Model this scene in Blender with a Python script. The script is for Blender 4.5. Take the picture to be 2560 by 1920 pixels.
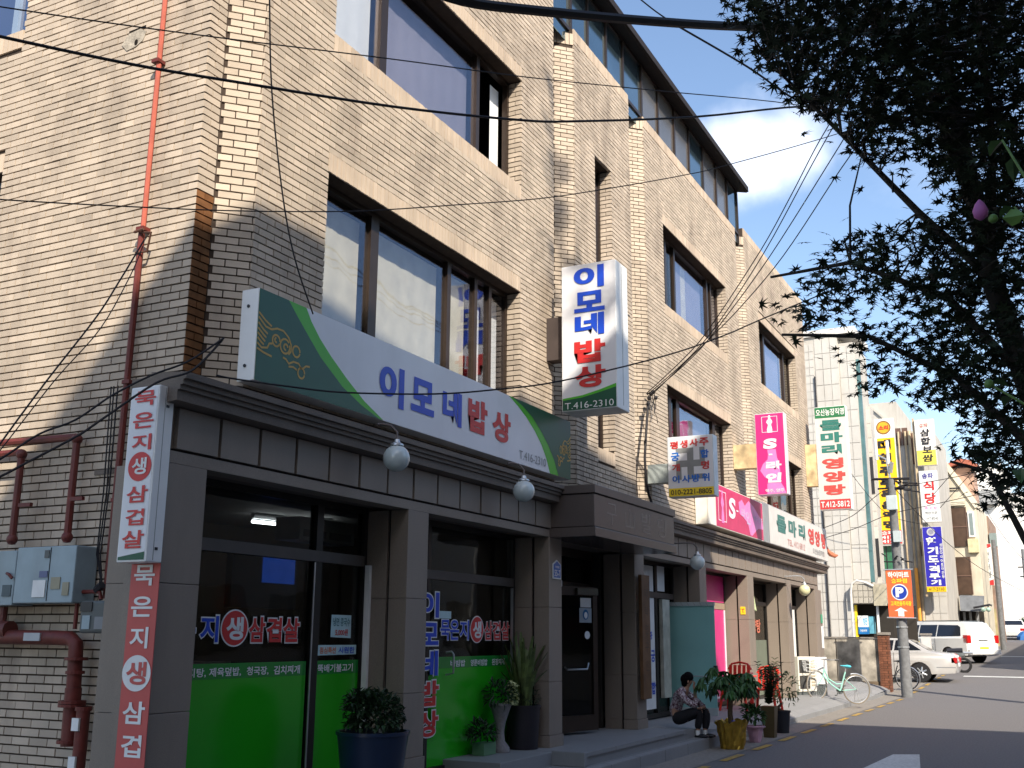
import bpy, bmesh, math, random
import numpy as np
from mathutils import Vector, Matrix, Euler
random.seed(7)
rng = np.random.default_rng(3)
scene = bpy.context.scene
for o in list(bpy.data.objects):
    bpy.data.objects.remove(o)
COL = scene.collection
R = math.radians

# ---------------------------------------------------------------- camera
cam_d = bpy.data.cameras.new('camera')
cam = bpy.data.objects.new('camera', cam_d)
COL.objects.link(cam)
cam_d.sensor_width = 36
cam_d.lens = 37.57
cam_d.clip_start = .05
cam_d.clip_end = 2000
cam_d.dof.use_dof = False
rx = Vector((0.454966, -0.890485, 0.006511))
dn = Vector((0.20731, 0.098803, -0.973273))
fw = Vector((0.866042, 0.444156, 0.229558))
m = Matrix((rx, -dn, -fw)).transposed().to_4x4()
m.translation = Vector((0, 0, 1.6))
cam.matrix_world = m
scene.camera = cam

# ---------------------------------------------------------------- sky, sun, exposure
SUN_EL, SUN_AZ = 38.0, 225.0
world = bpy.data.worlds.new('World')
scene.world = world
world.use_nodes = True
wn, wl = world.node_tree.nodes, world.node_tree.links
wn.clear()
sky = wn.new('ShaderNodeTexSky')
sky.sky_type = 'NISHITA'
sky.sun_disc = False
sky.sun_elevation = R(SUN_EL)
sky.sun_rotation = R(SUN_AZ)
sky.air_density = 1.0
sky.dust_density = 1.2
sky.ozone_density = 1.5
geo = wn.new('ShaderNodeTexCoord')
nz = wn.new('ShaderNodeTexNoise')
nz.inputs['Scale'].default_value = 3.2
nz.inputs['Detail'].default_value = 7
nz.inputs['Roughness'].default_value = .55
mp = wn.new('ShaderNodeMapping')
mp.inputs['Scale'].default_value = (1, 1, 2.3)
mp.inputs['Location'].default_value = (.55, .3, .1)
wl.new(geo.outputs['Generated'], mp.inputs['Vector'])
wl.new(mp.outputs['Vector'], nz.inputs['Vector'])
rmp = wn.new('ShaderNodeValToRGB')
rmp.color_ramp.elements[0].position = .54
rmp.color_ramp.elements[1].position = .80
wl.new(nz.outputs['Fac'], rmp.inputs['Fac'])
# one soft cumulus puff low over the street (a direction in the sky)
nd = wn.new('ShaderNodeVectorMath'); nd.operation = 'DISTANCE'
mp2 = wn.new('ShaderNodeMapping'); mp2.inputs['Scale'].default_value = (1, 1, 1.5)
nz2 = wn.new('ShaderNodeTexNoise'); nz2.inputs['Scale'].default_value = 16; nz2.inputs['Detail'].default_value = 5
wl.new(geo.outputs['Generated'], nz2.inputs['Vector'])
wl.new(geo.outputs['Generated'], mp2.inputs['Vector'])
wl.new(mp2.outputs['Vector'], nd.inputs[0])
CL = Vector((0.8819, 0.2091, 0.4225))
nd.inputs[1].default_value = (CL.x, CL.y, CL.z * 1.5)
ma = wn.new('ShaderNodeMath'); ma.operation = 'MULTIPLY_ADD'
ma.inputs[1].default_value = .10
wl.new(nz2.outputs['Fac'], ma.inputs[0]); wl.new(nd.outputs['Value'], ma.inputs[2])
mr = wn.new('ShaderNodeMapRange'); mr.interpolation_type = 'SMOOTHSTEP'
mr.inputs['From Min'].default_value = .135; mr.inputs['From Max'].default_value = .075
mr.inputs['To Min'].default_value = 0; mr.inputs['To Max'].default_value = .5
wl.new(ma.outputs[0], mr.inputs['Value'])
mx0 = wn.new('ShaderNodeMath'); mx0.operation = 'MULTIPLY'; mx0.inputs[1].default_value = .16
wl.new(rmp.outputs['Color'], mx0.inputs[0])
mxm = wn.new('ShaderNodeMath'); mxm.operation = 'MAXIMUM'
wl.new(mx0.outputs[0], mxm.inputs[0]); wl.new(mr.outputs['Result'], mxm.inputs[1])
cm = wn.new('ShaderNodeMixRGB'); cm.inputs['Color2'].default_value = (8.0, 8.1, 8.6, 1)
wl.new(mxm.outputs[0], cm.inputs['Fac']); wl.new(sky.outputs['Color'], cm.inputs['Color1'])
hs = wn.new('ShaderNodeHueSaturation'); hs.inputs['Saturation'].default_value = 1.0; hs.inputs['Value'].default_value = 1.0
wl.new(cm.outputs['Color'], hs.inputs['Color'])
bg = wn.new('ShaderNodeBackground'); bg.inputs['Strength'].default_value = .15
wo = wn.new('ShaderNodeOutputWorld')
wl.new(hs.outputs['Color'], bg.inputs['Color']); wl.new(bg.outputs['Background'], wo.inputs['Surface'])

sd = bpy.data.lights.new('sun', 'SUN')
sd.energy = 4.6
sd.angle = R(.55)
sd.color = (1, .90, .76)
sun = bpy.data.objects.new('sun', sd)
COL.objects.link(sun)
sdir = Vector((math.cos(R(SUN_EL)) * math.sin(R(SUN_AZ)), math.cos(R(SUN_EL)) * math.cos(R(SUN_AZ)), math.sin(R(SUN_EL))))
sun.rotation_euler = sdir.to_track_quat('Z', 'Y').to_euler()
sun.location = sdir * 60

scene.view_settings.view_transform = 'Standard'
scene.view_settings.look = 'None'
scene.view_settings.gamma = 1
scene.view_settings.use_curve_mapping = False
scene.view_settings.exposure = 0.75
scene.render.engine = 'CYCLES'
scene.cycles.max_bounces = 6
scene.cycles.transparent_max_bounces = 16
scene.cycles.use_denoising = True

# ---------------------------------------------------------------- materials
MATS = {}


def mat(name, col, rough=.6, metal=0., noise=.10, scale=6., bump=0., bscale=60., spec=.4, emit=None, estr=1., rnd=0., dirt=0., dcol=(.05, .045, .04), coat=0.):
    if name in MATS:
        return MATS[name]
    mt = bpy.data.materials.new(name)
    mt.use_nodes = True
    n, l = mt.node_tree.nodes, mt.node_tree.links
    b = n['Principled BSDF']
    b.inputs['Roughness'].default_value = rough
    b.inputs['Metallic'].default_value = metal
    b.inputs['Specular IOR Level'].default_value = spec
    if coat:
        b.inputs['Coat Weight'].default_value = coat
        b.inputs['Coat Roughness'].default_value = .05
    if emit:
        b.inputs['Emission Color'].default_value = (*emit, 1)
        b.inputs['Emission Strength'].default_value = estr
    tc = n.new('ShaderNodeTexCoord')
    nt = n.new('ShaderNodeTexNoise')
    nt.inputs['Scale'].default_value = scale
    nt.inputs['Detail'].default_value = 6
    l.new(tc.outputs['Object'], nt.inputs['Vector'])
    mr = n.new('ShaderNodeMapRange')
    mr.inputs['From Min'].default_value = .25
    mr.inputs['From Max'].default_value = .75
    mr.inputs['To Min'].default_value = 1 - noise
    mr.inputs['To Max'].default_value = 1 + noise
    l.new(nt.outputs['Fac'], mr.inputs['Value'])
    fac = mr.outputs['Result']
    if rnd:
        g = n.new('ShaderNodeNewGeometry')
        oi = n.new('ShaderNodeObjectInfo')
        ad = n.new('ShaderNodeMath'); ad.operation = 'ADD'
        l.new(g.outputs['Random Per Island'], ad.inputs[0]); l.new(oi.outputs['Random'], ad.inputs[1])
        fr = n.new('ShaderNodeMath'); fr.operation = 'FRACT'
        l.new(ad.outputs[0], fr.inputs[0])
        m2 = n.new('ShaderNodeMapRange')
        m2.inputs['To Min'].default_value = 1 - rnd; m2.inputs['To Max'].default_value = 1 + rnd
        l.new(fr.outputs[0], m2.inputs['Value'])
        mu = n.new('ShaderNodeMath'); mu.operation = 'MULTIPLY'
        l.new(fac, mu.inputs[0]); l.new(m2.outputs['Result'], mu.inputs[1])
        fac = mu.outputs[0]
    vm = n.new('ShaderNodeVectorMath'); vm.operation = 'SCALE'
    vm.inputs[0].default_value = col
    l.new(fac, vm.inputs['Scale'])
    out = vm.outputs['Vector']
    if dirt:
        n3 = n.new('ShaderNodeTexNoise'); n3.inputs['Scale'].default_value = 1.1; n3.inputs['Detail'].default_value = 8; n3.inputs['Roughness'].default_value = .65
        mp = n.new('ShaderNodeMapping'); mp.inputs['Scale'].default_value = (1.6, 1.6, .45)
        g2 = n.new('ShaderNodeNewGeometry')
        l.new(g2.outputs['Position'], mp.inputs['Vector']); l.new(mp.outputs['Vector'], n3.inputs['Vector'])
        m3 = n.new('ShaderNodeMapRange'); m3.inputs['From Min'].default_value = .48; m3.inputs['From Max'].default_value = .78
        m3.inputs['To Max'].default_value = dirt
        l.new(n3.outputs['Fac'], m3.inputs['Value'])
        mx = n.new('ShaderNodeMixRGB'); mx.inputs['Color2'].default_value = (*dcol, 1)
        l.new(m3.outputs['Result'], mx.inputs['Fac']); l.new(out, mx.inputs['Color1'])
        out = mx.outputs['Color']
    l.new(out, b.inputs['Base Color'])
    if bump:
        nb = n.new('ShaderNodeTexNoise'); nb.inputs['Scale'].default_value = bscale; nb.inputs['Detail'].default_value = 4
        l.new(tc.outputs['Object'], nb.inputs['Vector'])
        bp = n.new('ShaderNodeBump'); bp.inputs['Strength'].default_value = bump; bp.inputs['Distance'].default_value = .01
        l.new(nb.outputs['Fac'], bp.inputs['Height']); l.new(bp.outputs['Normal'], b.inputs['Normal'])
    MATS[name] = mt
    return mt


def glass(name, tint=(.5, .55, .55), refl=(.9, .95, 1), base=.08, rough=.02):
    if name in MATS:
        return MATS[name]
    mt = bpy.data.materials.new(name)
    mt.use_nodes = True
    n, l = mt.node_tree.nodes, mt.node_tree.links
    n.clear()
    tr = n.new('ShaderNodeBsdfTransparent'); tr.inputs['Color'].default_value = (*tint, 1)
    gl = n.new('ShaderNodeBsdfGlossy'); gl.inputs['Roughness'].default_value = rough; gl.inputs['Color'].default_value = (*refl, 1)
    lw = n.new('ShaderNodeLayerWeight'); lw.inputs['Blend'].default_value = .5
    fr = n.new('ShaderNodeMath'); fr.operation = 'POWER'; fr.inputs[1].default_value = 4.0
    l.new(lw.outputs['Facing'], fr.inputs[0])
    ad = n.new('ShaderNodeMath'); ad.operation = 'MULTIPLY_ADD'; ad.use_clamp = True; ad.inputs[1].default_value = 1 - base; ad.inputs[2].default_value = base
    # slight waviness so panes do not mirror like a computer plane
    tc = n.new('ShaderNodeTexCoord'); nb = n.new('ShaderNodeTexNoise'); nb.inputs['Scale'].default_value = 1.3
    bp = n.new('ShaderNodeBump'); bp.inputs['Strength'].default_value = .12; bp.inputs['Distance'].default_value = .05
    l.new(tc.outputs['Object'], nb.inputs['Vector']); l.new(nb.outputs['Fac'], bp.inputs['Height']); l.new(bp.outputs['Normal'], gl.inputs['Normal'])
    l.new(fr.outputs[0], ad.inputs[0])
    mx = n.new('ShaderNodeMixShader')
    l.new(ad.outputs[0], mx.inputs[0]); l.new(tr.outputs[0], mx.inputs[1]); l.new(gl.outputs[0], mx.inputs[2])
    o = n.new('ShaderNodeOutputMaterial'); l.new(mx.outputs[0], o.inputs['Surface'])
    MATS[name] = mt
    return mt


M_BRICK = mat('brick_cream', (.46, .385, .305), .85, noise=.12, scale=2.5, rnd=.12, bump=.25, bscale=90, dirt=.62, dcol=(.12, .095, .08), spec=.2)
M_MORTAR = mat('mortar', (.06, .045, .036), .95, noise=.2, scale=14, spec=.1)
M_SOLDIER = mat('brick_soldier', (.50, .405, .31), .85, noise=.12, scale=3, rnd=.07, dirt=.4, dcol=(.16, .12, .1), spec=.2)
M_RUST = mat('brick_rust', (.17, .075, .03), .9, noise=.5, scale=7, rnd=.12, dirt=.6, dcol=(.20, .13, .06), spec=.2)
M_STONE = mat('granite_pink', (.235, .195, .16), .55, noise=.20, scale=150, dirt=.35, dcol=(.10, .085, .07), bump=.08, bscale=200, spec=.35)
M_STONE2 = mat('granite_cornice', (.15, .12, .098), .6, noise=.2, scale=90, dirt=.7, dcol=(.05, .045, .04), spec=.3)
M_CANOPY = mat('granite_polished', (.105, .085, .076), .25, noise=.12, scale=120, dirt=.25, spec=.55)
M_STEP = mat('granite_grey', (.24, .245, .25), .5, noise=.12, scale=140, dirt=.25, dcol=(.1, .1, .1), spec=.4)
M_GAP = mat('gap_dark', (.02, .017, .015), .95, spec=.05)
M_BROWNAL = mat('bronze_aluminium', (.045, .030, .022), .35, .5, spec=.5)
M_DARKAL = mat('dark_aluminium', (.03, .028, .026), .35, .4)
M_WHITE = mat('white_enamel', (.78, .79, .78), .4, noise=.04, dirt=.12, dcol=(.4, .38, .33))
M_ACRYL = mat('white_acrylic', (.70, .71, .74), .32, noise=.05, scale=2, dirt=.22, dcol=(.42, .42, .42))
M_ALUM = mat('aluminium', (.55, .57, .58), .35, .7, noise=.08)
M_DKGREEN = mat('print_dark_green', (.010, .085, .045), .35, noise=.06)
M_LTGREEN = mat('print_light_green', (.07, .42, .02), .35, noise=.05)
M_BLUE = mat('print_blue', (.008, .06, .50), .35, noise=.04)
M_RED = mat('print_red', (.55, .03, .03), .35, noise=.04)
M_REDW = mat('print_brick_red', (.50, .09, .08), .5, noise=.06)
M_GOLD = mat('print_gold', (.50, .30, .045), .4, noise=.06)
M_BLACK = mat('print_black', (.02, .02, .025), .4)
M_GREYP = mat('print_grey', (.24, .25, .25), .45)
M_PINK = mat('print_magenta', (.60, .03, .20), .35, noise=.06, scale=2)
M_LPINK = mat('print_light_pink', (.80, .22, .52), .35)
M_WPINK = mat('print_white_pink', (.85, .72, .78), .4)
M_YEL = mat('print_yellow', (.85, .62, .03), .4)
M_GREENFILM = mat('green_film', (.02, .36, .012), .16, noise=.05, scale=1.5, spec=.6)
M_GREENFILM2 = mat('green_film_band', (.015, .23, .035), .16, noise=.05, spec=.6)
M_DTEXT = mat('print_teal', (.05, .17, .15), .45)
M_OFFW = mat('print_offwhite', (.60, .58, .55), .5, noise=.06, dirt=.2, dcol=(.35, .3, .27))
M_REDPIPE = mat('red_oxide_pipe', (.13, .022, .016), .55, noise=.25, scale=14, dirt=.4)
M_LREDPIPE = mat('faded_red_pipe', (.40, .095, .06), .6, noise=.18, scale=9)
M_GREYBOX = mat('grey_blue_enamel', (.28, .36, .40), .45, noise=.1, dirt=.35, dcol=(.12, .12, .1))
M_METER = mat('meter_grey', (.09, .10, .10), .5)
M_CURTAIN = mat('curtain_cream', (.62, .58, .46), .9, noise=.12, scale=5)
M_BLIND = mat('blind_lavender', (.27, .26, .32), .9, noise=.12, scale=1.2)
M_CURTW = mat('curtain_white', (.82, .84, .84), .9, noise=.04)
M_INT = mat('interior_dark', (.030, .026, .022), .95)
M_INTF = mat('interior_floor', (.06, .045, .035), .5)
M_ASPH = mat('asphalt', (.15, .143, .143), .85, noise=.22, scale=30, bump=.5, bscale=180, dirt=.30, dcol=(.15, .145, .14), spec=.25)
M_CONC = mat('gutter_concrete', (.24, .22, .195), .9, noise=.2, scale=20, bump=.3, dirt=.3, dcol=(.1, .09, .08), spec=.2)
M_PAVE = mat('paving_grey', (.24, .24, .24), .75, noise=.14, scale=60, dirt=.3, dcol=(.13, .125, .12), rnd=.05, spec=.3)
M_YLINE = mat('worn_yellow_paint', (.40, .25, .05), .8, noise=.35, scale=25, dirt=.8, dcol=(.13, .12, .11))
M_WLINE = mat('worn_white_paint', (.55, .56, .54), .8, noise=.25, scale=25, dirt=.45, dcol=(.2, .2, .2))
M_CABLE = mat('cable_black', (.015, .014, .017), .6, spec=.3)
M_GLOBE = mat('opal_glass', (.50, .56, .55), .15, noise=.03, spec=.6, coat=.5)
M_GLOBEY = mat('opal_glass_yellowed', (.62, .60, .36), .15, noise=.03, spec=.6, coat=.5)
M_LEAF = mat('maple_leaf', (.013, .021, .009), .65, noise=.3, scale=9, rnd=.45, spec=.25)
M_BARK = mat('bark', (.04, .033, .028), .9, noise=.3, scale=20, bump=.6)
M_LEAF2 = mat('pot_leaf', (.035, .095, .022), .5, noise=.3, scale=12, rnd=.4, spec=.4)
M_LEAF3 = mat('dark_pot_leaf', (.022, .05, .018), .5, noise=.3, scale=12, rnd=.4, spec=.4)
M_LEAF4 = mat('young_green_leaf', (.13, .26, .04), .5, noise=.25, scale=12, rnd=.3, spec=.4)
M_CREAM = mat('cream_flower', (.60, .62, .34), .6, rnd=.2)
M_TILEW = mat('white_tile', (.48, .465, .43), .45, noise=.10, scale=1.3, dirt=.35, dcol=(.33, .28, .22), rnd=.04)
M_TILEJ = mat('tile_joint', (.20, .18, .155), .9)
M_GLASS = glass('window_glass', (.90, .91, .92), (.75, .78, .9), base=.07)
M_GLASSD = glass('dark_glass', (.80, .82, .82), (.5, .5, .5), base=.025)
M_GLASSB = glass('reflective_tinted_glass', (.12, .14, .15), (.62, .66, .80), base=.50, rough=.05)
M_PENT = mat('mirror_glass_blue', (.17, .27, .33), .10, .9, noise=.18, scale=1.2)
M_PENTG = mat('mirror_glass_grey', (.20, .19, .18), .22, .6, noise=.15, scale=1.2)


# ---------------------------------------------------------------- mesh builder
def world_loc(o):
    p = Vector((0, 0, 0))
    while o is not None:
        p += o.location
        o = o.parent
    return p


class MB:
    def __init__(s):
        s.v, s.f = [], []

    def poly(s, pts):
        b = len(s.v)
        s.v += [tuple(p) for p in pts]
        s.f.append(tuple(range(b, b + len(pts))))
        return s

    def box(s, x0, x1, y0, y1, z0, z1):
        b = len(s.v)
        s.v += [(x0, y0, z0), (x1, y0, z0), (x1, y1, z0), (x0, y1, z0), (x0, y0, z1), (x1, y0, z1), (x1, y1, z1), (x0, y1, z1)]
        s.f += [(b, b + 3, b + 2, b + 1), (b + 4, b + 5, b + 6, b + 7), (b, b + 1, b + 5, b + 4), (b + 1, b + 2, b + 6, b + 5), (b + 2, b + 3, b + 7, b + 6), (b + 3, b, b + 4, b + 7)]
        return s

    def ext(s, pts, vec):
        b = len(s.v); n = len(pts)
        vec = Vector(vec)
        s.v += [tuple(p) for p in pts] + [tuple(Vector(p) + vec) for p in pts]
        s.f.append(tuple(range(b, b + n)))
        s.f.append(tuple(range(b + 2 * n - 1, b + n - 1, -1)))
        for i in range(n):
            j = (i + 1) % n
            s.f.append((b + j, b + i, b + n + i, b + n + j))
        return s

    def tube(s, path, r, n=8, closed=False):
        path = [Vector(p) for p in path]
        k = len(path)
        rr = r if isinstance(r, (list, tuple)) else [r] * k
        b = len(s.v)
        up = None
        for i, p in enumerate(path):
            a = path[(i - 1) % k] if (closed or i > 0) else p
            c = path[(i + 1) % k] if (closed or i < k - 1) else p
            d = (c - a).normalized()
            if up is None:
                up = Vector((0, 0, 1)) if abs(d.z) < .9 else Vector((1, 0, 0))
            u = d.cross(up).normalized()
            w = u.cross(d).normalized()
            up = w
            for j in range(n):
                t = 2 * math.pi * j / n
                s.v.append(tuple(p + (u * math.cos(t) + w * math.sin(t)) * rr[i]))
        for i in range(k if closed else k - 1):
            i2 = (i + 1) % k
            for j in range(n):
                j2 = (j + 1) % n
                s.f.append((b + i * n + j, b + i * n + j2, b + i2 * n + j2, b + i2 * n + j))
        if not closed:
            s.f.append(tuple(range(b + n - 1, b - 1, -1)))
            s.f.append(tuple(range(b + (k - 1) * n, b + k * n)))
        return s

    def lathe(s, prof, c, n=20, axis='z', jit=0):
        b = len(s.v)
        for (r, h) in prof:
            for j in range(n):
                t = 2 * math.pi * j / n
                q = r * (1 + (random.uniform(-jit, jit) if jit else 0))
                a, d = q * math.cos(t), q * math.sin(t)
                if axis == 'z':
                    s.v.append((c[0] + a, c[1] + d, c[2] + h))
                elif axis == 'x':
                    s.v.append((c[0] + h, c[1] + a, c[2] + d))
                else:
                    s.v.append((c[0] + a, c[1] + h, c[2] + d))
        for i in range(len(prof) - 1):
            for j in range(n):
                j2 = (j + 1) % n
                s.f.append((b + i * n + j, b + i * n + j2, b + (i + 1) * n + j2, b + (i + 1) * n + j))
        s.f.append(tuple(range(b + n - 1, b - 1, -1)))
        s.f.append(tuple(range(b + (len(prof) - 1) * n, b + len(prof) * n)))
        return s

    def ball(s, c, r, nu=20, nv=12, sc=(1, 1, 1)):
        pr = []
        b = len(s.v)
        s.lathe([(max(1e-4, r * math.sin(math.pi * i / nv)), -r * math.cos(math.pi * i / nv)) for i in range(nv + 1)], (0, 0, 0), nu)
        for i in range(b, len(s.v)):
            x, y, z = s.v[i]
            s.v[i] = (c[0] + x * sc[0], c[1] + y * sc[1], c[2] + z * sc[2])
        return s

    def xf(s, fn, b=0):
        for i in range(b, len(s.v)):
            s.v[i] = tuple(fn(Vector(s.v[i])))
        return s

    def build(s, name, mt, parent=None, smooth=False, label=None, cat=None, group=None, kind=None, origin=None, bevel=0):
        me = bpy.data.meshes.new(name)
        if parent is not None:
            off = world_loc(parent)
            loc = Vector((0, 0, 0))
        elif origin is not None:
            off = Vector(origin); loc = off
        else:
            a = np.array(s.v) if s.v else np.zeros((1, 3))
            off = Vector(((a[:, 0].min() + a[:, 0].max()) / 2, (a[:, 1].min() + a[:, 1].max()) / 2, a[:, 2].min())) if cat else Vector((0, 0, 0))
            loc = off
        me.from_pydata([(v[0] - off.x, v[1] - off.y, v[2] - off.z) for v in s.v], [], s.f)
        me.materials.append(mt)
        if smooth:
            for p in me.polygons:
                p.use_smooth = True
            me.set_sharp_from_angle(angle=R(42))
        o = bpy.data.objects.new(name, me)
        COL.objects.link(o)
        o.location = loc
        o.parent = parent
        if bevel:
            bm = o.modifiers.new('bevel', 'BEVEL'); bm.width = bevel; bm.segments = 2; bm.limit_method = 'ANGLE'
        props(o, label, cat, group, kind)
        return o


def props(o, label=None, cat=None, group=None, kind=None):
    if label: o['label'] = label
    if cat: o['category'] = cat
    if group: o['group'] = group
    if kind: o['kind'] = kind
    return o


def thing(name, label, cat, loc, group=None):
    o = bpy.data.objects.new(name, None)
    COL.objects.link(o)
    o.location = loc
    o.empty_display_size = .1
    return props(o, label, cat, group)


def copy_tree(o, parent=None):
    c = o.copy()
    COL.objects.link(c)
    c.parent = parent
    for ch in list(o.children):
        copy_tree(ch, c)
    return c


def bx(name, mt, parent, x0, x1, y0, y1, z0, z1, **k):
    return MB().box(x0, x1, y0, y1, z0, z1).build(name, mt, parent, **k)


# ---------------------------------------------------------------- lettering
GL = {}
JOBS = []


def glyphs_now():
    """make every needed string as a curve at once, read the outlines, then fill the waiting meshes"""
    keys = sorted({(j[1], j[2]) for j in JOBS})
    tmp = {}
    for s, bold in keys:
        c = bpy.data.curves.new('t', 'FONT')
        c.body = s
        c.offset = bold
        c.resolution_u = 5
        o = bpy.data.objects.new('t', c)
        COL.objects.link(o)
        tmp[(s, bold)] = o
    dg = bpy.context.evaluated_depsgraph_get()
    for k, o in tmp.items():
        me = bpy.data.meshes.new_from_object(o.evaluated_get(dg))
        v = np.array([(p.co.x, p.co.y) for p in me.vertices])
        mn, mxx = v.min(0), v.max(0)
        GL[k] = ((v - mn) / np.maximum(mxx - mn, 1e-6), [tuple(p.vertices) for p in me.polygons])
        bpy.data.meshes.remove(me)
    for o in tmp.values():
        c = o.data
        bpy.data.objects.remove(o)
        bpy.data.curves.remove(c)
    for (me, s, bold, u0, u1, v0, v1, O, ux, uz, slant) in JOBS:
        v, f = GL[(s, bold)]
        me.from_pydata([tuple(O + ux * (u0 + a * (u1 - u0) + slant * (c - .5) * (v1 - v0)) + uz * (v0 + c * (v1 - v0))) for a, c in v], [], f)
        me.update()


def letters(parent, cells, O, ux, uz, off, mt, bold=.02, pad=0., name=None, slant=0.):
    """cells: (string, u0, u1, v0, v1) in metres from O along ux and uz; off = vector in front of the board"""
    O, ux, uz, off = Vector(O), Vector(ux), Vector(uz), Vector(off)
    base = O + off - world_loc(parent)
    for s, u0, u1, v0, v1 in cells:
        u0, u1, v0, v1 = min(u0, u1) - pad, max(u0, u1) + pad, min(v0, v1) - pad, max(v0, v1) + pad
        nm = name or ('letter' if len(s) == 1 else 'lettering')
        me = bpy.data.meshes.new(nm)
        me.materials.append(mt)
        o = bpy.data.objects.new(nm, me)
        COL.objects.link(o)
        o.parent = parent
        JOBS.append((me, s, bold, u0, u1, v0, v1, base, ux, uz, slant))


def flat(parent, name, pts, mt):
    return MB().poly(pts).build(name, mt, parent)


def disc(c, r, ux, uz, n=32, rz=None):
    c, ux, uz = Vector(c), Vector(ux), Vector(uz)
    rz = rz or r
    return [tuple(c + ux * r * math.cos(2 * math.pi * i / n) + uz * rz * math.sin(2 * math.pi * i / n)) for i in range(n)]


def ribbon(path, w, ux, uz, O, off):
    """flat stroke of width w along a 2-D path in the plane O, ux, uz"""
    mb = MB()
    O, ux, uz, off = Vector(O), Vector(ux), Vector(uz), Vector(off)
    P = [Vector(p) for p in path]
    L, Rr = [], []
    for i, p in enumerate(P):
        d = (P[min(i + 1, len(P) - 1)] - P[max(i - 1, 0)]).normalized()
        nrm = Vector((-d.y, d.x)) * w / 2
        L.append(p + nrm); Rr.append(p - nrm)
    for q in L + Rr:
        mb.v.append(tuple(O + ux * q.x + uz * q.y + off))
    n = len(P)
    for i in range(n - 1):
        mb.f.append((i, i + 1, n + i + 1, n + i))
    return mb


XN, YN, ZP = (-1, 0, 0), (0, -1, 0), (0, 0, 1)

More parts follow.
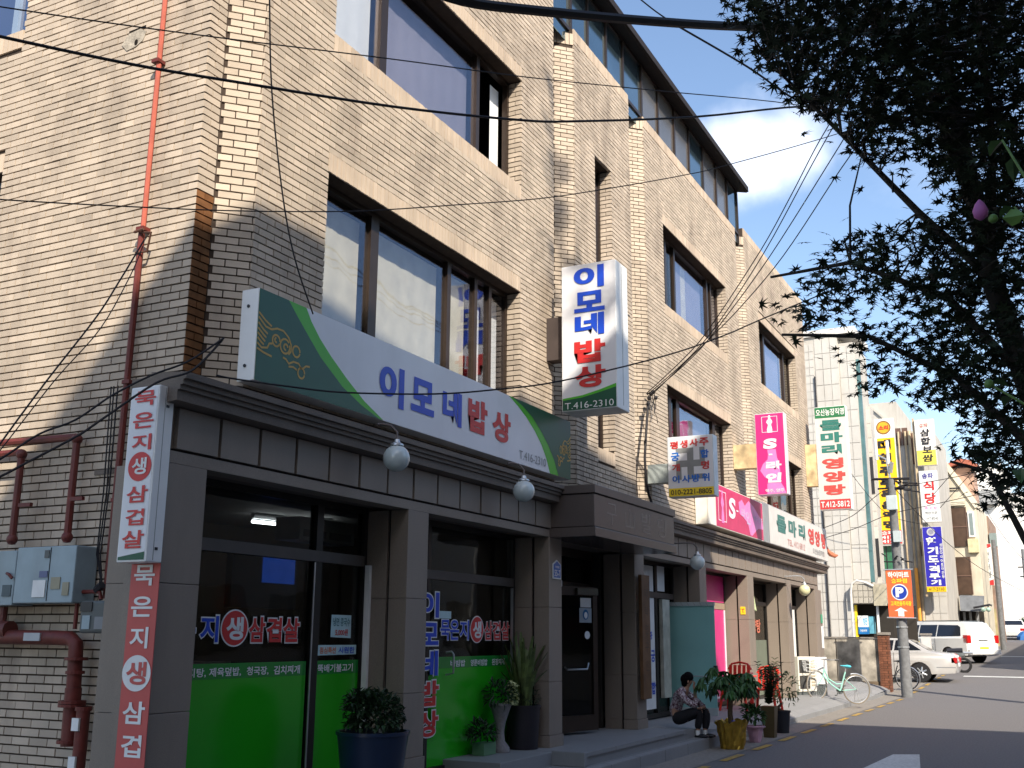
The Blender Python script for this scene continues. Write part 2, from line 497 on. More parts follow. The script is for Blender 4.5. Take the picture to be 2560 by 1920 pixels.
# measured hanging points of the cables, and the sprays of the maple (metres)
WIRES=[
('thick black cable bundle crossing the top of the view',0.03,[(4.44, 3.0, 5.2), (4.81, 2.81, 5.21), (5.3, 2.5, 5.33), (5.98, 2.08, 5.53), (6.72, 1.62, 5.77), (8.3, 0.61, 6.32), (10.47, -0.79, 7.21)]),
('taut cable crossing the upper brick wall from the left edge',0.009,[(2.83, 4.87, 4.59), (3.24, 4.68, 4.63), (3.85, 4.39, 4.71), (4.37, 4.13, 4.8), (5.35, 3.63, 4.98), (6.27, 3.16, 5.2), (6.74, 2.91, 5.35), (7.79, 2.34, 5.74), (9.0, 1.67, 6.25), (9.65, 1.33, 6.41), (13.88, -0.9, 7.61)]),
('thinnest high wire crossing both brick faces',0.0045,[(3.23, 5.41, 5.09), (3.59, 5.22, 5.16), (4.12, 4.93, 5.27), (4.77, 4.58, 5.42), (5.51, 4.18, 5.6), (6.03, 3.89, 5.72), (6.9, 3.42, 5.92), (8.1, 2.76, 6.23), (9.72, 1.87, 6.65), (10.7, 1.38, 6.76), (15.04, -0.92, 7.62)]),
('thin wire sagging above the lower window row',0.0045,[(3.58, 5.7, 4.09), (3.94, 5.5, 4.14), (4.69, 5.07, 4.29), (5.27, 4.74, 4.42), (5.88, 4.39, 4.58), (6.2, 4.2, 4.68), (6.67, 3.91, 4.84), (7.3, 3.54, 5.06), (7.83, 3.21, 5.28), (8.65, 2.71, 5.65), (9.14, 2.41, 5.9), (10.65, 1.47, 6.74), (14.73, -1.07, 9.1)]),
('wire hanging down the corner wall to the green sign',0.006,[(5.18, 4.62, 6.21), (5.23, 4.64, 5.99), (5.37, 4.69, 5.37), (5.55, 4.7, 4.7), (5.69, 4.67, 4.23), (5.84, 4.59, 3.82)]),
('long wire passing in front of the main green and white sign',0.007,[(5.61, 5.24, 3.39), (5.73, 5.16, 3.38), (6.04, 4.94, 3.37), (6.38, 4.69, 3.37), (6.94, 4.25, 3.43), (7.36, 3.92, 3.52), (7.81, 3.55, 3.65), (8.57, 2.92, 3.97), (9.07, 2.5, 4.24), (9.67, 1.99, 4.62), (12.92, -0.78, 6.63)]),
('first of four drop wires from the facade insulator',0.007,[(15.36, 5.53, 5.28), (14.85, 4.72, 5.66), (14.47, 4.21, 5.96), (13.62, 3.24, 6.67), (13.04, 2.66, 7.16), (12.62, 2.26, 7.52), (12.25, 1.88, 7.83), (11.46, 1.11, 8.49)]),
('second of four drop wires from the facade insulator',0.007,[(15.37, 5.52, 5.26), (14.86, 4.67, 5.64), (14.44, 4.08, 6.0), (13.67, 3.2, 6.66), (12.81, 2.34, 7.41), (12.32, 1.84, 7.83), (11.51, 0.99, 8.54)]),
('third of four drop wires from the facade insulator',0.007,[(15.38, 5.51, 5.24), (14.85, 4.59, 5.66), (14.39, 3.95, 6.06), (13.75, 3.14, 6.63), (12.88, 2.16, 7.4), (12.46, 1.71, 7.78), (11.56, 0.86, 8.58)]),
('lowest of four drop wires from the facade insulator',0.007,[(15.39, 5.5, 5.22), (14.73, 4.39, 5.79), (14.34, 3.74, 6.14), (13.81, 2.98, 6.62), (13.1, 2.13, 7.29), (12.67, 1.64, 7.69), (11.63, 0.7, 8.67)]),
('stout cable slanting down from the bundle into the maple',0.009,[(8.25, 2.58, 6.88), (8.59, 2.08, 6.54), (8.8, 1.8, 6.31), (8.91, 1.63, 6.21), (9.03, 1.42, 6.15), (9.13, 1.25, 6.11), (9.74, 0.13, 5.99), (10.15, -0.65, 5.96)]),
('short wire from the top edge meeting the black bundle',0.006,[(7.59, 2.74, 6.85), (7.7, 2.61, 6.73), (7.8, 2.47, 6.62)]),
('wire slanting from the red downpipe to the left edge',0.006,[(5.38, 5.82, 4.43), (5.21, 5.84, 4.07), (5.05, 5.86, 3.75), (4.76, 5.93, 3.24), (4.5, 5.98, 2.77), (4.32, 6.01, 2.42)]),
('thin wire beside the slanting downpipe wire',0.004,[(5.39, 5.84, 4.39), (5.28, 5.82, 4.12), (5.07, 5.83, 3.67), (4.8, 5.9, 3.25), (4.5, 5.97, 2.73), (4.31, 6.01, 2.44)]),
('wire from the wall clamp beside the sign down to the left',0.008,[(5.8, 5.37, 3.73), (5.57, 5.48, 3.51), (5.35, 5.6, 3.37), (5.12, 5.71, 3.19), (4.92, 5.81, 2.99), (4.73, 5.91, 2.87), (4.53, 6.0, 2.68), (4.36, 6.09, 2.55)]),
('lower wire looping from the wall clamp past the red pipes',0.009,[(5.8, 5.38, 3.72), (5.6, 5.46, 3.45), (5.38, 5.58, 3.32), (5.07, 5.74, 3.01), (4.94, 5.81, 2.88), (4.69, 5.94, 2.68), (4.55, 6.01, 2.57), (4.38, 6.1, 2.46)]),
('far cable from the white block to the leaning pole top',0.012,[(38.94, 7.7, 5.34), (38.63, 6.45, 5.75), (38.24, 5.54, 6.36), (38.09, 4.99, 6.56), (37.72, 2.79, 6.81), (37.36, 0.83, 7.16)]),
('second far cable below the pole top',0.012,[(37.04, 7.14, 4.88), (37.1, 6.09, 5.18), (37.14, 4.98, 5.6), (37.26, 3.67, 5.86), (37.52, 0.91, 6.41)]),
('far wire dropping from the pole top toward the street end',0.012,[(34.65, 4.42, 6.07), (38.91, 4.25, 5.68), (43.96, 4.01, 5.27), (52.91, 3.42, 4.72), (67.46, 2.2, 4.19)]),
('far wire crossing the sky behind the maple',0.01,[(40.36, 7.56, 8.96), (41.87, 5.96, 6.35), (42.68, 4.68, 5.78)]),
('upper far wire rising right over the red roof',0.012,[(42.66, 4.18, 6.8), (38.87, 2.56, 7.63), (35.81, 1.13, 8.2), (32.91, -0.29, 8.7)]),
('lower far wire rising right over the red roof',0.012,[(42.89, 3.96, 6.37), (39.08, 2.23, 7.37), (35.94, 0.69, 8.12), (33.09, -0.7, 8.81)]),
('far wire across the pale street-end wall',0.012,[(64.68, 4.36, 10.51), (65.81, 3.4, 8.12), (67.09, 2.03, 5.94), (68.48, 0.2, 4.21)]),
]
MAPLE=[(4.66, 1.09, 4.71), (4.89, 1.14, 4.86), (4.94, 0.97, 4.86), (3.94, 0.78, 4.2), (3.87, 0.65, 4.12), (4.13, 0.7, 4.29), (4.87, 0.76, 4.73), (4.09, 0.63, 4.23), (4.24, 0.47, 4.27), (4.25, 0.47, 4.28), (4.4, 0.37, 4.34), (5.3, 0.45, 4.9), (4.31, 0.32, 4.28), (5.3, 0.39, 4.89), (5.28, 0.31, 4.84), (4.47, 0.26, 4.34), (4.15, 0.07, 4.11), (5.08, 0.09, 4.68), (4.68, 1.08, 4.7), (4.8, 1.11, 4.77), (4.23, 0.95, 4.34), (4.49, 1.01, 4.52), (4.02, 0.84, 4.23), (4.99, 1.04, 4.87), (5.01, 0.95, 4.81), (5.03, 0.95, 4.82), (4.53, 0.78, 4.5), (4.85, 0.83, 4.7), (4.92, 0.78, 4.7), (5.0, 0.79, 4.75), (4.04, 0.58, 4.11), (4.36, 0.62, 4.32), (4.41, 0.53, 4.32), (5.18, 0.62, 4.79), (4.4, 0.46, 4.33), (4.22, 0.44, 4.21), (4.92, 0.47, 4.64), (5.33, 0.5, 4.9), (5.36, 0.42, 4.9), (4.75, 0.37, 4.52), (4.87, 0.3, 4.56), (5.19, 0.32, 4.75), (4.17, 0.19, 4.11), (5.35, 0.25, 4.82), (5.27, 0.19, 4.75), (4.3, 0.15, 4.17), (5.04, 0.08, 4.56), (5.26, 0.08, 4.69), (4.39, 0.03, 4.19), (5.36, 0.04, 4.76), (5.62, -0.05, 4.89), (5.41, -0.05, 4.77), (4.95, -0.14, 4.47), (5.29, -0.15, 4.67), (4.22, 1.01, 4.32), (4.98, 1.19, 4.82), (4.43, 0.95, 4.4), (4.22, 0.91, 4.27), (4.8, 1.0, 4.64), (4.9, 1.02, 4.71), (4.84, 0.91, 4.61), (4.73, 0.89, 4.55), (4.35, 0.73, 4.28), (4.79, 0.81, 4.56), (4.9, 0.77, 4.62), (4.8, 0.75, 4.56), (4.78, 0.67, 4.5), (4.69, 0.66, 4.45), (4.28, 0.55, 4.21), (4.84, 0.62, 4.54), (4.86, 0.52, 4.51), (5.06, 0.54, 4.63), (5.01, 0.47, 4.59), (5.13, 0.48, 4.66), (5.23, 0.41, 4.69), (4.98, 0.39, 4.54), (4.8, 0.28, 4.4), (4.82, 0.28, 4.41), (5.39, 0.27, 4.74), (4.76, 0.24, 4.38), (5.16, 0.16, 4.58), (4.38, 0.14, 4.14), (5.1, 0.08, 4.54), (4.76, 0.08, 4.34), (5.1, 0.02, 4.51), (5.22, 0.02, 4.57), (4.84, -0.03, 4.38), (5.13, -0.03, 4.55), (5.15, -0.1, 4.51), (4.32, -0.09, 4.04), (4.03, 0.9, 4.12), (3.83, 0.86, 3.99), (4.6, 0.94, 4.44), (4.58, 0.94, 4.42), (3.85, 0.74, 3.94), (4.37, 0.84, 4.25), (4.03, 0.7, 4.05), (4.95, 0.86, 4.61), (4.71, 0.74, 4.46), (4.03, 0.63, 4.05), (4.71, 0.65, 4.42), (5.2, 0.72, 4.71), (5.06, 0.61, 4.6), (4.83, 0.58, 4.46), (4.79, 0.52, 4.44), (4.75, 0.52, 4.41), (4.87, 0.43, 4.41), (4.52, 0.4, 4.21), (4.21, 0.31, 4.06), (4.83, 0.35, 4.42), (4.95, 0.3, 4.47), (5.31, 0.33, 4.67), (4.43, 0.22, 4.14), (4.52, 0.22, 4.19), (5.49, 0.16, 4.72), (5.43, 0.16, 4.68), (5.55, 0.1, 4.74), (4.87, 0.09, 4.36), (5.59, 0.04, 4.74), (4.9, 0.03, 4.35), (4.41, -0.03, 4.05), (5.12, -0.03, 4.45), (5.38, -0.11, 4.58), (5.45, -0.12, 4.62), (4.15, 0.91, 4.11), (4.01, 0.88, 4.03), (4.62, 0.92, 4.37), (4.45, 0.89, 4.27), (4.83, 0.9, 4.46), (4.02, 0.75, 3.98), (4.59, 0.78, 4.32), (4.34, 0.73, 4.17), (4.53, 0.72, 4.25), (4.39, 0.7, 4.17), (4.01, 0.55, 3.92), (4.29, 0.59, 4.09), (5.17, 0.65, 4.56), (4.71, 0.59, 4.3), (4.58, 0.52, 4.22), (4.78, 0.55, 4.33), (4.7, 0.43, 4.26), (5.28, 0.49, 4.59), (5.23, 0.42, 4.56), (4.34, 0.35, 4.06), (4.19, 0.28, 3.94), (5.25, 0.35, 4.53), (4.53, 0.22, 4.13), (5.21, 0.25, 4.51), (4.83, 0.15, 4.29), (4.93, 0.15, 4.34), (4.41, 0.09, 4.03), (5.01, 0.1, 4.36), (4.55, 0.02, 4.1), (5.38, 0.02, 4.56), (4.3, -0.04, 3.92), (5.29, -0.05, 4.45), (5.3, -0.13, 4.42), (4.37, -0.11, 3.92), (4.19, 0.92, 4.08), (4.99, 1.1, 4.55), (4.37, 0.92, 4.15), (4.05, 0.85, 3.96), (4.02, 0.75, 3.95), (4.37, 0.82, 4.15), (4.64, 0.82, 4.3), (4.86, 0.86, 4.43), (4.51, 0.69, 4.19), (4.35, 0.67, 4.1), (5.21, 0.73, 4.55), (4.46, 0.63, 4.13), (4.19, 0.55, 3.95), (4.83, 0.63, 4.31), (4.78, 0.53, 4.24), (4.86, 0.54, 4.29), (4.4, 0.43, 4.04), (5.07, 0.49, 4.41), (4.4, 0.35, 4.04), (4.59, 0.36, 4.14), (5.1, 0.32, 4.4), (5.02, 0.31, 4.36), (4.26, 0.23, 3.91), (4.31, 0.24, 3.94), (5.4, 0.19, 4.52), (4.84, 0.17, 4.22), (4.25, 0.1, 3.86), (5.22, 0.13, 4.38), (5.56, 0.07, 4.58), (5.18, 0.06, 4.38), (5.64, -0.02, 4.6), (5.2, -0.02, 4.37), (5.19, -0.12, 4.34), (4.81, -0.11, 4.13), (4.9, 1.0, 4.37), (4.43, 0.9, 4.1), (4.67, 0.87, 4.22), (4.64, 0.87, 4.21), (4.05, 0.69, 3.87), (3.97, 0.68, 3.82), (5.11, 0.82, 4.47), (4.57, 0.73, 4.17), (4.6, 0.64, 4.16), (5.16, 0.72, 4.47), (4.63, 0.58, 4.14), (4.14, 0.52, 3.87), (4.53, 0.52, 4.08), (4.55, 0.52, 4.09), (4.42, 0.41, 4.0), (4.45, 0.41, 4.01), (4.41, 0.37, 3.98), (4.75, 0.4, 4.16), (4.63, 0.33, 4.05), (5.41, 0.39, 4.46), (4.82, 0.24, 4.13), (5.47, 0.27, 4.48), (4.59, 0.19, 4.0), (5.12, 0.21, 4.28), (4.5, 0.09, 3.96), (4.25, 0.09, 3.83), (4.8, 0.06, 4.11), (5.61, 0.06, 4.53), (4.94, -0.02, 4.15), (4.68, -0.01, 4.01), (4.55, -0.09, 3.91), (4.66, -0.09, 3.96), (4.61, 0.88, 4.15), (5.18, 0.99, 4.47), (4.05, 0.71, 3.81), (4.02, 0.7, 3.8), (5.21, 0.8, 4.41), (4.04, 0.62, 3.78), (4.51, 0.66, 4.05), (4.06, 0.59, 3.8), (4.42, 0.57, 3.96), (4.08, 0.53, 3.78), (4.29, 0.5, 3.85), (4.73, 0.55, 4.08), (4.19, 0.41, 3.8), (4.5, 0.44, 3.96), (5.36, 0.46, 4.4), (4.92, 0.42, 4.17), (4.17, 0.27, 3.77), (4.89, 0.31, 4.14), (4.69, 0.25, 4.01), (5.04, 0.27, 4.19), (4.64, 0.17, 3.94), (4.84, 0.18, 4.04), (4.4, 0.09, 3.84), (4.67, 0.1, 3.98), (5.41, 0.08, 4.32), (4.7, 0.07, 3.96), (4.63, 0.0, 3.94), (4.4, 0.0, 3.82), (4.67, -0.07, 3.92), (4.41, -0.07, 3.79), (5.09, 0.96, 4.31), (4.77, 0.9, 4.14), (4.53, 0.78, 3.99), (5.02, 0.87, 4.25), (4.94, 0.78, 4.17), (4.91, 0.78, 4.15), (4.51, 0.66, 3.94), (4.17, 0.61, 3.76), (4.37, 0.58, 3.89), (4.92, 0.65, 4.18), (5.08, 0.58, 4.24), (4.8, 0.55, 4.1), (4.25, 0.44, 3.8), (4.56, 0.47, 3.96), (4.97, 0.4, 4.09), (4.45, 0.36, 3.83), (4.6, 0.32, 3.93), (4.16, 0.29, 3.7), (5.2, 0.28, 4.18), (4.32, 0.23, 3.74), (5.2, 0.2, 4.2), (4.83, 0.19, 4.02), (4.42, 0.1, 3.76), (4.7, 0.1, 3.9), (4.9, 0.04, 4.0), (4.91, 0.04, 4.0), (5.07, -0.02, 4.04), (5.7, -0.02, 4.34), (5.5, -0.09, 4.28), (4.93, -0.08, 4.0), (4.94, 0.87, 4.15), (4.27, 0.75, 3.8), (5.28, 0.86, 4.31), (5.09, 0.82, 4.22), (4.56, 0.64, 3.9), (4.21, 0.6, 3.73), (4.1, 0.52, 3.66), (4.28, 0.54, 3.75), (5.29, 0.63, 4.23), (4.34, 0.51, 3.76), (5.04, 0.48, 4.11), (5.29, 0.51, 4.23), (4.66, 0.39, 3.88), (4.15, 0.35, 3.63), (4.42, 0.31, 3.76), (4.7, 0.33, 3.9), (4.62, 0.26, 3.87), (4.72, 0.27, 3.92), (4.78, 0.2, 3.9), (5.6, 0.23, 4.29), (5.24, 0.13, 4.09), (5.21, 0.13, 4.07), (4.8, 0.06, 3.87), (5.13, 0.07, 4.03), (4.72, -0.01, 3.83), (4.43, -0.01, 3.69), (5.17, -0.05, 4.04), (5.43, -0.06, 4.16), (5.38, 0.68, 4.24), (4.79, 0.6, 3.95), (4.61, 0.53, 3.86), (4.32, 0.5, 3.72), (5.37, 0.53, 4.16), (4.96, 0.49, 3.97), (5.09, 0.44, 4.06), (4.9, 0.42, 3.97), (5.41, 0.37, 4.18), (4.47, 0.31, 3.73), (5.07, 0.29, 4.01), (5.45, 0.32, 4.19), (5.31, 0.24, 4.08), (4.54, 0.21, 3.73), (5.43, 0.18, 4.13), (5.5, 0.18, 4.16), (4.9, 0.06, 3.87), (5.05, 0.06, 3.94), (4.73, -0.01, 3.78), (5.2, -0.02, 4.0), (4.4, -0.07, 3.62), (4.53, -0.08, 3.68), (5.2, 0.7, 4.06), (4.71, 0.63, 3.83), (4.3, 0.52, 3.64), (4.21, 0.5, 3.6), (4.26, 0.45, 3.59), (5.16, 0.54, 4.01), (5.28, 0.45, 4.03), (5.15, 0.43, 3.97), (5.07, 0.35, 3.91), (5.55, 0.38, 4.13), (4.29, 0.26, 3.59), (4.49, 0.27, 3.68), (5.2, 0.23, 3.97), (5.29, 0.24, 4.01), (5.04, 0.17, 3.89), (4.8, 0.16, 3.78), (4.83, 0.09, 3.77), (5.28, 0.1, 3.97), (5.7, 0.01, 4.12), (4.44, 0.01, 3.56), (4.8, -0.06, 3.71), (4.54, -0.06, 3.6), (4.17, 0.56, 3.51), (4.75, 0.57, 3.79), (4.68, 0.46, 3.72), (4.66, 0.39, 3.72), (5.27, 0.37, 3.98), (4.7, 0.33, 3.73), (4.86, 0.31, 3.78), (4.75, 0.3, 3.73), (4.56, 0.2, 3.64), (5.63, 0.25, 4.11), (4.4, 0.14, 3.53), (4.68, 0.15, 3.65), (5.06, 0.07, 3.79), (4.4, 0.06, 3.5), (4.97, 0.02, 3.74), (5.2, 0.02, 3.84), (5.31, -0.07, 3.87), (4.44, -0.06, 3.5), (5.03, 0.59, 3.84), (4.77, 0.51, 3.72), (5.41, 0.5, 3.98), (4.24, 0.3, 3.45), (5.37, 0.38, 3.94), (4.44, 0.25, 3.5), (4.58, 0.25, 3.56), (4.32, 0.18, 3.43), (4.54, 0.19, 3.52), (5.37, 0.17, 3.9), (4.83, 0.16, 3.66), (5.08, 0.08, 3.76), (5.73, 0.09, 4.04), (4.52, 0.01, 3.51), (5.29, 0.01, 3.84), (5.08, -0.04, 3.72), (5.23, -0.04, 3.79), (4.77, 0.52, 3.65), (4.71, 0.42, 3.57), (5.66, 0.32, 3.93), (4.69, 0.27, 3.53), (4.38, 0.22, 3.4), (4.91, 0.25, 3.62), (4.87, 0.15, 3.6), (5.64, 0.17, 3.92), (5.53, 0.12, 3.86), (4.53, 0.1, 3.45), (5.19, 0.04, 3.71), (4.67, 0.03, 3.5), (4.52, -0.03, 3.44), (4.89, -0.04, 3.6), (5.16, 0.27, 3.66), (5.16, 0.27, 3.66), (4.48, 0.17, 3.36), (4.41, 0.16, 3.34), (4.45, 0.08, 3.38), (5.02, 0.09, 3.6), (5.44, 0.03, 3.71), (4.49, 0.03, 3.34), (4.59, -0.03, 3.37), (5.52, -0.04, 3.73), (5.1, 0.25, 3.55), (5.25, 0.26, 3.61), (5.54, 0.2, 3.71), (4.75, 0.17, 3.42), (4.87, 0.12, 3.48), (5.64, 0.14, 3.77), (5.32, 0.06, 3.62), (5.78, 0.06, 3.79), (4.91, -0.01, 3.44), (4.57, -0.01, 3.31), (4.69, 0.32, 3.36), (4.43, 0.3, 3.27), (5.68, 0.29, 3.7), (4.99, 0.25, 3.44), (4.5, 0.18, 3.26), (5.11, 0.21, 3.49), (5.16, 0.14, 3.48), (5.0, 0.14, 3.42), (5.82, 0.07, 3.73), (5.02, 0.06, 3.44), (5.78, -0.01, 3.71), (4.99, -0.01, 3.42), (5.22, 0.58, 3.53), (4.42, 0.43, 3.21), (4.89, 0.4, 3.41), (5.13, 0.42, 3.5), (5.3, 0.33, 3.54), (4.45, 0.27, 3.23), (4.84, 0.24, 3.36), (4.4, 0.22, 3.2), (5.46, 0.19, 3.58), (4.84, 0.17, 3.35), (5.1, 0.12, 3.41), (5.66, 0.13, 3.61), (4.91, 0.03, 3.34), (5.71, 0.04, 3.63), (5.05, 0.0, 3.38), (5.88, 0.0, 3.67), (4.97, 0.77, 3.4), (4.84, 0.66, 3.37), (5.25, 0.68, 3.48), (4.97, 0.52, 3.4), (4.53, 0.43, 3.22), (4.63, 0.35, 3.21), (5.47, 0.42, 3.5), (5.23, 0.34, 3.44), (4.63, 0.3, 3.23), (5.27, 0.29, 3.46), (5.16, 0.28, 3.42), (5.0, 0.18, 3.32), (4.81, 0.18, 3.26), (5.27, 0.12, 3.41), (5.51, 0.13, 3.49), (4.51, 0.06, 3.13), (4.81, 0.06, 3.23), (4.54, -0.02, 3.15), (4.48, -0.02, 3.13), (5.28, 0.89, 3.45), (5.35, 0.82, 3.5), (4.27, 0.57, 3.1), (4.71, 0.59, 3.25), (4.22, 0.48, 3.06), (5.29, 0.51, 3.41), (5.64, 0.46, 3.53), (5.56, 0.46, 3.5), (4.9, 0.32, 3.26), (4.97, 0.32, 3.28), (5.0, 0.27, 3.3), (5.45, 0.29, 3.45), (5.38, 0.21, 3.37), (5.5, 0.21, 3.4), (5.58, 0.13, 3.42), (5.03, 0.12, 3.24), (5.75, 0.07, 3.47), (5.5, 0.06, 3.39), (4.95, 0.0, 3.23), (4.83, 0.0, 3.19), (4.25, 0.74, 3.05), (5.46, 0.88, 3.44), (5.47, 0.75, 3.44), (4.21, 0.55, 3.02), (5.3, 0.61, 3.35), (4.91, 0.48, 3.19), (5.08, 0.4, 3.24), (4.55, 0.36, 3.07), (5.51, 0.38, 3.39), (4.66, 0.32, 3.11), (4.46, 0.25, 3.02), (5.13, 0.29, 3.23), (5.25, 0.23, 3.27), (4.52, 0.2, 3.04), (4.89, 0.12, 3.15), (5.68, 0.14, 3.41), (5.46, 0.06, 3.33), (4.63, 0.05, 3.07), (5.43, 0.0, 3.32), (5.84, 0.0, 3.45), (4.22, 0.8, 2.99), (4.53, 0.79, 3.05), (5.46, 0.88, 3.38), (4.47, 0.65, 3.04), (4.36, 0.55, 2.99), (5.23, 0.57, 3.26), (4.36, 0.43, 2.96), (4.68, 0.4, 3.07), (5.48, 0.47, 3.33), (5.07, 0.35, 3.18), (5.56, 0.39, 3.33), (5.33, 0.29, 3.24), (5.26, 0.29, 3.23), (4.59, 0.2, 3.01), (5.04, 0.22, 3.15), (4.97, 0.12, 3.12), (5.32, 0.13, 3.23), (5.12, 0.07, 3.16), (5.55, 0.08, 3.3), (5.6, 0.03, 3.31), (5.82, 0.03, 3.38), (5.27, 0.99, 3.23), (4.39, 0.75, 2.95), (5.04, 0.79, 3.17), (4.71, 0.69, 3.03), (5.49, 0.6, 3.27), (5.37, 0.5, 3.23), (4.72, 0.39, 3.01), (4.57, 0.38, 2.97), (4.93, 0.35, 3.05), (4.72, 0.34, 2.98), (5.28, 0.29, 3.16), (5.04, 0.28, 3.09), (5.6, 0.25, 3.27), (5.37, 0.24, 3.2), (5.29, 0.17, 3.15), (5.18, 0.17, 3.11), (4.94, 0.07, 3.01), (4.98, 0.07, 3.03), (5.9, 0.01, 3.32), (4.57, 0.01, 2.93), (4.25, 0.87, 2.91), (4.55, 0.88, 2.94), (4.29, 0.76, 2.9), (5.32, 0.55, 3.15), (4.77, 0.41, 2.99), (5.55, 0.47, 3.22), (5.44, 0.37, 3.13), (5.7, 0.39, 3.2), (5.23, 0.3, 3.08), (4.8, 0.28, 2.96), (5.08, 0.25, 3.04), (4.59, 0.22, 2.9), (4.98, 0.17, 3.01), (5.86, 0.2, 3.25), (5.59, 0.1, 3.13), (5.37, 0.1, 3.07), (4.98, 0.03, 2.98), (5.46, 0.03, 3.11), (4.38, 0.91, 2.88), (4.53, 0.85, 2.89), (5.44, 0.94, 3.16), (4.92, 0.7, 2.97), (5.24, 0.66, 3.05), (4.93, 0.59, 2.98), (5.38, 0.54, 3.1), (5.09, 0.45, 2.99), (5.55, 0.49, 3.12), (5.25, 0.39, 3.02), (5.32, 0.4, 3.04), (5.09, 0.31, 2.98), (5.28, 0.32, 3.04), (5.09, 0.22, 2.98), (5.26, 0.23, 3.03), (5.83, 0.2, 3.18), (4.48, 0.15, 2.81), (4.54, 0.08, 2.81), (4.89, 0.09, 2.91), (5.88, 0.05, 3.16), (4.63, 0.04, 2.82), (5.11, 0.73, 2.94), (5.19, 0.7, 2.98), (4.82, 0.57, 2.86), (5.29, 0.53, 2.98), (5.4, 0.45, 2.99), (5.39, 0.45, 2.99), (5.28, 0.4, 2.96), (4.47, 0.34, 2.75), (5.14, 0.3, 2.93), (5.19, 0.3, 2.95), (5.14, 0.23, 2.9), (5.84, 0.26, 3.08), (5.95, 0.2, 3.11), (4.95, 0.17, 2.85), (4.64, 0.09, 2.75), (5.68, 0.11, 3.01), (5.73, 0.03, 3.03), (5.84, 0.03, 3.06), (5.26, 0.76, 2.92), (4.99, 0.63, 2.86), (4.38, 0.51, 2.69), (5.07, 0.5, 2.87), (5.7, 0.53, 3.03), (4.76, 0.44, 2.79), (4.75, 0.36, 2.75), (5.37, 0.41, 2.9), (5.13, 0.31, 2.83), (4.91, 0.3, 2.78), (4.45, 0.22, 2.69), (4.63, 0.23, 2.73), (5.62, 0.21, 2.97), (5.88, 0.22, 3.03), (4.95, 0.11, 2.8), (5.45, 0.12, 2.92), (5.33, 0.04, 2.89), (4.95, 0.04, 2.8), (4.27, 0.62, 2.61), (5.58, 0.75, 2.94), (5.74, 0.65, 2.98), (4.47, 0.46, 2.66), (5.04, 0.46, 2.78), (4.83, 0.44, 2.73), (4.87, 0.35, 2.73), (5.56, 0.4, 2.9), (4.58, 0.3, 2.67), (4.78, 0.31, 2.71), (5.26, 0.23, 2.8), (5.48, 0.24, 2.85), (5.05, 0.17, 2.75), (4.72, 0.16, 2.68), (5.12, 0.13, 2.79), (4.53, 0.12, 2.65), (4.91, 0.04, 2.72), (5.03, 0.04, 2.75), (4.57, 0.66, 2.64), (5.03, 0.68, 2.76), (5.61, 0.68, 2.87), (5.51, 0.56, 2.83), (5.65, 0.53, 2.83), (5.09, 0.48, 2.71), (5.87, 0.43, 2.9), (4.9, 0.36, 2.69), (5.85, 0.35, 2.86), (5.54, 0.33, 2.79), (5.44, 0.29, 2.8), (5.82, 0.31, 2.88), (5.03, 0.17, 2.71), (5.02, 0.17, 2.71), (5.31, 0.14, 2.76), (5.09, 0.13, 2.71), (6.0, 0.07, 2.89), (5.47, 0.07, 2.78), (4.74, 0.39, 2.59), (5.36, 0.44, 2.72), (4.9, 0.32, 2.62), (5.36, 0.35, 2.72), (5.51, 0.28, 2.73), (5.2, 0.26, 2.67), (5.72, 0.19, 2.77), (5.93, 0.2, 2.81), (5.75, 0.14, 2.76), (5.63, 0.13, 2.74), (4.81, 0.07, 2.58), (4.6, 0.07, 2.53), (5.48, 0.29, 2.66), (4.89, 0.26, 2.54), (5.39, 0.23, 2.66), (5.42, 0.23, 2.66), (5.87, 0.13, 2.71), (6.07, 0.13, 2.75), (5.31, 0.07, 2.61), (5.16, 0.07, 2.58), (5.39, 0.27, 2.58), (4.97, 0.25, 2.5), (5.45, 0.23, 2.58), (5.91, 0.25, 2.66), (5.56, 0.14, 2.59), (5.53, 0.14, 2.59), (5.64, 0.08, 2.62), (5.19, 0.08, 2.53), (5.76, 0.38, 2.6), (4.71, 0.31, 2.42), (5.27, 0.3, 2.47), (5.66, 0.32, 2.53), (5.11, 0.21, 2.47), (6.04, 0.25, 2.63), (5.93, 0.18, 2.57), (5.62, 0.17, 2.52), (6.0, 0.1, 2.58), (5.52, 0.1, 2.5), (5.11, 0.27, 2.39), (4.71, 0.25, 2.33), (5.29, 0.21, 2.41), (4.98, 0.2, 2.36), (5.3, 0.16, 2.4), (4.92, 0.15, 2.34), (4.91, 0.06, 2.33), (4.94, 0.06, 2.34), (5.23, 0.24, 2.37), (4.68, 0.21, 2.29), (5.79, 0.17, 2.44), (5.01, 0.15, 2.33), (6.08, 0.09, 2.44), (5.0, 0.07, 2.29), (6.12, 0.27, 2.38), (6.11, 0.27, 2.38), (4.73, 0.13, 2.24), (5.14, 0.14, 2.29), (5.05, 0.08, 2.25), (4.81, 0.08, 2.22), (5.37, 0.25, 2.25), (4.84, 0.23, 2.19), (5.63, 0.18, 2.29), (5.96, 0.2, 2.33), (5.26, 0.09, 2.22), (5.54, 0.09, 2.25), (4.94, 0.15, 2.14), (5.84, 0.18, 2.23), (5.78, 0.09, 2.23), (5.29, 0.09, 2.18)]

# ================================================================ ROAD, PAVEMENT
def gz(x):
    return 0.0 if x < 32 else .03 * (x - 32)


XS = [-60, -20, 0, 6, 10, 14, 18, 22, 26, 30, 32, 36, 40, 46, 52, 60, 75, 100, 160, 400]


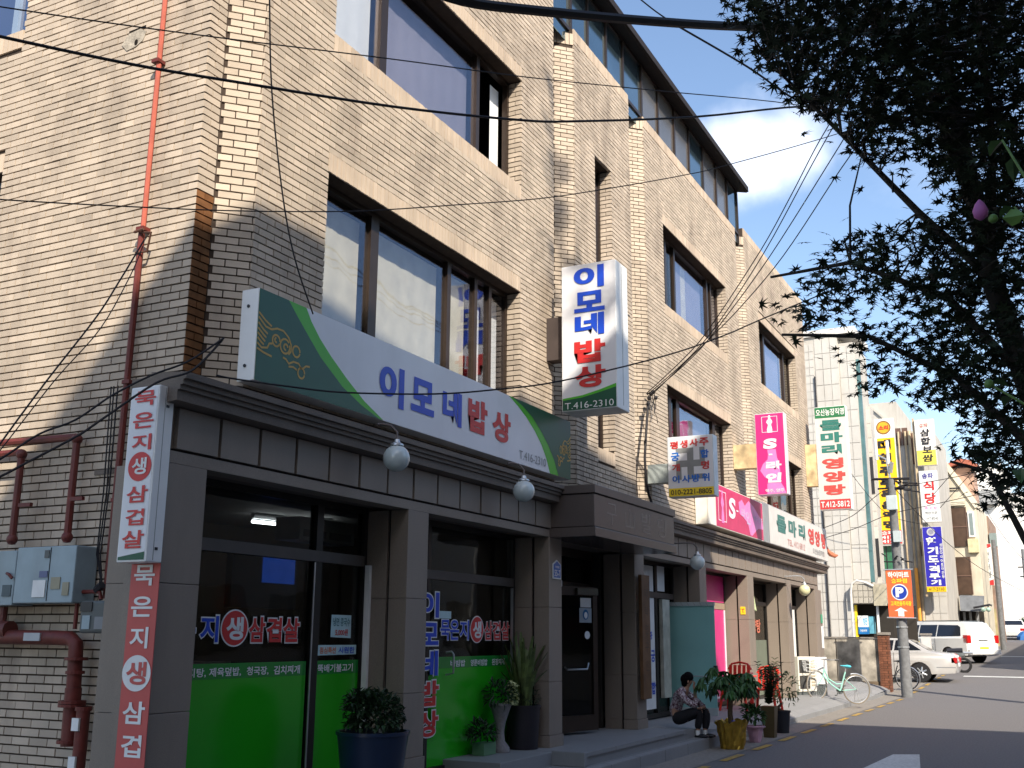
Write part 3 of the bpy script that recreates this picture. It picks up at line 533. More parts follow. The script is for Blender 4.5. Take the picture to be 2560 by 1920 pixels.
def strip(name, y0, y1, dz, mt, xs=XS, **k):
    mb = MB()
    for a, b in zip(xs, xs[1:]):
        mb.poly([(a, y0, gz(a) + dz), (b, y0, gz(b) + dz), (b, y1, gz(b) + dz), (a, y1, gz(a) + dz)])
    return mb.build(name, mt, None, **k)


strip('ground', -300, 300, -.012, M_CONC, kind='structure')
strip('road', -2.4, 4.42, 0.0, M_ASPH, kind='structure')
strip('gutter', 4.42, 4.95, .004, M_CONC, kind='structure')
# dashed worn yellow edge line
for i in range(26):
    a = 8.1 + i * 1.62
    b = a + .92
    w = .055
    yy = 4.30
    mb = MB().poly([(a, yy - w, gz(a) + .008), (b, yy - w, gz(b) + .008), (b, yy + w, gz(b) + .008), (a, yy + w, gz(a) + .008)])
    mb.build('yellow_road_dash', M_YLINE, None, kind='structure', label='worn yellow dash painted along the road edge')
MB().poly([(13.9, 2.56, .008), (16.62, 2.43, .008), (16.80, 2.10, .008), (14.4, 1.80, .008)]).build('white_road_marking', M_WLINE, None, kind='structure')
for (xa, xb, ya, yb) in ((42, 42.6, -1, 3.6), (58, 58.5, -1, 3.2)):
    MB().poly([(xa, ya, gz(xa) + .01), (xb, ya, gz(xb) + .01), (xb, yb, gz(xb) + .01), (xa, yb, gz(xa) + .01)]).build('white_road_marking', M_WLINE, None, kind='structure')
# kerb slabs and the sloping pavement east of the steps, laid as slabs
pave = bpy.data.objects.new('pavement', None); COL.objects.link(pave); pave['kind'] = 'structure'


def ptop(x, y):
    """height of the pavement surface"""
    if x < 15.3:
        return .15
    t = min(1, max(0, (x - 15.3) / 2.2))
    hi = .15 + t * 0 + (.30 - .15) * max(0, min(1, (y - 5.0) / .7)) * (t if y < 5.7 else 1)
    return hi * (1 - .0 * t)


mb = MB()
for a, b in zip([-10, 6, 10, 12, 14, 15.3, 16.4, 17.5, 20, 24, 28, 31, 33.9], [6, 10, 12, 14, 15.3, 16.4, 17.5, 20, 24, 28, 31, 33.9]):
    k = lambda x, y: (x, y, ptop(x, y) + (.0 if x < 28 else gz(x)) - (.05 if x > 17 else 0) * (1 if y < 5.0 else 0))
    ys = [4.955, 5.12, 5.4, 5.7, 6.6]
    for c, d in zip(ys, ys[1:]):
        mb.poly([k(a, c), k(b, c), k(b, d), k(a, d)])
mb.build('pavement_surface', M_PAVE, pave)
random.seed(11)
x = -2.0
while x < 33.5:
    L = .95
    h = .15 if x < 17 else .10
    MB().box(x, x + L - .012, 4.94, 5.06, -.05, h + gz(x) + .004).build('kerb_stone', M_STEP, pave, bevel=.008)
    x += L
# platform with steps in front of the shop fronts
plat = bpy.data.objects.new('entrance_platform', None); COL.objects.link(plat); plat['kind'] = 'structure'
bx('platform_slab', M_STEP, plat, 10.5, 11.80, 5.49, 6.6, .10, .299, bevel=.006)
bx('platform_slab', M_STEP, plat, 11.803, 15.6, 5.13, 7.2, .10, .301, bevel=.006)
bx('platform_slab', M_STEP, plat, 15.603, 28.9, 5.72, 6.6, .10, .297)
mb = MB().ext([(15.603, 5.13, .10), (15.603, 5.13, .299), (17.6, 5.13, .17), (17.6, 5.13, .10)], (0, .59, 0))
mb.build('ramp_slab', M_STEP, plat)
bx('threshold_slab', M_STEP, plat, 5.6, 10.497, 5.66, 6.6, .10, .172)
for xx in (11.9, 12.8, 13.7, 14.6):
    bx('step_nosing', M_STEP, plat, xx, xx + .888, 5.10, 5.128, .255, .302)
bx('platform_corner_block', M_STEP, plat, 11.78, 11.86, 5.08, 5.50, .15, .315, bevel=.01)

# ================================================================ BRICK BUILDING
bld = thing('brick_building', 'long cream brick building with stone shop fronts, dark windows and a glazed top floor', 'building', (6, 5.7, 0))
C_H, B_L, B_H = .067, .19, .054
D, DG = 5.80, 6.04
BRK = []     # (origin, u, n, len, height) centre-based
REC = .020


def brick_rows(O, u, n, u0, u1, z0, z1, holes=(), zoff=0.0, phase=0.0):
    """stretcher bond on the vertical plane through O, u = run direction, n = outward normal"""
    k0 = int(math.floor((z0 - zoff) / C_H + .5))
    k = k0
    while True:
        zc = zoff + (k + .5) * C_H
        if zc + C_H / 2 > z1 + .01:
            break
        if zc - C_H / 2 < z0 - .01:
            k += 1; continue
        segs = [(u0, u1)]
        for (a, b, c, d) in holes:
            if c - .012 < zc < d + .012:
                ns = []
                for (s, e) in segs:
                    if b <= s or a >= e:
                        ns.append((s, e)); continue
                    if a > s: ns.append((s, a))
                    if b < e: ns.append((b, e))
                segs = ns
        ofs = phase + (.1 if k % 2 else 0)
        for (s, e) in segs:
            j = math.floor((s - ofs) / .2)
            p = ofs + j * .2
            while p < e - .02:
                a, b = max(p, s + .001), min(p + .19, e - .001)
                if b - a > .025:
                    BRK.append((O, u, n, (a + b) / 2, zc, b - a, B_H))
                p += .2
        k += 1


def soldiers(O, u, n, u0, u1, z0, z1, out):
    c = max(1, round((u1 - u0) / .0675))
    w = (u1 - u0) / c
    for i in range(c):
        out.append((O, u, n, u0 + (i + .5) * w, (z0 + z1) / 2, w - .009, z1 - z0 - .008))


def brick_mesh(lst, name, mt, parent, jit=.0018, depth=.05, kind=None):
    N = len(lst)
    O = np.array([b[0] for b in lst]); U = np.array([b[1] for b in lst]); Nn = np.array([b[2] for b in lst])
    uc = np.array([b[3] for b in lst]); zc = np.array([b[4] for b in lst]); ln = np.array([b[5] for b in lst]); hh = np.array([b[6] for b in lst])
    j = rng.uniform(-jit, jit, N)
    tilt = rng.normal(0, .0010, (N, 2))
    Z = np.array([0, 0, 1.])
    V = np.zeros((N, 8, 3))
    k = 0
    for dn_ in (0, 1):
        for du in (-1, 1):
            for dz in (-1, 1):
                c = O + U * (uc + du * ln / 2)[:, None] + Z * (zc + dz * hh / 2)[:, None]
                if dn_ == 0:
                    c = c + Nn * (j + tilt[:, 0] * du + tilt[:, 1] * dz)[:, None]
                else:
                    c = c - Nn * depth
                V[:, k] = c; k += 1
    # order: 0(--)1(-+)2(+-)3(++) front, 4..7 back
    F = np.array([[0, 2, 3, 1], [0, 1, 5, 4], [2, 6, 7, 3], [1, 3, 7, 5], [0, 4, 6, 2]])
    faces = (np.arange(N)[:, None, None] * 8 + F[None]).reshape(-1)
    off = np.array(world_loc(parent)) if parent else np.zeros(3)
    me = bpy.data.meshes.new(name)
    me.vertices.add(N * 8); me.vertices.foreach_set('co', (V.reshape(-1, 3) - off).reshape(-1))
    nf = N * 5
    me.loops.add(nf * 4); me.loops.foreach_set('vertex_index', faces)
    me.polygons.add(nf); me.polygons.foreach_set('loop_start', np.arange(nf) * 4); me.polygons.foreach_set('loop_total', np.full(nf, 4))
    me.polygons.foreach_set('use_smooth', np.zeros(nf, dtype=bool))
    me.update(calc_edges=True); me.validate()
    me.materials.append(mt)
    o = bpy.data.objects.new(name, me); COL.objects.link(o); o.parent = parent
    if kind: o['kind'] = kind
    return o


def rects(u0, u1, z0, z1, holes):
    us = sorted({u0, u1, *[min(max(h[0], u0), u1) for h in holes], *[min(max(h[1], u0), u1) for h in holes]})
    zs = sorted({z0, z1, *[min(max(h[2], z0), z1) for h in holes], *[min(max(h[3], z0), z1) for h in holes]})
    out = []
    for c, d in zip(zs, zs[1:]):
        st = None
        for a, b in zip(us, us[1:]):
            m_, n_ = (a + b) / 2, (c + d) / 2
            solid = not any(h[0] < m_ < h[1] and h[2] < n_ < h[3] for h in holes)
            if solid:
                if st is None: st = a
                e = b
            elif st is not None:
                out.append((st, e, c, d)); st = None
        if st is not None: out.append((st, e, c, d))
    return out


SB = []      # soldier bricks
S0, S1 = 3.42, 10.5
wins = []    # (x0,x1,z0,z1)
bays = [(6.53, 12.54, 13.0), (13.26, 15.55, 10.52), (16.25, 22.11, 10.46), (22.83, 28.90, 10.72)]
openings = {0: [(7.50, 11.54, 4.34, 5.843), (7.50, 11.54, 7.288, 8.79)],
            1: [(14.03, 14.70, 4.25, 6.10), (14.03, 14.70, 6.62, 8.80)],
            2: [(17.17, 21.15, 4.34, 5.845), (17.17, 21.15, 7.30, 8.79)],
            3: [(23.86, 27.70, 4.34, 5.845), (23.86, 27.70, 7.30, 8.82)]}
shell = MB()
OX = (0, D, 0)
for i, (a, b, top) in enumerate(bays):
    hs_ = []
    bh = []
    for (x0, x1, z0, z1) in openings[i]:
        hs_.append((x0, x1, z0, z1))
        bh.append((x0, x1, z0 - .20, z1 + .20 if i != 1 else z1))
        soldiers(OX, (1, 0, 0), YN, x0, x1, z0 - .195, z0, SB)
        if i != 1:
            soldiers(OX, (1, 0, 0), YN, x0, x1, z1, z1 + .195, SB)
        # reveals: brick on the jamb that shows, mortar box behind
        brick_rows((x1 - .010, 0, 0), (0, 1, 0), XN, D + .004, 5.99, z0, z1, zoff=S0)
        brick_rows((x0 + .010, 0, 0), (0, 1, 0), (1, 0, 0), D + .004, 5.99, z0, z1, zoff=S0)
    for (p, q, c, d) in rects(a, b, S0, top, hs_):
        shell.box(p, q, D + REC, D + .24, c, d)
    brick_rows(OX, (1, 0, 0), YN, a + .002, b - .002, S0, top - .2, bh, zoff=S0)
    soldiers(OX, (1, 0, 0), YN, a, b, top - .195, top, SB)
# grooves between the bays: chamfer, flat, chamfer
r2 = math.sqrt(.5)
for (a, b, top) in ((12.54, 13.26, 10.43), (15.55, 16.25, 10.40), (22.11, 22.83, 10.50)):
    shell.box(a + .24, b - .24, DG + REC, DG + .2, S0, top)
    shell.ext([(a + .009, D + .009 + REC, S0), (a + .249, DG + .009 + REC, S0), (a + .24, DG + .2, S0), (a, D + .24, S0)], (0, 0, top - S0))
    shell.ext([(b - .009, D + .009 + REC, S0), (b, D + .24, S0), (b - .24, DG + .2, S0), (b - .249, DG + .009 + REC, S0)], (0, 0, top - S0))
    brick_rows((0, DG, 0), (1, 0, 0), YN, a + .25, b - .25, S0, top - .2, zoff=S0)
    brick_rows((a, D, 0), (r2, r2, 0), (r2, -r2, 0), .006, .335, S0, top - .2, zoff=S0, phase=.07)
    brick_rows((b - .24, DG, 0), (r2, -r2, 0), (-r2, -r2, 0), .006, .337, S0, top - .2, zoff=S0, phase=.03)
    soldiers((b - .24, DG, 0), (r2, -r2, 0), (-r2, -r2, 0), .004, .337, top - .195, top, SB)
    soldiers((0, DG, 0), (1, 0, 0), YN, a + .25, b - .25, top - .195, top, SB)
# corner by the alley: flat strip and chamfer
shell.box(6.09 + REC, 6.29, DG + REC, DG + .2, S0, 13)
shell.ext([(6.53 - .009, D + .009 + REC, S0), (6.53, D + .24, S0), (6.29, DG + .2, S0), (6.281, DG + .009 + REC, S0)], (0, 0, 9.58))
nb0 = len(BRK)
brick_rows((0, DG, 0), (1, 0, 0), YN, 6.094, 6.288, S0, 13, zoff=S0, phase=.09)
CORN = set(range(nb0, len(BRK)))
brick_rows((6.29, DG, 0), (r2, -r2, 0), (-r2, -r2, 0), .004, .337, S0, 13, zoff=S0, phase=.03)
# alley side wall
side_h = [(8.45, 9.95, 7.28, 8.8), (8.50, 9.95, 4.35, 5.80)]
sb_h = [(a - 0, b, c - .2, d + .2) for a, b, c, d in side_h]
for (a, b, c, d) in side_h:
    soldiers((6.09, 0, 0), (0, 1, 0), XN, a, b, c - .195, c, SB)
    soldiers((6.09, 0, 0), (0, 1, 0), XN, a, b, d, d + .195, SB)
for (p, q, c, d) in rects(DG + .005, 12.0, 0, 13, side_h):
    shell.box(6.09 + REC, 6.33, p + REC, q, c, d)
brick_rows((6.09, 0, 0), (0, 1, 0), XN, DG + .005, 11.0, 0.0, 13, sb_h, zoff=S0 - 51 * C_H, phase=.045)
# body of the house behind
shell.box(28.86, 29.06, D + .05, 12.0, 0, 10.7)
shell.box(6.33, 29.0, 11.8, 12.0, 0, 10.5)
shell.box(6.10, 12.6, 6.04, 12.0, 12.8, 13.0)
shell.box(12.35, 12.55, 6.04, 12.0, 10.2, 13.0)
shell.box(6.35, 29.0, 6.05, 12.0, 10.0, 10.2)
shell.build('wall', M_MORTAR, bld)
# the 300 largest-looking bricks are parts of their own
cx_, cy_, cz_ = 0, 0, 1.6
sc = []
for i, b in enumerate(BRK):
    if abs(b[5] - .19) > .002 or i in CORN:
        continue
    p = (b[0][0] + b[1][0] * b[3], b[0][1] + b[1][1] * b[3], b[4])
    d2 = p[0] ** 2 + p[1] ** 2 + (p[2] - 1.6) ** 2
    cosn = -(p[0] * b[2][0] + p[1] * b[2][1]) / math.sqrt(d2)
    v = Vector((p[0], p[1], p[2] - 1.6))
    zc = v.dot(fw)
    sx, sy = v.dot(rx) / zc, v.dot(dn) / zc
    if abs(sx) > .47 or abs(sy) > .355 or cosn <= .05:
        continue
    if b[2][0] < -.9 and p[1] < 6.3 and p[2] < 3.4:
        continue
    sc.append((cosn / d2, i))
sc.sort(reverse=True)
pick = [i for _, i in sc[:300]]
ps = set(pick)
unit = {}
for i in pick:
    O, u, n, uc, zc, ln, hh = BRK[i]
    key = n
    if key not in unit:
        t = brick_mesh([((0, 0, 0), u, n, 0, 0, .19, B_H)], 'brick', M_BRICK, None, jit=0)
        unit[key] = t.data
        bpy.data.objects.remove(t)
    o = bpy.data.objects.new('brick', unit[key])
    COL.objects.link(o)
    o.parent = bld
    o.location = Vector(O) + Vector(u) * uc + Vector((0, 0, zc)) + Vector(n) * random.uniform(-.002, .002) - world_loc(bld)
brick_mesh([b for i, b in enumerate(BRK) if i not in ps and i not in CORN], 'brick_field', M_BRICK, bld, kind='stuff')
brick_mesh([BRK[i] for i in CORN if BRK[i][4] > 5.16 or BRK[i][4] < 3.6], 'corner_brick_field', M_BRICK, bld, kind='stuff')
brick_mesh([BRK[i] for i in CORN if 3.6 <= BRK[i][4] <= 5.16], 'stained_brick_field', M_RUST, bld, kind='stuff')
brick_mesh(SB, 'soldier_brick_field', M_SOLDIER, bld, kind='stuff')


# ---------------------------------------------------------------- windows in the brick wall
def window(x0, x1, z0, z1, mulls, y=5.99, curtains=(), frame=M_BROWNAL, pane=M_GLASS, sash=(), open_gap=None):
    mb = MB()
    fw_, t = .05, .08
    mb.box(x0, x1, y, y + t, z1 - fw_, z1).box(x0, x1, y, y + t, z0, z0 + fw_)
    mb.box(x0, x0 + fw_, y + .002, y + t - .002, z0 + fw_, z1 - fw_).box(x1 - fw_, x1, y + .002, y + t - .002, z0 + fw_, z1 - fw_)
    w = mb.build('window', frame, bld)
    for (a, b) in mulls:
        bx('mullion', frame, w, a, b, y - .006, y + t - .004, z0 + fw_, z1 - fw_)
    ed = [x0 + fw_] + [v for mm in mulls for v in mm] + [x1 - fw_]
    for k in range(0, len(ed), 2):
        a, b = ed[k], ed[k + 1]
        if open_gap is not None and k // 2 == open_gap:
            continue
        pm = pane[k // 2] if isinstance(pane, (list, tuple)) else pane
        bx('pane', pm, w, a, b, y + .03, y + .036, z0 + fw_, z1 - fw_)
    for (a, b, mt_) in curtains:
        # softly pleated cloth
        n = max(6, int((b - a) / .03))
        mb = MB()
        for s in range(n):
            u0, u1 = a + (b - a) * s / n, a + (b - a) * (s + 1) / n
            q0, q1 = .002 * math.sin(s * .7), .002 * math.sin((s + 1) * .7)
            mb.poly([(u0, y + .13 + q0, z0 + .03), (u1, y + .13 + q1, z0 + .03), (u1, y + .13 + q1, z1 - .12), (u0, y + .13 + q0, z1 - .12)])
        mb.build('curtain', mt_, w, smooth=True)
    return w


window(7.50, 11.54, 7.288, 8.79, [(8.52, 8.65), (10.64, 10.72)], curtains=((7.52, 8.5, M_CURTW), (8.67, 10.62, M_BLIND), (11.24, 11.47, M_CURTW)), pane=M_GLASS, open_gap=2)
window(7.50, 11.54, 4.34, 5.843, [(8.49, 8.63), (10.03, 10.11), (10.67, 10.74), (11.03, 11.10)], curtains=((7.52, 8.47, M_CURTAIN), (8.65, 10.0, M_CURTAIN), (10.13, 10.65, M_CURTAIN), (10.76, 11.02, M_CURTW), (11.26, 11.48, M_CURTW)), pane=M_GLASS)
window(14.03, 14.70, 6.62, 8.80, [], pane=M_GLASSB)
w_ = window(14.03, 14.70, 4.25, 6.10, [], pane=M_GLASSB)
bx('mullion', M_BROWNAL, w_, 14.08, 14.65, 5.985, 6.05, 5.05, 5.11)
window(17.17, 21.15, 7.30, 8.79, [(17.75, 17.86), (18.28, 18.36), (20.35, 20.44), (20.62, 20.68)], curtains=((18.38, 19.06, M_BLIND), (19.06, 19.36, M_CURTAIN), (19.36, 20.33, M_BLIND), (20.70, 21.08, M_CURTW)), pane=[M_GLASSD, M_GLASSD, M_GLASS, M_GLASSD, M_GLASS])
window(17.17, 21.15, 4.34, 5.845, [(17.76, 17.90), (18.18, 18.36), (20.43, 20.60)], curtains=((18.38, 20.4, M_BLIND), (20.62, 21.10, M_CURTW)), pane=[M_GLASSD, M_GLASSD, M_GLASS, M_GLASS])
window(23.86, 27.70, 7.30, 8.82, [(24.95, 25.07), (26.99, 27.08)], curtains=((25.1, 26.95, M_BLIND), (27.12, 27.62, M_CURTAIN)), pane=[M_GLASSD, M_GLASS, M_GLASSD])
window(23.86, 27.70, 4.34, 5.845, [(25.0, 25.2), (27.1, 27.2)], pane=[M_GLASSD, M_GLASSD, M_GLASSD])
# top-hung sash pushed open in the stair window
mb = MB().ext([(14.02, 5.97, 6.60), (14.71, 5.97, 6.60), (14.71, 5.52, 6.34), (14.02, 5.52, 6.34)], (0, .02, .035))
mb.build('open_sash', M_DARKAL, bld)
# side windows
for (a, b, c, d) in side_h:
    w = MB().box(6.25, 6.32, a, b, d - .05, d).box(6.25, 6.32, a, b, c, c + .05).box(6.252, 6.318, a, a + .05, c + .05, d - .05).box(6.252, 6.318, b - .05, b, c + .05, d - .05).build('window', mat('grey_blue_frame', (.20, .27, .38), .5), bld)
    bx('pane', M_GLASSB if c > 6 else M_GLASSD, w, 6.275, 6.281, a + .05, b - .05, c + .05, d - .05)
    bx('mullion', mat('grey_blue_frame', (.2, .27, .38)), w, 6.245, 6.315, a + .32, a + .40, c + .05, d - .05)
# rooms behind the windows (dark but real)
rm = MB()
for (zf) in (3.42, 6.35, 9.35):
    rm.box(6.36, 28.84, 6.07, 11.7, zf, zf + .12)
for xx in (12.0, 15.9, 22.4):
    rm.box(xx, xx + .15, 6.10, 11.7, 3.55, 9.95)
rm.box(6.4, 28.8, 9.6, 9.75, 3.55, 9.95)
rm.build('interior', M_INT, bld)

# ---------------------------------------------------------------- glazed top floor
pent = MB()
Y0 = 5.88
ml = [12.58, 13.32, 13.97, 14.74, 15.50, 16.40, 17.27, 18.21, 19.11, 20.05, 21.0, 21.84, 22.68]
for x in ml:
    pent.box(x - .03, x + .03, Y0 - .02, Y0 + .05, 10.3, 11.6)
pent.box(12.55, 22.71, Y0 - .015, Y0 + .045, 10.50, 10.56).box(12.55, 22.71, Y0 - .015, Y0 + .045, 11.52, 11.58)
pw = pent.build('glazed_top_floor', M_BROWNAL, bld)
for k, (a, b) in enumerate(zip(ml, ml[1:])):
    # every pane leans a hair differently, as real glazing does
    e = random.uniform(-.006, .006)
    MB().ext([(a + .03, Y0 + .012 + e, 10.3), (b - .03, Y0 + .012 - e, 10.3), (b - .03, Y0 + .014 - e * .5, 11.52), (a + .03, Y0 + .014 + e * .5, 11.52)], (0, .01, 0)).build('pane', M_PENTG if k in (5, 6, 7, 9, 10) else M_PENT, pw)
bx('pane', M_PENT, pw, 22.69, 22.70, Y0 + .06, 8.6, 10.3, 11.52)
mb = MB()
mb.ext([(12.5, 5.64, 11.50), (12.5, 5.64, 11.62), (12.5, 9.0, 12.1), (12.5, 9.0, 11.62), (12.5, 5.95, 11.58)], (10.2, 0, 0))
mb.build('roof', mat('dark_roof_sheet', (.022, .018, .018), .7, spec=.2), bld)
bx('gutter', mat('dark_roof_sheet', (.03, .025, .025)), bld, 12.5, 22.7, 5.60, 5.64, 11.51, 11.63)

# ---------------------------------------------------------------- stone ground floor
YS = 5.70
# cornice: stepped mouldings, in runs left and right of the canopy
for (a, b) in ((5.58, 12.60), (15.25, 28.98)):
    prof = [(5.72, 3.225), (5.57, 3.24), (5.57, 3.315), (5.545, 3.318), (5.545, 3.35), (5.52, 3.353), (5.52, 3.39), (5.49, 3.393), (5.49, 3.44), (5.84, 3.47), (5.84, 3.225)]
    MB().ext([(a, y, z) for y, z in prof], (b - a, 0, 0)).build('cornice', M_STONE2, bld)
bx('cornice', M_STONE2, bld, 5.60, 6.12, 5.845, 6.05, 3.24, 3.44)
# frieze ground and lintel band
bx('frieze', M_STONE, bld, 5.68, 12.2, YS + .028, YS + .2, 2.90, 3.232)
bx('frieze', M_STONE, bld, 15.3, 28.35, YS + .028, YS + .2, 2.90, 3.232)
bx('lintel_band', M_STONE, bld, 5.675, 12.2, YS + .002, YS + .2, 2.81, 2.898)
bx('lintel_band', M_STONE, bld, 15.3, 28.352, YS + .002, YS + .2, 2.81, 2.898)
pm = MB().ext([(0, 0, 0), (.430, 0, 0), (.430, 0, .30), (0, 0, .30)], (0, .045, 0)).build('frieze_panel', M_STONE, bld)
pmesh = pm.data
pmesh.transform(Matrix.Translation(world_loc(bld)))
bpy.data.objects.remove(pm)
xs_ = [5.74 + .4635 * k for k in range(14)] + [15.36 + .4635 * k for k in range(28)]
for x in xs_:
    o = bpy.data.objects.new('frieze_panel', pmesh)
    COL.objects.link(o); o.parent = bld
    o.location = Vector((x, YS - .010 + random.uniform(-.002, .002), 2.918)) - world_loc(bld)
# dark undercut joint below the panels
bx('frieze_joint', M_GAP, bld, 5.70, 12.15, YS + .012, YS + .02, 2.899, 2.913)
bx('frieze_joint', M_GAP, bld, 15.32, 28.3, YS + .012, YS + .02, 2.899, 2.913)


def pillar(x0, x1, z0=.05, ztop=2.81, yb=6.20):
    p = bld
    zs = [z0, z0 + .42 if z0 < .2 else z0 + .14, 1.06, 1.95, ztop]
    for c, d in zip(zs, zs[1:]):
        e = .012 if c == z0 else 0
        mb = MB().box(x0 - e, x1 + e, YS - e, 5.905, c + .002, d - .002)
        mb.build('pillar_stone', M_STONE, p, bevel=.004)
        MB().box(x0 + .006, x1 - .006, 5.94, yb, c + .002, d - .002).build('jamb_stone', M_STONE, p)
    bx('jamb_joint', M_GAP, p, x0 + .035, x1 - .035, 5.906, 5.939, z0, ztop)


for (a, b, z0) in ((5.66, 6.08, .0), (8.905, 9.285, .05), (12.155, 12.53, .30), (15.14, 15.54, .30), (18.32, 18.72, .30), (21.495, 21.965, .30), (24.886, 25.32, .30), (27.934, 28.26, .30)):
    pillar(a, b, z0)
bx('side_stone', M_STONE, bld, 5.665, 6.08, 5.94, 6.03, 0, 3.0)
bx('pillar_stone', M_STONE, bld, 28.3, 28.95, YS + .05, 6.2, .1, 2.81)
# soffits over the recessed shop fronts
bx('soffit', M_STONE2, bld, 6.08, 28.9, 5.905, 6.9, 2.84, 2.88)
# canopy over the common entrance with the carved (now worn) building name
mb = MB().box(12.17, 15.25, 5.08, 5.80, 3.335, 3.44).box(12.17, 15.25, 5.08, 5.80, 2.80, 2.915)
mb.box(12.19, 15.23, 5.10, 5.80, 2.925, 3.325)
can = mb.build('canopy', M_CANOPY, bld, bevel=.006)
bx('canopy_joint', M_GAP, can, 12.20, 15.22, 5.106, 5.79, 2.915, 2.925)
bx('canopy_joint', M_GAP, can, 12.20, 15.22, 5.106, 5.79, 3.325, 3.335)
M_WORN = mat('worn_letter_trace', (.25, .205, .165), .5, noise=.5, scale=40)
M_WORN2 = mat('worn_letter_trace_faint', (.235, .19, .16), .4, noise=.35, scale=40)
cw = [(12.60, '구'), (13.24, '山'), (13.86, '빌'), (14.50, '딩')]
letters(can, [(s, x, x + .34, 2.99, 3.26) for x, s in cw[:1]], (0, 5.10, 0), (1, 0, 0), ZP, (0, -.002, 0), M_WORN2, bold=-.012)
letters(can, [(s, x, x + .34, 2.99, 3.26) for x, s in cw[1:]], (0, 5.10, 0), (1, 0, 0), ZP, (0, -.002, 0), M_WORN, bold=-.012)

# ---------------------------------------------------------------- shop fronts (recessed glazing)
YG = 6.20
M_TRANS = mat('transom_brown', (.085, .07, .06), .5)
M_STEEL = mat('brushed_steel', (.45, .47, .48), .3, .8)


def shopfront(x0, x1, z0, mulls, transom=(2.26, 2.36), top=2.84, pane=M_GLASSD, tmat=M_TRANS):
    mb = MB().box(x0, x1, YG - .03, YG + .06, top - .06, top).box(x0, x1, YG - .03, YG + .06, z0, z0 + .07)
    mb.box(x0, x0 + .05, YG - .028, YG + .058, z0 + .07, top - .06).box(x1 - .05, x1, YG - .028, YG + .058, z0 + .07, top - .06)
    sf = mb.build('shopfront', M_DARKAL, bld)
    bx('transom', tmat, sf, x0 + .05, x1 - .05, YG - .035, YG + .05, transom[0], transom[1])
    for (a, b) in mulls:
        bx('mullion', M_DARKAL, sf, a, b, YG - .032, YG + .055, z0 + .07, top - .06)
    ed = [x0 + .05] + [v for mm in mulls for v in mm] + [x1 - .05]
    for k in range(0, len(ed), 2):
        bx('pane', pane, sf, ed[k], ed[k + 1], YG + .006, YG + .014, z0 + .07, transom[0])
        bx('pane', pane, sf, ed[k], ed[k + 1], YG + .006, YG + .014, transom[1], top - .06)
    return sf


# --- restaurant bay one
sf = shopfront(6.09, 8.90, .17, [(8.075, 8.17)])
bx('door_edge', M_STEEL, sf, 8.045, 8.062, YG - .045, YG - .036, .25, 2.25)
bx('door_post', M_WHITE, sf, 8.865, 8.905, YG - .09, YG - .036, .60, 2.27)
for (a, b) in ((6.14, 8.04), (8.175, 8.86)):
    bx('green_film', M_GREENFILM, sf, a, b, YG - .003, YG + .003, .25, 1.245)
    bx('green_film_band', M_GREENFILM2, sf, a, b, YG - .004, YG + .003, 1.246, 1.368)
F1 = ((0, YG, 0), (1, 0, 0), ZP)
M_CYANP = mat('print_pale_cyan', (.45, .62, .64), .5)
M_WP = mat('print_white', (.72, .73, .72), .5)
row = [('은', 6.36, 6.60, 1.53, 1.75), ('지', 6.65, 6.86, 1.535, 1.745), ('삼', 7.23, 7.44, 1.535, 1.745), ('겹', 7.46, 7.66, 1.535, 1.745), ('살', 7.68, 7.91, 1.535, 1.745)]
letters(sf, row, *F1, (0, -.010, 0), M_WP, bold=.06, pad=.012, name='lettering_outline')
letters(sf, row[:2], *F1, (0, -.013, 0), M_BLUE, bold=.03)
letters(sf, row[2:], *F1, (0, -.013, 0), M_RED, bold=.03)


def oval(parent, cx, cz, rx_, rz_, y, txt=True, inv=False):
    flat(parent, 'oval_print', disc((cx, y, cz), rx_, (1, 0, 0), ZP, 36, rz_), M_WP)
    flat(parent, 'oval_print', disc((cx, y - .002, cz), rx_ - .014, (1, 0, 0), ZP, 36, rz_ - .012), M_RED)
    letters(parent, [('생', cx - rx_ * .62, cx + rx_ * .62, cz - rz_ * .64, cz + rz_ * .60)], (0, y, 0), (1, 0, 0), ZP, (0, -.004, 0), M_WP, bold=.035)


oval(sf, 7.055, 1.65, .17, .152, YG - .010)
letters(sf, [('우거지탕,', 6.36, 6.755, 1.262, 1.335), ('제육덮밥,', 6.79, 7.17, 1.262, 1.335), ('청국장,', 7.24, 7.52, 1.262, 1.335), ('김치찌개', 7.59, 7.95, 1.262, 1.335), ('뚝배기불고기', 8.21, 8.76, 1.262, 1.335)], *F1, (0, -.008, 0), M_WP, bold=.02)
flat(sf, 'paper_notice', [(8.38, YG - .01, 1.58), (8.705, YG - .01, 1.57), (8.70, YG - .01, 1.785), (8.385, YG - .01, 1.785)], M_CYANP)
letters(sf, [('냉면 콩국수', 8.41, 8.68, 1.68, 1.76)], *F1, (0, -.013, 0), mat('print_green_purple', (.10, .22, .22)), bold=.02)
letters(sf, [('5,000원', 8.45, 8.65, 1.59, 1.655)], *F1, (0, -.013, 0), M_RED, bold=.02)
flat(sf, 'paper_notice', [(8.19, YG - .01, 1.415), (8.80, YG - .01, 1.42), (8.80, YG - .01, 1.508), (8.19, YG - .01, 1.508)], M_CYANP)
letters(sf, [('점심특선', 8.22, 8.47, 1.43, 1.49)], *F1, (0, -.013, 0), mat('print_orange', (.60, .16, .05)), bold=.02)
letters(sf, [('시원한', 8.51, 8.77, 1.43, 1.49)], *F1, (0, -.013, 0), M_BLUE, bold=.02)
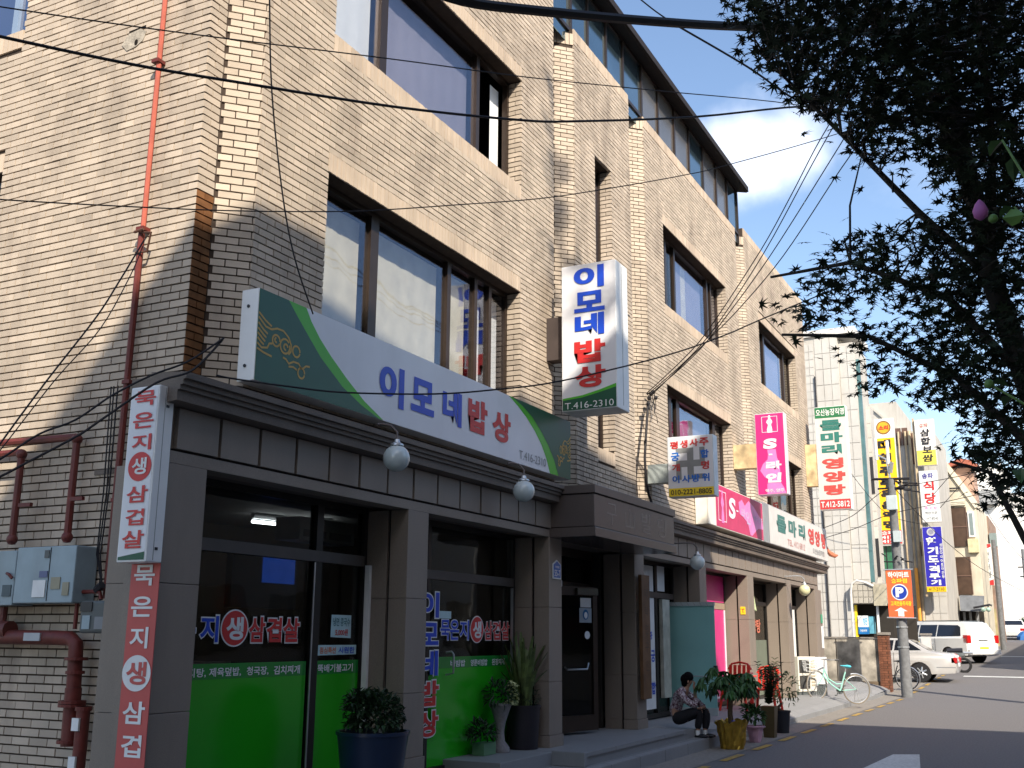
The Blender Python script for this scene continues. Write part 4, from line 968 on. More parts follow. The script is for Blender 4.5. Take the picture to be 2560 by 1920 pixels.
# --- restaurant bay two
sf2 = shopfront(9.29, 12.15, .17, [(10.06, 10.12)], transom=(2.20, 2.30))
bx('mullion', M_STEEL, sf2, 12.02, 12.05, YG - .06, YG - .036, .32, 2.18)
bx('green_film', M_GREENFILM, sf2, 10.125, 10.53, YG - .006, YG + .002, .245, 1.25)
bx('green_film', M_GREENFILM, sf2, 10.534, 12.09, YG - .003, YG + .004, .245, 1.25)
bx('green_film', M_GREENFILM, sf2, 9.34, 10.055, YG - .003, YG + .004, .245, 1.25)
bx('green_film_band', M_GREENFILM2, sf2, 9.34, 10.055, YG - .004, YG + .004, 1.251, 1.372)
bx('green_film_band', M_GREENFILM2, sf2, 10.125, 12.09, YG - .004, YG + .004, 1.251, 1.372)
row = [('묵', 10.385, 10.585, 1.555, 1.77), ('은', 10.59, 10.79, 1.555, 1.77), ('지', 10.81, 11.02, 1.555, 1.77), ('삼', 11.39, 11.595, 1.555, 1.77), ('겹', 11.60, 11.80, 1.555, 1.77), ('살', 11.83, 12.035, 1.555, 1.77)]
letters(sf2, row, *F1, (0, -.010, 0), M_WP, bold=.055, pad=.010, name='lettering_outline')
letters(sf2, row[:3], *F1, (0, -.013, 0), M_BLUE, bold=.02)
letters(sf2, row[3:], *F1, (0, -.013, 0), M_RED, bold=.02)
oval(sf2, 11.215, 1.672, .165, .155, YG - .010)
letters(sf2, [('비빔밥', 10.62, 10.95, 1.262, 1.335), ('양푼비빔밥', 11.08, 11.48, 1.262, 1.335), ('된장찌개', 11.60, 11.92, 1.262, 1.335)], *F1, (0, -.009, 0), M_WP, bold=.02)
flat(sf2, 'paper_notice', [(10.35, YG - .011, 1.785), (10.61, YG - .011, 1.785), (10.61, YG - .011, 1.865), (10.35, YG - .011, 1.865)], M_CYANP)
col = [('이', 9.92, 10.30, 1.79, 2.06), ('모', 9.92, 10.30, 1.50, 1.735), ('네', 9.92, 10.30, 1.18, 1.44), ('밥', 9.92, 10.33, .87, 1.13), ('상', 9.92, 10.33, .56, .82)]
letters(sf2, col, *F1, (0, -.036, 0), M_WP, bold=.07, pad=.014, name='lettering_outline')
letters(sf2, col[:3], *F1, (0, -.039, 0), M_BLUE, bold=.035)
letters(sf2, col[3:], *F1, (0, -.039, 0), M_RED, bold=.035)
MB().tube([(10.50, YG - .02, 1.42), (10.50, YG - .09, 1.43), (10.51, YG - .11, 1.40), (10.51, YG - .11, 1.20), (10.50, YG - .02, 1.18)], .011, 8).build('door_handle', M_STEEL, sf2, smooth=True)
# --- restaurant room behind the glass
room = MB()
room.box(6.36, 12.5, 9.3, 9.4, .1, 3.4).box(6.36, 12.6, 6.30, 9.4, .05, .17).box(12.5, 12.6, 6.27, 9.4, .17, 3.4)
bld_room = room.build('dining_room', mat('room_brown', (.045, .032, .022), .8), bld)
bx('ceiling', mat('room_ceiling', (.12, .12, .115), .9), bld_room, 6.36, 12.5, 6.30, 9.3, 2.93, 2.98)
bx('wall_panelling', mat('panelling', (.035, .022, .015), .7), bld_room, 6.36, 6.40, 6.3, 9.3, .17, 2.9)
M_TUBE = mat('lit_tube', (.9, .9, .9), emit=(.92, .97, 1), estr=7)
for (x0, y0, x1, y1) in ((9.35, 8.05, 9.78, 7.96), (9.88, 7.95, 10.25, 7.62), (9.90, 7.93, 10.28, 7.90)):
    la = thing('ceiling_lamp', {0: 'lit fluorescent tube on the restaurant ceiling, farther left of the group', 1: 'lit fluorescent tube angled on the restaurant ceiling beside the mullion', 2: 'lowest lit fluorescent tube seen through the restaurant glass beside the mullion'}[[9.35, 9.88, 9.90].index(x0)], 'lamp', ((x0 + x1) / 2, (y0 + y1) / 2, 2.86), 'fluorescent tubes on the restaurant ceiling')
    MB().tube([(x0, y0, 2.83), (x1, y1, 2.83)], .018, 8).build('tube', M_TUBE, la, smooth=True)
    MB().tube([(x0, y0, 2.90), (x1, y1, 2.90)], .04, 6).build('fitting', M_WHITE, la)
tv = thing('television', 'wall television with a blue picture inside the restaurant', 'television', (8.85, 7.35, 2.0))
bx('body', M_BLACK, tv, 8.30, 9.32, 7.36, 7.44, 1.86, 2.52)
bx('screen', mat('tv_screen', (.02, .03, .1), .2, noise=.5, scale=6, emit=(.010, .05, .30), estr=.35), tv, 8.75, 9.27, 7.352, 7.36, 2.12, 2.42)
# furniture seen over the film: a counter with pale stools
tb = thing('dining_table', 'pale dining table inside behind the blue and red window letters', 'table', (7.6, 7.6, .17))
bx('tabletop', mat('table_beige', (.30, .26, .2), .4), tb, 7.2, 8.3, 7.3, 8.1, 1.30, 1.34)
for (x, y) in ((7.25, 7.35), (8.25, 7.35), (7.25, 8.05), (8.25, 8.05)):
    bx('leg', M_DARKAL, tb, x - .02, x + .02, y - .02, y + .02, .17, 1.30)
fan = thing('ceiling_air_conditioner', 'grey ceiling air conditioner head seen through the upper restaurant glass', 'air conditioner', (8.75, 6.7, 2.55))
bx('casing', mat('ac_grey', (.15, .15, .14)), fan, 8.3, 9.2, 6.55, 6.85, 2.50, 2.72)
bx('louvre', M_BLACK, fan, 8.36, 8.72, 6.545, 6.55, 2.53, 2.60)
bx('louvre', M_BLACK, fan, 8.78, 9.14, 6.545, 6.55, 2.53, 2.60)

# --- entrance to the upper floors
en = MB().box(12.55, 15.13, 6.36, 6.42, 2.72, 2.84).box(12.55, 12.60, 6.362, 6.418, .30, 2.72).box(15.08, 15.13, 6.362, 6.418, .30, 2.72).box(12.60, 15.08, 6.362, 6.418, 2.30, 2.36).box(13.36, 13.42, 6.363, 6.417, .30, 2.30)
ef = en.build('entrance_frame', M_BROWNAL, bld)
bx('pane', M_GLASSD, ef, 12.60, 15.08, 6.385, 6.392, 2.36, 2.72)
bx('pane', M_GLASSD, ef, 12.60, 13.36, 6.385, 6.392, .32, 2.30)
bx('threshold', M_STONE2, ef, 12.55, 15.13, 6.34, 6.5, .301, .34)
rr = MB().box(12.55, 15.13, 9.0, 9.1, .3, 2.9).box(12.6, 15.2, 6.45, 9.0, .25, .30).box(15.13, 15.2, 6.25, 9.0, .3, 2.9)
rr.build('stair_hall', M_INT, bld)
door = thing('entrance_door', 'dark brown glazed entrance door standing ajar under the stone canopy', 'door', (13.43, 6.33, .34))
H = Vector((13.43, 6.33, 0)); E_ = Vector((14.37, 6.0, 0)); dv = (E_ - H).normalized(); nv = Vector((-dv.y, dv.x, 0)); nv = nv if nv.y < 0 else -nv
Ld = (E_ - H).length


def dbox(name, a, b, z0, z1, t0, t1, mt, parent, base=H, d=dv, n_=nv):
    mb = MB().ext([tuple(base + d * a + n_ * t0 + Vector((0, 0, z0))), tuple(base + d * b + n_ * t0 + Vector((0, 0, z0))), tuple(base + d * b + n_ * t1 + Vector((0, 0, z0))), tuple(base + d * a + n_ * t1 + Vector((0, 0, z0)))], (0, 0, z1 - z0))
    return mb.build(name, mt, parent)


for nm, a, b, c, d_ in (('stile', 0, .09, .345, 2.28), ('stile', Ld - .09, Ld, .345, 2.28), ('rail', .09, Ld - .09, .345, .55), ('rail', .09, Ld - .09, 2.16, 2.28)):
    dbox(nm, a, b, c, d_, -.02, .02, M_BROWNAL, door)
dbox('pane', .09, Ld - .09, .55, 2.16, -.004, .004, M_GLASSD, door)
hn = [H + dv * .32 + nv * .022, H + dv * .32 + nv * .07, H + dv * .72 + nv * .07, H + dv * .80 + nv * .022]
MB().tube([(p.x, p.y, z) for p, z in zip(hn, (1.19, 1.16, 1.16, 1.24))], .012, 8).build('push_bar', M_STEEL, door, smooth=True)
dbox('notice', Ld - .34, Ld - .12, 2.00, 2.13, .006, .009, M_OFFW, door)
nt = dbox('notice', Ld - .36, Ld - .11, 1.79, 1.99, .006, .009, mat('notice_grey', (.30, .34, .37)), door)
cc = H + dv * (Ld - .235) + nv * .012
MB().poly(disc((cc.x, cc.y, 1.90), .06, dv, ZP, 20, .07)).build('ring_print', mat('print_teal_blue', (.01, .12, .28)), door)
MB().poly(disc((cc.x + nv.x * .003, cc.y + nv.y * .003, 1.89), .035, dv, ZP, 20, .045)).build('figure_print', M_WP, door)
MB().poly(disc((cc.x + dv.x * .03, cc.y + dv.y * .03, 1.62), .055, dv, ZP, 20)).build('round_sticker', M_WP, door)
dbox('door_closer', .55, Ld - .02, 2.17, 2.26, .021, .06, mat('closer_bronze', (.09, .08, .06), .4, .5), door)
pl = thing('wall_lamp_box', 'small cream ledge light fixed to the entrance pillar', 'lamp', (12.6, 5.95, 2.26))
bx('casing', M_OFFW, pl, 12.535, 13.05, 5.93, 6.0, 2.24, 2.32)
# --- fortune teller's shop with teal door
sf3 = shopfront(15.55, 18.32, .32, [(17.34, 17.45)], transom=(2.24, 2.33))
bx('white_panel', M_WP, sf3, 15.62, 17.33, YG - .01, YG - .004, .46, 2.235)
bx('white_panel', M_WP, sf3, 15.62, 17.31, YG - .01, YG - .004, 2.34, 2.76)
bx('white_panel', M_WP, sf3, 17.46, 17.88, YG - .01, YG - .004, 2.36, 2.80)
bx('plaster_post', mat('pale_plaster', (.42, .44, .38), .9, noise=.25, scale=6, dirt=.5), sf3, 17.50, 17.86, YG - .10, YG - .036, .62, 2.22)
letters(sf3, [('백중', 16.94, 17.20, 1.56, 1.69), ('궁', 17.12, 17.31, 1.20, 1.39), ('합', 17.12, 17.31, .69, .89)], *F1, (0, -.014, 0), M_BLUE, bold=.03)
letters(sf3, [('사', 16.80, 17.02, 1.20, 1.39), ('점', 16.80, 17.02, .69, .89)], *F1, (0, -.014, 0), M_RED, bold=.03)
td = thing('teal_door', 'teal glass shop door standing wide open behind the seated person', 'door', (18.0, 6.15, .3))
TX = 18.0
bx('leaf', mat('teal_frosted_glass', (.20, .43, .42), .28, noise=.12, scale=1.2, spec=.6), td, TX - .008, TX + .008, 5.36, 6.185, .46, 2.12)
bx('top_rail', mat('rail_hatched', (.40, .46, .47), .35, .3), td, TX - .022, TX + .022, 5.352, 6.19, 2.12, 2.185)
bx('kick_plate', mat('rail_hatched', (.4, .46, .47)), td, TX - .022, TX + .022, 5.352, 6.19, .335, .46)
MB().tube([(TX - .06, 5.47, .965), (TX - .06, 5.96, .965)], .011, 8).tube([(TX - .005, 5.49, .965), (TX - .06, 5.49, .965)], .009, 6).tube([(TX - .005, 5.94, .965), (TX - .06, 5.94, .965)], .009, 6).build('push_bar', M_STEEL, td, smooth=True)
bx('lock', M_BLACK, td, TX - .03, TX + .03, 5.34, 5.40, 1.02, 1.14)
for k in range(7):
    MB().ext([(TX - .024, 5.46 + k * .11, 2.124), (TX - .024, 5.468 + k * .11, 2.124), (TX - .024, 5.508 + k * .11, 2.182), (TX - .024, 5.50 + k * .11, 2.182)], (.001, 0, 0)).build('rail_stripe', M_GREYP, td)
# --- pink shop
sf4 = shopfront(18.73, 21.49, .32, [], transom=(2.14, 2.26), pane=M_PINK, tmat=mat('transom_beige', (.33, .25, .18), .6))
bx('pink_panel', M_PINK, sf4, 18.8, 21.4, YG - .03, YG - .005, .50, 2.13)
bx('pink_panel', M_PINK, sf4, 18.8, 21.4, YG - .03, YG - .005, 2.27, 2.78)
bx('trim', M_WPINK, sf4, 21.36, 21.40, YG - .05, YG - .031, .45, 2.13)
bx('trim', M_WPINK, sf4, 18.8, 21.35, YG - .05, YG - .031, .46, .50)
# --- soup restaurant bays
sf5 = shopfront(21.97, 24.88, .30, [(23.0, 23.06)], transom=(2.30, 2.38))
bx('frosted_film', mat('grey_green_film', (.14, .17, .13), .3), sf5, 22.03, 24.8, YG - .005, YG + .004, .38, 1.55)
letters(sf5, [('영양탕', 23.2, 24.3, 1.70, 2.0), ('돌마리', 22.1, 22.95, 1.70, 2.0)], *F1, (0, -.009, 0), mat('print_coral', (.55, .16, .10)), bold=.03)
lampd = thing('hanging_lampshade', 'pale green pyramid lampshade inside the far shop doorway', 'lamp', (23.0, 6.05, 2.1))
MB().ext([(23.0, 5.98, 2.55), (22.78, 5.98, 2.22), (23.22, 5.98, 2.16)], (0, .16, 0)).build('shade', mat('pale_green_shade', (.55, .62, .34), .8), lampd)
bx('fitting', M_DARKAL, lampd, 22.6, 22.95, 6.0, 6.12, 2.35, 2.6)
bx('door_handle', M_STEEL, sf5, 22.86, 22.90, YG - .10, YG - .05, 1.5, 1.75)
MB().ball((23.02, YG - .06, 1.18), .045, 10, 8).build('door_knob', M_STEEL, sf5, smooth=True)
sf6 = shopfront(25.33, 27.93, .30, [(27.2, 27.27)], transom=(2.30, 2.38))
bx('frosted_film', mat('grey_green_film', (.14, .17, .13)), sf6, 25.4, 27.19, YG - .005, YG + .004, .38, 1.55)
bx('red_film', mat('dull_red_film', (.25, .05, .04), .4), sf6, 25.4, 27.19, YG - .005, YG + .004, 1.6, 2.28)
bx('post', M_WHITE, sf6, 27.30, 27.34, YG - .10, YG - .04, .38, 2.28)
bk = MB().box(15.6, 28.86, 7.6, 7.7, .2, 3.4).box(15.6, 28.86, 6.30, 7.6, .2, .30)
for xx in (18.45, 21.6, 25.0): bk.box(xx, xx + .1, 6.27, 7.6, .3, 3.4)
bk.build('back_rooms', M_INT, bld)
# small plates on the pillars
ap = thing('address_plate', 'blue house-shaped address plate numbered 55-7 on the third pillar', 'sign', (12.34, 5.68, 2.3))
MB().ext([(12.235, 5.684, 2.30), (12.475, 5.684, 2.30), (12.475, 5.684, 2.48), (12.355, 5.684, 2.535), (12.235, 5.684, 2.48)], (0, .010, 0)).build('rim', M_WP, ap)
MB().poly([(12.25, 5.682, 2.315), (12.46, 5.682, 2.315), (12.46, 5.682, 2.472), (12.355, 5.682, 2.52), (12.25, 5.682, 2.472)]).build('plate', mat('plate_blue', (.02, .11, .42), .4), ap)
letters(ap, [('55-7', 12.27, 12.44, 2.33, 2.41), ('가락로', 12.29, 12.42, 2.43, 2.46)], (0, 5.682, 0), (1, 0, 0), ZP, (0, -.003, 0), M_WP, bold=.02)
wb = thing('wooden_name_board', 'tall narrow brown wooden board hung on the pillar right of the entrance', 'sign', (15.2, 5.66, .75))
bx('board', mat('old_wood', (.13, .065, .028), .7, noise=.35, scale=5, bump=.3), wb, 15.16, 15.50, 5.60, 5.655, .72, 2.50, bevel=.006)
letters(wb, [('역', 15.25, 15.41, 2.16, 2.30), ('학', 15.25, 15.41, 1.90, 2.04), ('연', 15.25, 15.41, 1.64, 1.78), ('구', 15.25, 15.41, 1.38, 1.52), ('원', 15.25, 15.41, 1.12, 1.26)], (0, 5.60, 0), (1, 0, 0), ZP, (0, -.003, 0), mat('burnt_letter', (.06, .03, .015)), bold=0)
ys = thing('yellow_sticker', 'small yellow notice stuck on the sunlit pillar beside the pink shop', 'sticker', (21.49, 5.8, 2.05))
bx('sheet', M_YEL, ys, 21.484, 21.49, 5.76, 5.86, 2.05, 2.20)
letters(ys, [('T', -5.84, -5.78, 2.08, 2.16)], (21.484, 0, 0), (0, -1, 0), ZP, (-.002, 0, 0), M_RED, bold=.02)
gs = thing('green_house_plate', 'small green number plate at the far end of the stone wall', 'sign', (28.9, 5.74, 2.0))
bx('plate', mat('plate_green', (.03, .30, .16), .4), gs, 28.72, 28.92, 5.735, 5.745, 1.98, 2.2)
ws = thing('white_wall_strip', 'narrow white paper strip pasted at the far end of the stone wall', 'poster', (28.85, 5.74, 1.2))
bx('sheet', M_WP, ws, 28.70, 28.94, 5.736, 5.744, 1.35, 1.9)

# ================================================================ SIGNS
# main board
sg = thing('main_shop_sign', 'long white and green restaurant sign board with blue and red letters', 'sign', (9.5, 5.7, 3.575))
bx('cabinet', M_WHITE, sg, 6.43, 12.62, 5.613, 5.79, 3.575, 4.346, bevel=.006)
for z in (3.70, 4.20):
    MB().lathe([(.014, 0), (.014, .008)], (6.42, 5.71, z), 10, 'x').build('bolt', M_BLACK, sg)
yF = 5.609


def S2(pts, k=0):
    return [(x, yF - k, z) for x, z in pts]


flat(sg, 'white_print', S2([(6.432, 3.577), (12.618, 3.577), (12.618, 4.344), (6.432, 4.344)]), M_ACRYL)
Lc = [(6.80, 4.343), (6.90, 4.255), (7.04, 4.139), (7.27, 3.955), (7.60, 3.765), (7.90, 3.655), (8.20, 3.578)]
Lb = [(7.04, 4.343), (7.12, 4.24), (7.25, 4.12), (7.42, 4.00), (7.66, 3.855), (7.95, 3.70), (8.27, 3.578)]
flat(sg, 'light_green_print', S2([(6.433, 4.343)] + Lb + [(6.433, 3.578)], .002), M_LTGREEN)
flat(sg, 'dark_green_print', S2([(6.433, 4.343)] + Lc + [(6.433, 3.578)], .004), M_DKGREEN)
Rb = [(10.86, 4.343), (11.10, 4.26), (11.33, 4.165), (11.55, 4.04), (11.74, 3.90), (11.88, 3.75), (11.99, 3.578)]
Rc = [(10.94, 4.343), (11.22, 4.285), (11.48, 4.20), (11.72, 4.07), (11.93, 3.93), (12.10, 3.77), (12.24, 3.578)]
flat(sg, 'light_green_print', S2(Rb + [(12.617, 3.578), (12.617, 4.343)], .002), M_LTGREEN)
flat(sg, 'dark_green_print', S2(Rc + [(12.617, 3.578), (12.617, 4.343)], .004), M_DKGREEN)
SF = ((0, yF, 0), (1, 0, 0), ZP)
letters(sg, [('이', 8.18, 8.61, 3.74, 4.14), ('모', 8.74, 9.18, 3.77, 4.12), ('네', 9.35, 9.75, 3.76, 4.125)], *SF, (0, -.006, 0), M_BLUE, bold=.045)
letters(sg, [('밥', 9.89, 10.33, 3.765, 4.14), ('상', 10.45, 10.90, 3.76, 4.11)], *SF, (0, -.006, 0), M_RED, bold=.045)
letters(sg, [('T.416-2310', 11.13, 11.86, 3.64, 3.74)], *SF, (0, -.006, 0), M_GREYP, bold=.0)


def arc(cx, cz, r, a0, a1, n=14):
    return [(cx + r * math.cos(R(a0 + (a1 - a0) * i / n)), cz + r * math.sin(R(a0 + (a1 - a0) * i / n))) for i in range(n + 1)]


def ornament(fx):
    o = [[(6.434, 4.14), (6.52, 4.09), (6.60, 4.06)], [(6.434, 4.10), (6.53, 4.04), (6.60, 4.035), (6.67, 4.06), (6.75, 4.06), (6.82, 4.02), (6.86, 3.96), (6.86, 3.91), (6.83, 3.875)],
         [(6.434, 4.055), (6.50, 4.01), (6.555, 3.985)], [(6.434, 4.01), (6.50, 3.97), (6.54, 3.95)], [(6.434, 3.97), (6.49, 3.935), (6.53, 3.915)], [(6.434, 3.93), (6.48, 3.90), (6.515, 3.885)],
         [(6.434, 3.885), (6.49, 3.855), (6.56, 3.87), (6.58, 3.91), (6.62, 3.92)], [(6.434, 3.84), (6.52, 3.82), (6.62, 3.81)],
         arc(6.665, 3.955, .048, 0, 340), arc(6.78, 3.935, .062, 40, 380), arc(6.93, 3.925, .048, 0, 350), arc(6.665, 3.96, .018, 90, 300), arc(6.79, 3.93, .025, 0, 280),
         [(6.76, 3.835), (6.80, 3.83), (6.84, 3.80), (6.90, 3.83), (6.97, 3.83), (7.01, 3.79)], [(6.84, 3.775), (6.90, 3.785), (6.95, 3.77)], arc(7.01, 3.755, .045, 0, 350), [(7.03, 3.80), (7.07, 3.83), (7.12, 3.835)]]
    for p in o:
        q = [(fx(x), z) for x, z in p]
        ribbon(q, .017, (1, 0, 0), ZP, (0, yF, 0), (0, -.0065, 0)).build('gold_ornament', M_GOLD, sg)


ornament(lambda x: x)
ornament(lambda x: 12.617 - (x - 6.434) * .62)

# projecting box signs; text faces the alley side (-X)


def vsign(label, x, th, y0, y1, z0, z1, body, face, name='projecting_sign'):
    t = thing(name, label, 'sign', (x + th / 2, (y0 + y1) / 2, z0))
    bx('cabinet', body, t, x, x + th, y0, y1, z0, z1, bevel=.008)
    flat(t, 'face_print', [(x - .002, y1 - .012, z0 + .012), (x - .002, y0 + .012, z0 + .012), (x - .002, y0 + .012, z1 - .012), (x - .002, y1 - .012, z1 - .012)], face)
    return t


def vf(x):
    return ((x - .002, 0, 0), (0, -1, 0), ZP)


def band(t, x, y0, y1, z0, z1, mt, k=.002, nm='band_print'):
    return flat(t, nm, [(x - .002 - k, y1, z0), (x - .002 - k, y0, z0), (x - .002 - k, y0, z1), (x - .002 - k, y1, z1)], mt)


X = 12.20
v = vsign('white box sign with tall blue and red letters over a green foot', X, .42, 4.775, 5.535, 4.39, 6.34, M_WHITE, M_ACRYL)
flat(v, 'light_green_print', [(X - .004, 5.523, 4.402), (X - .004, 4.787, 4.402), (X - .004, 4.787, 4.70), (X - .004, 5.0, 4.64), (X - .004, 5.25, 4.585), (X - .004, 5.523, 4.56)], M_LTGREEN)
flat(v, 'dark_green_print', [(X - .006, 5.523, 4.402), (X - .006, 4.787, 4.402), (X - .006, 4.787, 4.655), (X - .006, 5.0, 4.605), (X - .006, 5.25, 4.555), (X - .006, 5.523, 4.535)], M_DKGREEN)
letters(v, [('이', -5.355, -4.93, 6.0, 6.30), ('모', -5.35, -4.925, 5.68, 5.955), ('네', -5.345, -4.935, 5.365, 5.655)], *vf(X), (-.008, 0, 0), M_BLUE, bold=.045)
letters(v, [('밥', -5.355, -4.925, 5.005, 5.305), ('상', -5.355, -4.925, 4.68, 4.965)], *vf(X), (-.008, 0, 0), M_RED, bold=.045)
letters(v, [('T.416-2310', -5.49, -4.82, 4.415, 4.50)], *vf(X), (-.009, 0, 0), M_WP, bold=.0)
bx('side_seam', M_GREYP, v, X + .205, X + .212, 4.772, 4.775, 4.45, 6.30)
bx('bracket', mat('rusty_dark', (.06, .045, .04), .8), v, X + .10, X + .30, 5.535, 5.80, 5.12, 5.70)
X = 5.505
v = vsign('white box sign with red vertical letters on the stone corner pillar', X, .15, 5.665, 5.945, 2.085, 3.345, M_WHITE, M_ACRYL)
letters(v, [('묵', -5.895, -5.69, 3.20, 3.31), ('은', -5.894, -5.694, 3.035, 3.15), ('지', -5.887, -5.70, 2.875, 2.99), ('삼', -5.895, -5.693, 2.50, 2.62), ('겹', -5.885, -5.71, 2.34, 2.455), ('살', -5.902, -5.693, 2.18, 2.305)], *vf(X), (-.006, 0, 0), M_RED, bold=.02)
flat(v, 'oval_print', disc((X - .005, 5.793, 2.757), .112, (0, 1, 0), ZP, 32, .105), M_RED)
letters(v, [('생', -5.865, -5.725, 2.70, 2.82)], *vf(X), (-.007, 0, 0), M_WP, bold=.025)
flat(v, 'green_print', [(X - .004, 5.93, 2.10), (X - .004, 5.68, 2.10), (X - .004, 5.68, 2.155), (X - .004, 5.93, 2.122)], M_DKGREEN)
for z in (3.19, 2.17):
    bx('bolt', M_BLACK, v, X + .075, X + .10, 5.66, 5.665, z, z + .02)
bx('side_seam', M_GREYP, v, X + .062, X + .066, 5.663, 5.665, 2.10, 3.33)
bn = thing('vertical_banner', 'faded red banner with white letters pasted on the corner pillar', 'banner', (5.655, 5.81, .2))
bx('sheet', M_REDW, bn, 5.652, 5.658, 5.672, 5.945, -.05, 2.083)
XB = 5.652
letters(bn, [('묵', -5.908, -5.711, 1.93, 2.075), ('은', -5.911, -5.709, 1.715, 1.855), ('지', -5.90, -5.728, 1.50, 1.645), ('삼', -5.907, -5.70, .995, 1.145), ('겹', -5.895, -5.709, .778, .925), ('살', -5.90, -5.70, .56, .71)], *vf(XB), (-.003, 0, 0), M_WP, bold=.02)
flat(bn, 'oval_print', disc((XB - .004, 5.81, 1.332), .134, (0, 1, 0), ZP, 32, .122), M_WP)
letters(bn, [('생', -5.905, -5.715, 1.255, 1.41)], *vf(XB), (-.005, 0, 0), M_REDW, bold=.03)
# fortune teller's sign
X = 16.05
v = vsign('white and yellow fortune teller box sign with a grey cross emblem', X, .22, 4.70, 5.45, 3.735, 4.695, mat('enamel_pale_blue', (.60, .66, .70), .4), M_ACRYL)
y_ = lambda px: 5.45 - (px - 150) / (775 - 150) * .75
z_ = lambda py: 4.695 - (py - 480) / (1270 - 480) * .96
# emblem: a crossed figure with four feet, plain grey
c0, c1, a_ = -5.075, 4.255, .235
tk = .052
for nm, (u0, u1, v0, v1) in {'emblem_bar': (-a_, a_, -tk / 1.0, tk / 1.0)}.items():
    band(v, X, -(c0 + u1), -(c0 + u0), c1 + v0, c1 + v1, M_GREYP, .002, 'emblem_print')
band(v, X, -(c0 + tk), -(c0 - tk), c1 - .25, c1 + .25, M_GREYP, .003, 'emblem_print')
band(v, X, -(c0 + a_), -(c0 + a_ - .085), c1 + tk, c1 + .25, M_GREYP, .002, 'emblem_print')
band(v, X, -(c0 - a_ + .085), -(c0 - a_), c1 - .25, c1 - tk, M_GREYP, .002, 'emblem_print')
band(v, X, -(c0 - tk), -(c0 - a_), c1 + .17, c1 + .25, M_GREYP, .002, 'emblem_print')
band(v, X, -(c0 + a_), -(c0 + tk), c1 - .25, c1 - .17, M_GREYP, .002, 'emblem_print')
band(v, X, 4.712, 5.438, 3.747, 3.875, M_YEL, .002)
f_ = vf(X)
letters(v, [('평', -5.40, -5.27, 4.50, 4.62), ('생', -5.23, -5.11, 4.51, 4.63), ('사', -5.08, -4.94, 4.52, 4.64), ('주', -4.92, -4.77, 4.52, 4.65), ('개', -5.375, -5.25, 4.14, 4.26), ('명', -4.90, -4.775, 4.15, 4.28)], *f_, (-.006, 0, 0), M_RED, bold=.03)
letters(v, [('궁', -5.39, -5.25, 4.31, 4.44), ('합', -4.91, -4.775, 4.33, 4.46), ('이', -5.375, -5.26, 3.955, 4.075), ('사', -5.22, -5.08, 3.955, 4.075), ('방', -5.06, -4.93, 3.96, 4.08), ('위', -4.90, -4.775, 3.96, 4.085)], *f_, (-.006, 0, 0), mat('print_mid_blue', (.01, .14, .55)), bold=.03)
letters(v, [('010-2221-8805', -5.405, -4.745, 3.77, 3.85)], *f_, (-.006, 0, 0), M_BLACK, bold=.015)
bx('bracket', mat('bracket_pale', (.32, .36, .35), .7), v, X + .02, X + .2, 5.45, 5.795, 3.98, 4.28)
# magenta bar sign (projecting)
X = 21.2
v = vsign('magenta box sign with a white figure emblem and cursive letters', X, .25, 4.74, 5.33, 4.37, 6.02, mat('enamel_lilac', (.62, .60, .64), .4), M_PINK)
FG = [(.50, .995), (.56, .98), (.585, .94), (.56, .905), (.60, .88), (.66, .84), (.69, .79), (.62, .745), (.60, .72), (.635, .66), (.66, .59), (.66, .5), (.34, .5), (.33, .59), (.37, .66), (.41, .72), (.37, .745), (.30, .79), (.34, .84), (.42, .88), (.44, .905), (.415, .94), (.44, .98)]


def fig(u, w):
    return [(-(X * 0) + 0, 0)]


def figure(t, xx, ya, yb, za, zb, mt, k, crop=0.):
    pts = [(xx - .002 - k, ya + (yb - ya) * u, za + (zb - za) * (w - .5) * 2) for u, w in FG if w >= .5]
    return flat(t, 'figure_print', pts, mt)


# frame of the emblem
for (a, b, c, d) in ((4.87, 5.19, 5.945, 5.955), (4.87, 5.19, 5.63, 5.64), (4.87, 4.88, 5.64, 5.945), (5.18, 5.19, 5.64, 5.945)):
    band(v, X, a, b, c, d, M_WPINK, .002, 'emblem_frame')
figure(v, X, 5.19, 4.87, 5.62, 5.985, M_WPINK, .004)
flat(v, 'silhouette_print', [(X - .004, y, z) for y, z in ((5.10, 5.28), (4.93, 5.28), (4.91, 5.10), (4.87, 5.0), (4.86, 4.82), (4.89, 4.66), (4.80, 4.50), (4.76, 4.385), (5.14, 4.385), (5.13, 4.58), (5.08, 4.66), (5.17, 4.72), (5.26, 4.86), (5.20, 4.99), (5.10, 5.08), (5.09, 5.18))], M_LPINK)
letters(v, [('S', -5.17, -4.90, 5.29, 5.50), ('-', -5.07, -5.0, 5.16, 5.19), ('라', -5.14, -4.83, 4.86, 5.04), ('인', -5.15, -4.84, 4.61, 4.80)], *vf(X), (-.008, 0, 0), M_WPINK, bold=.06, slant=.12)
letters(v, [('맥주, 양주', -5.17, -4.80, 4.41, 4.485)], *vf(X), (-.008, 0, 0), M_WPINK, bold=.02)
M_RUSTM = mat('rusty_cream_metal', (.60, .45, .25), .7, noise=.45, scale=5, dirt=.55, dcol=(.30, .10, .02))
bx('bracket', M_RUSTM, v, X + .0, X + .25, 5.33, 5.795, 4.93, 5.42)
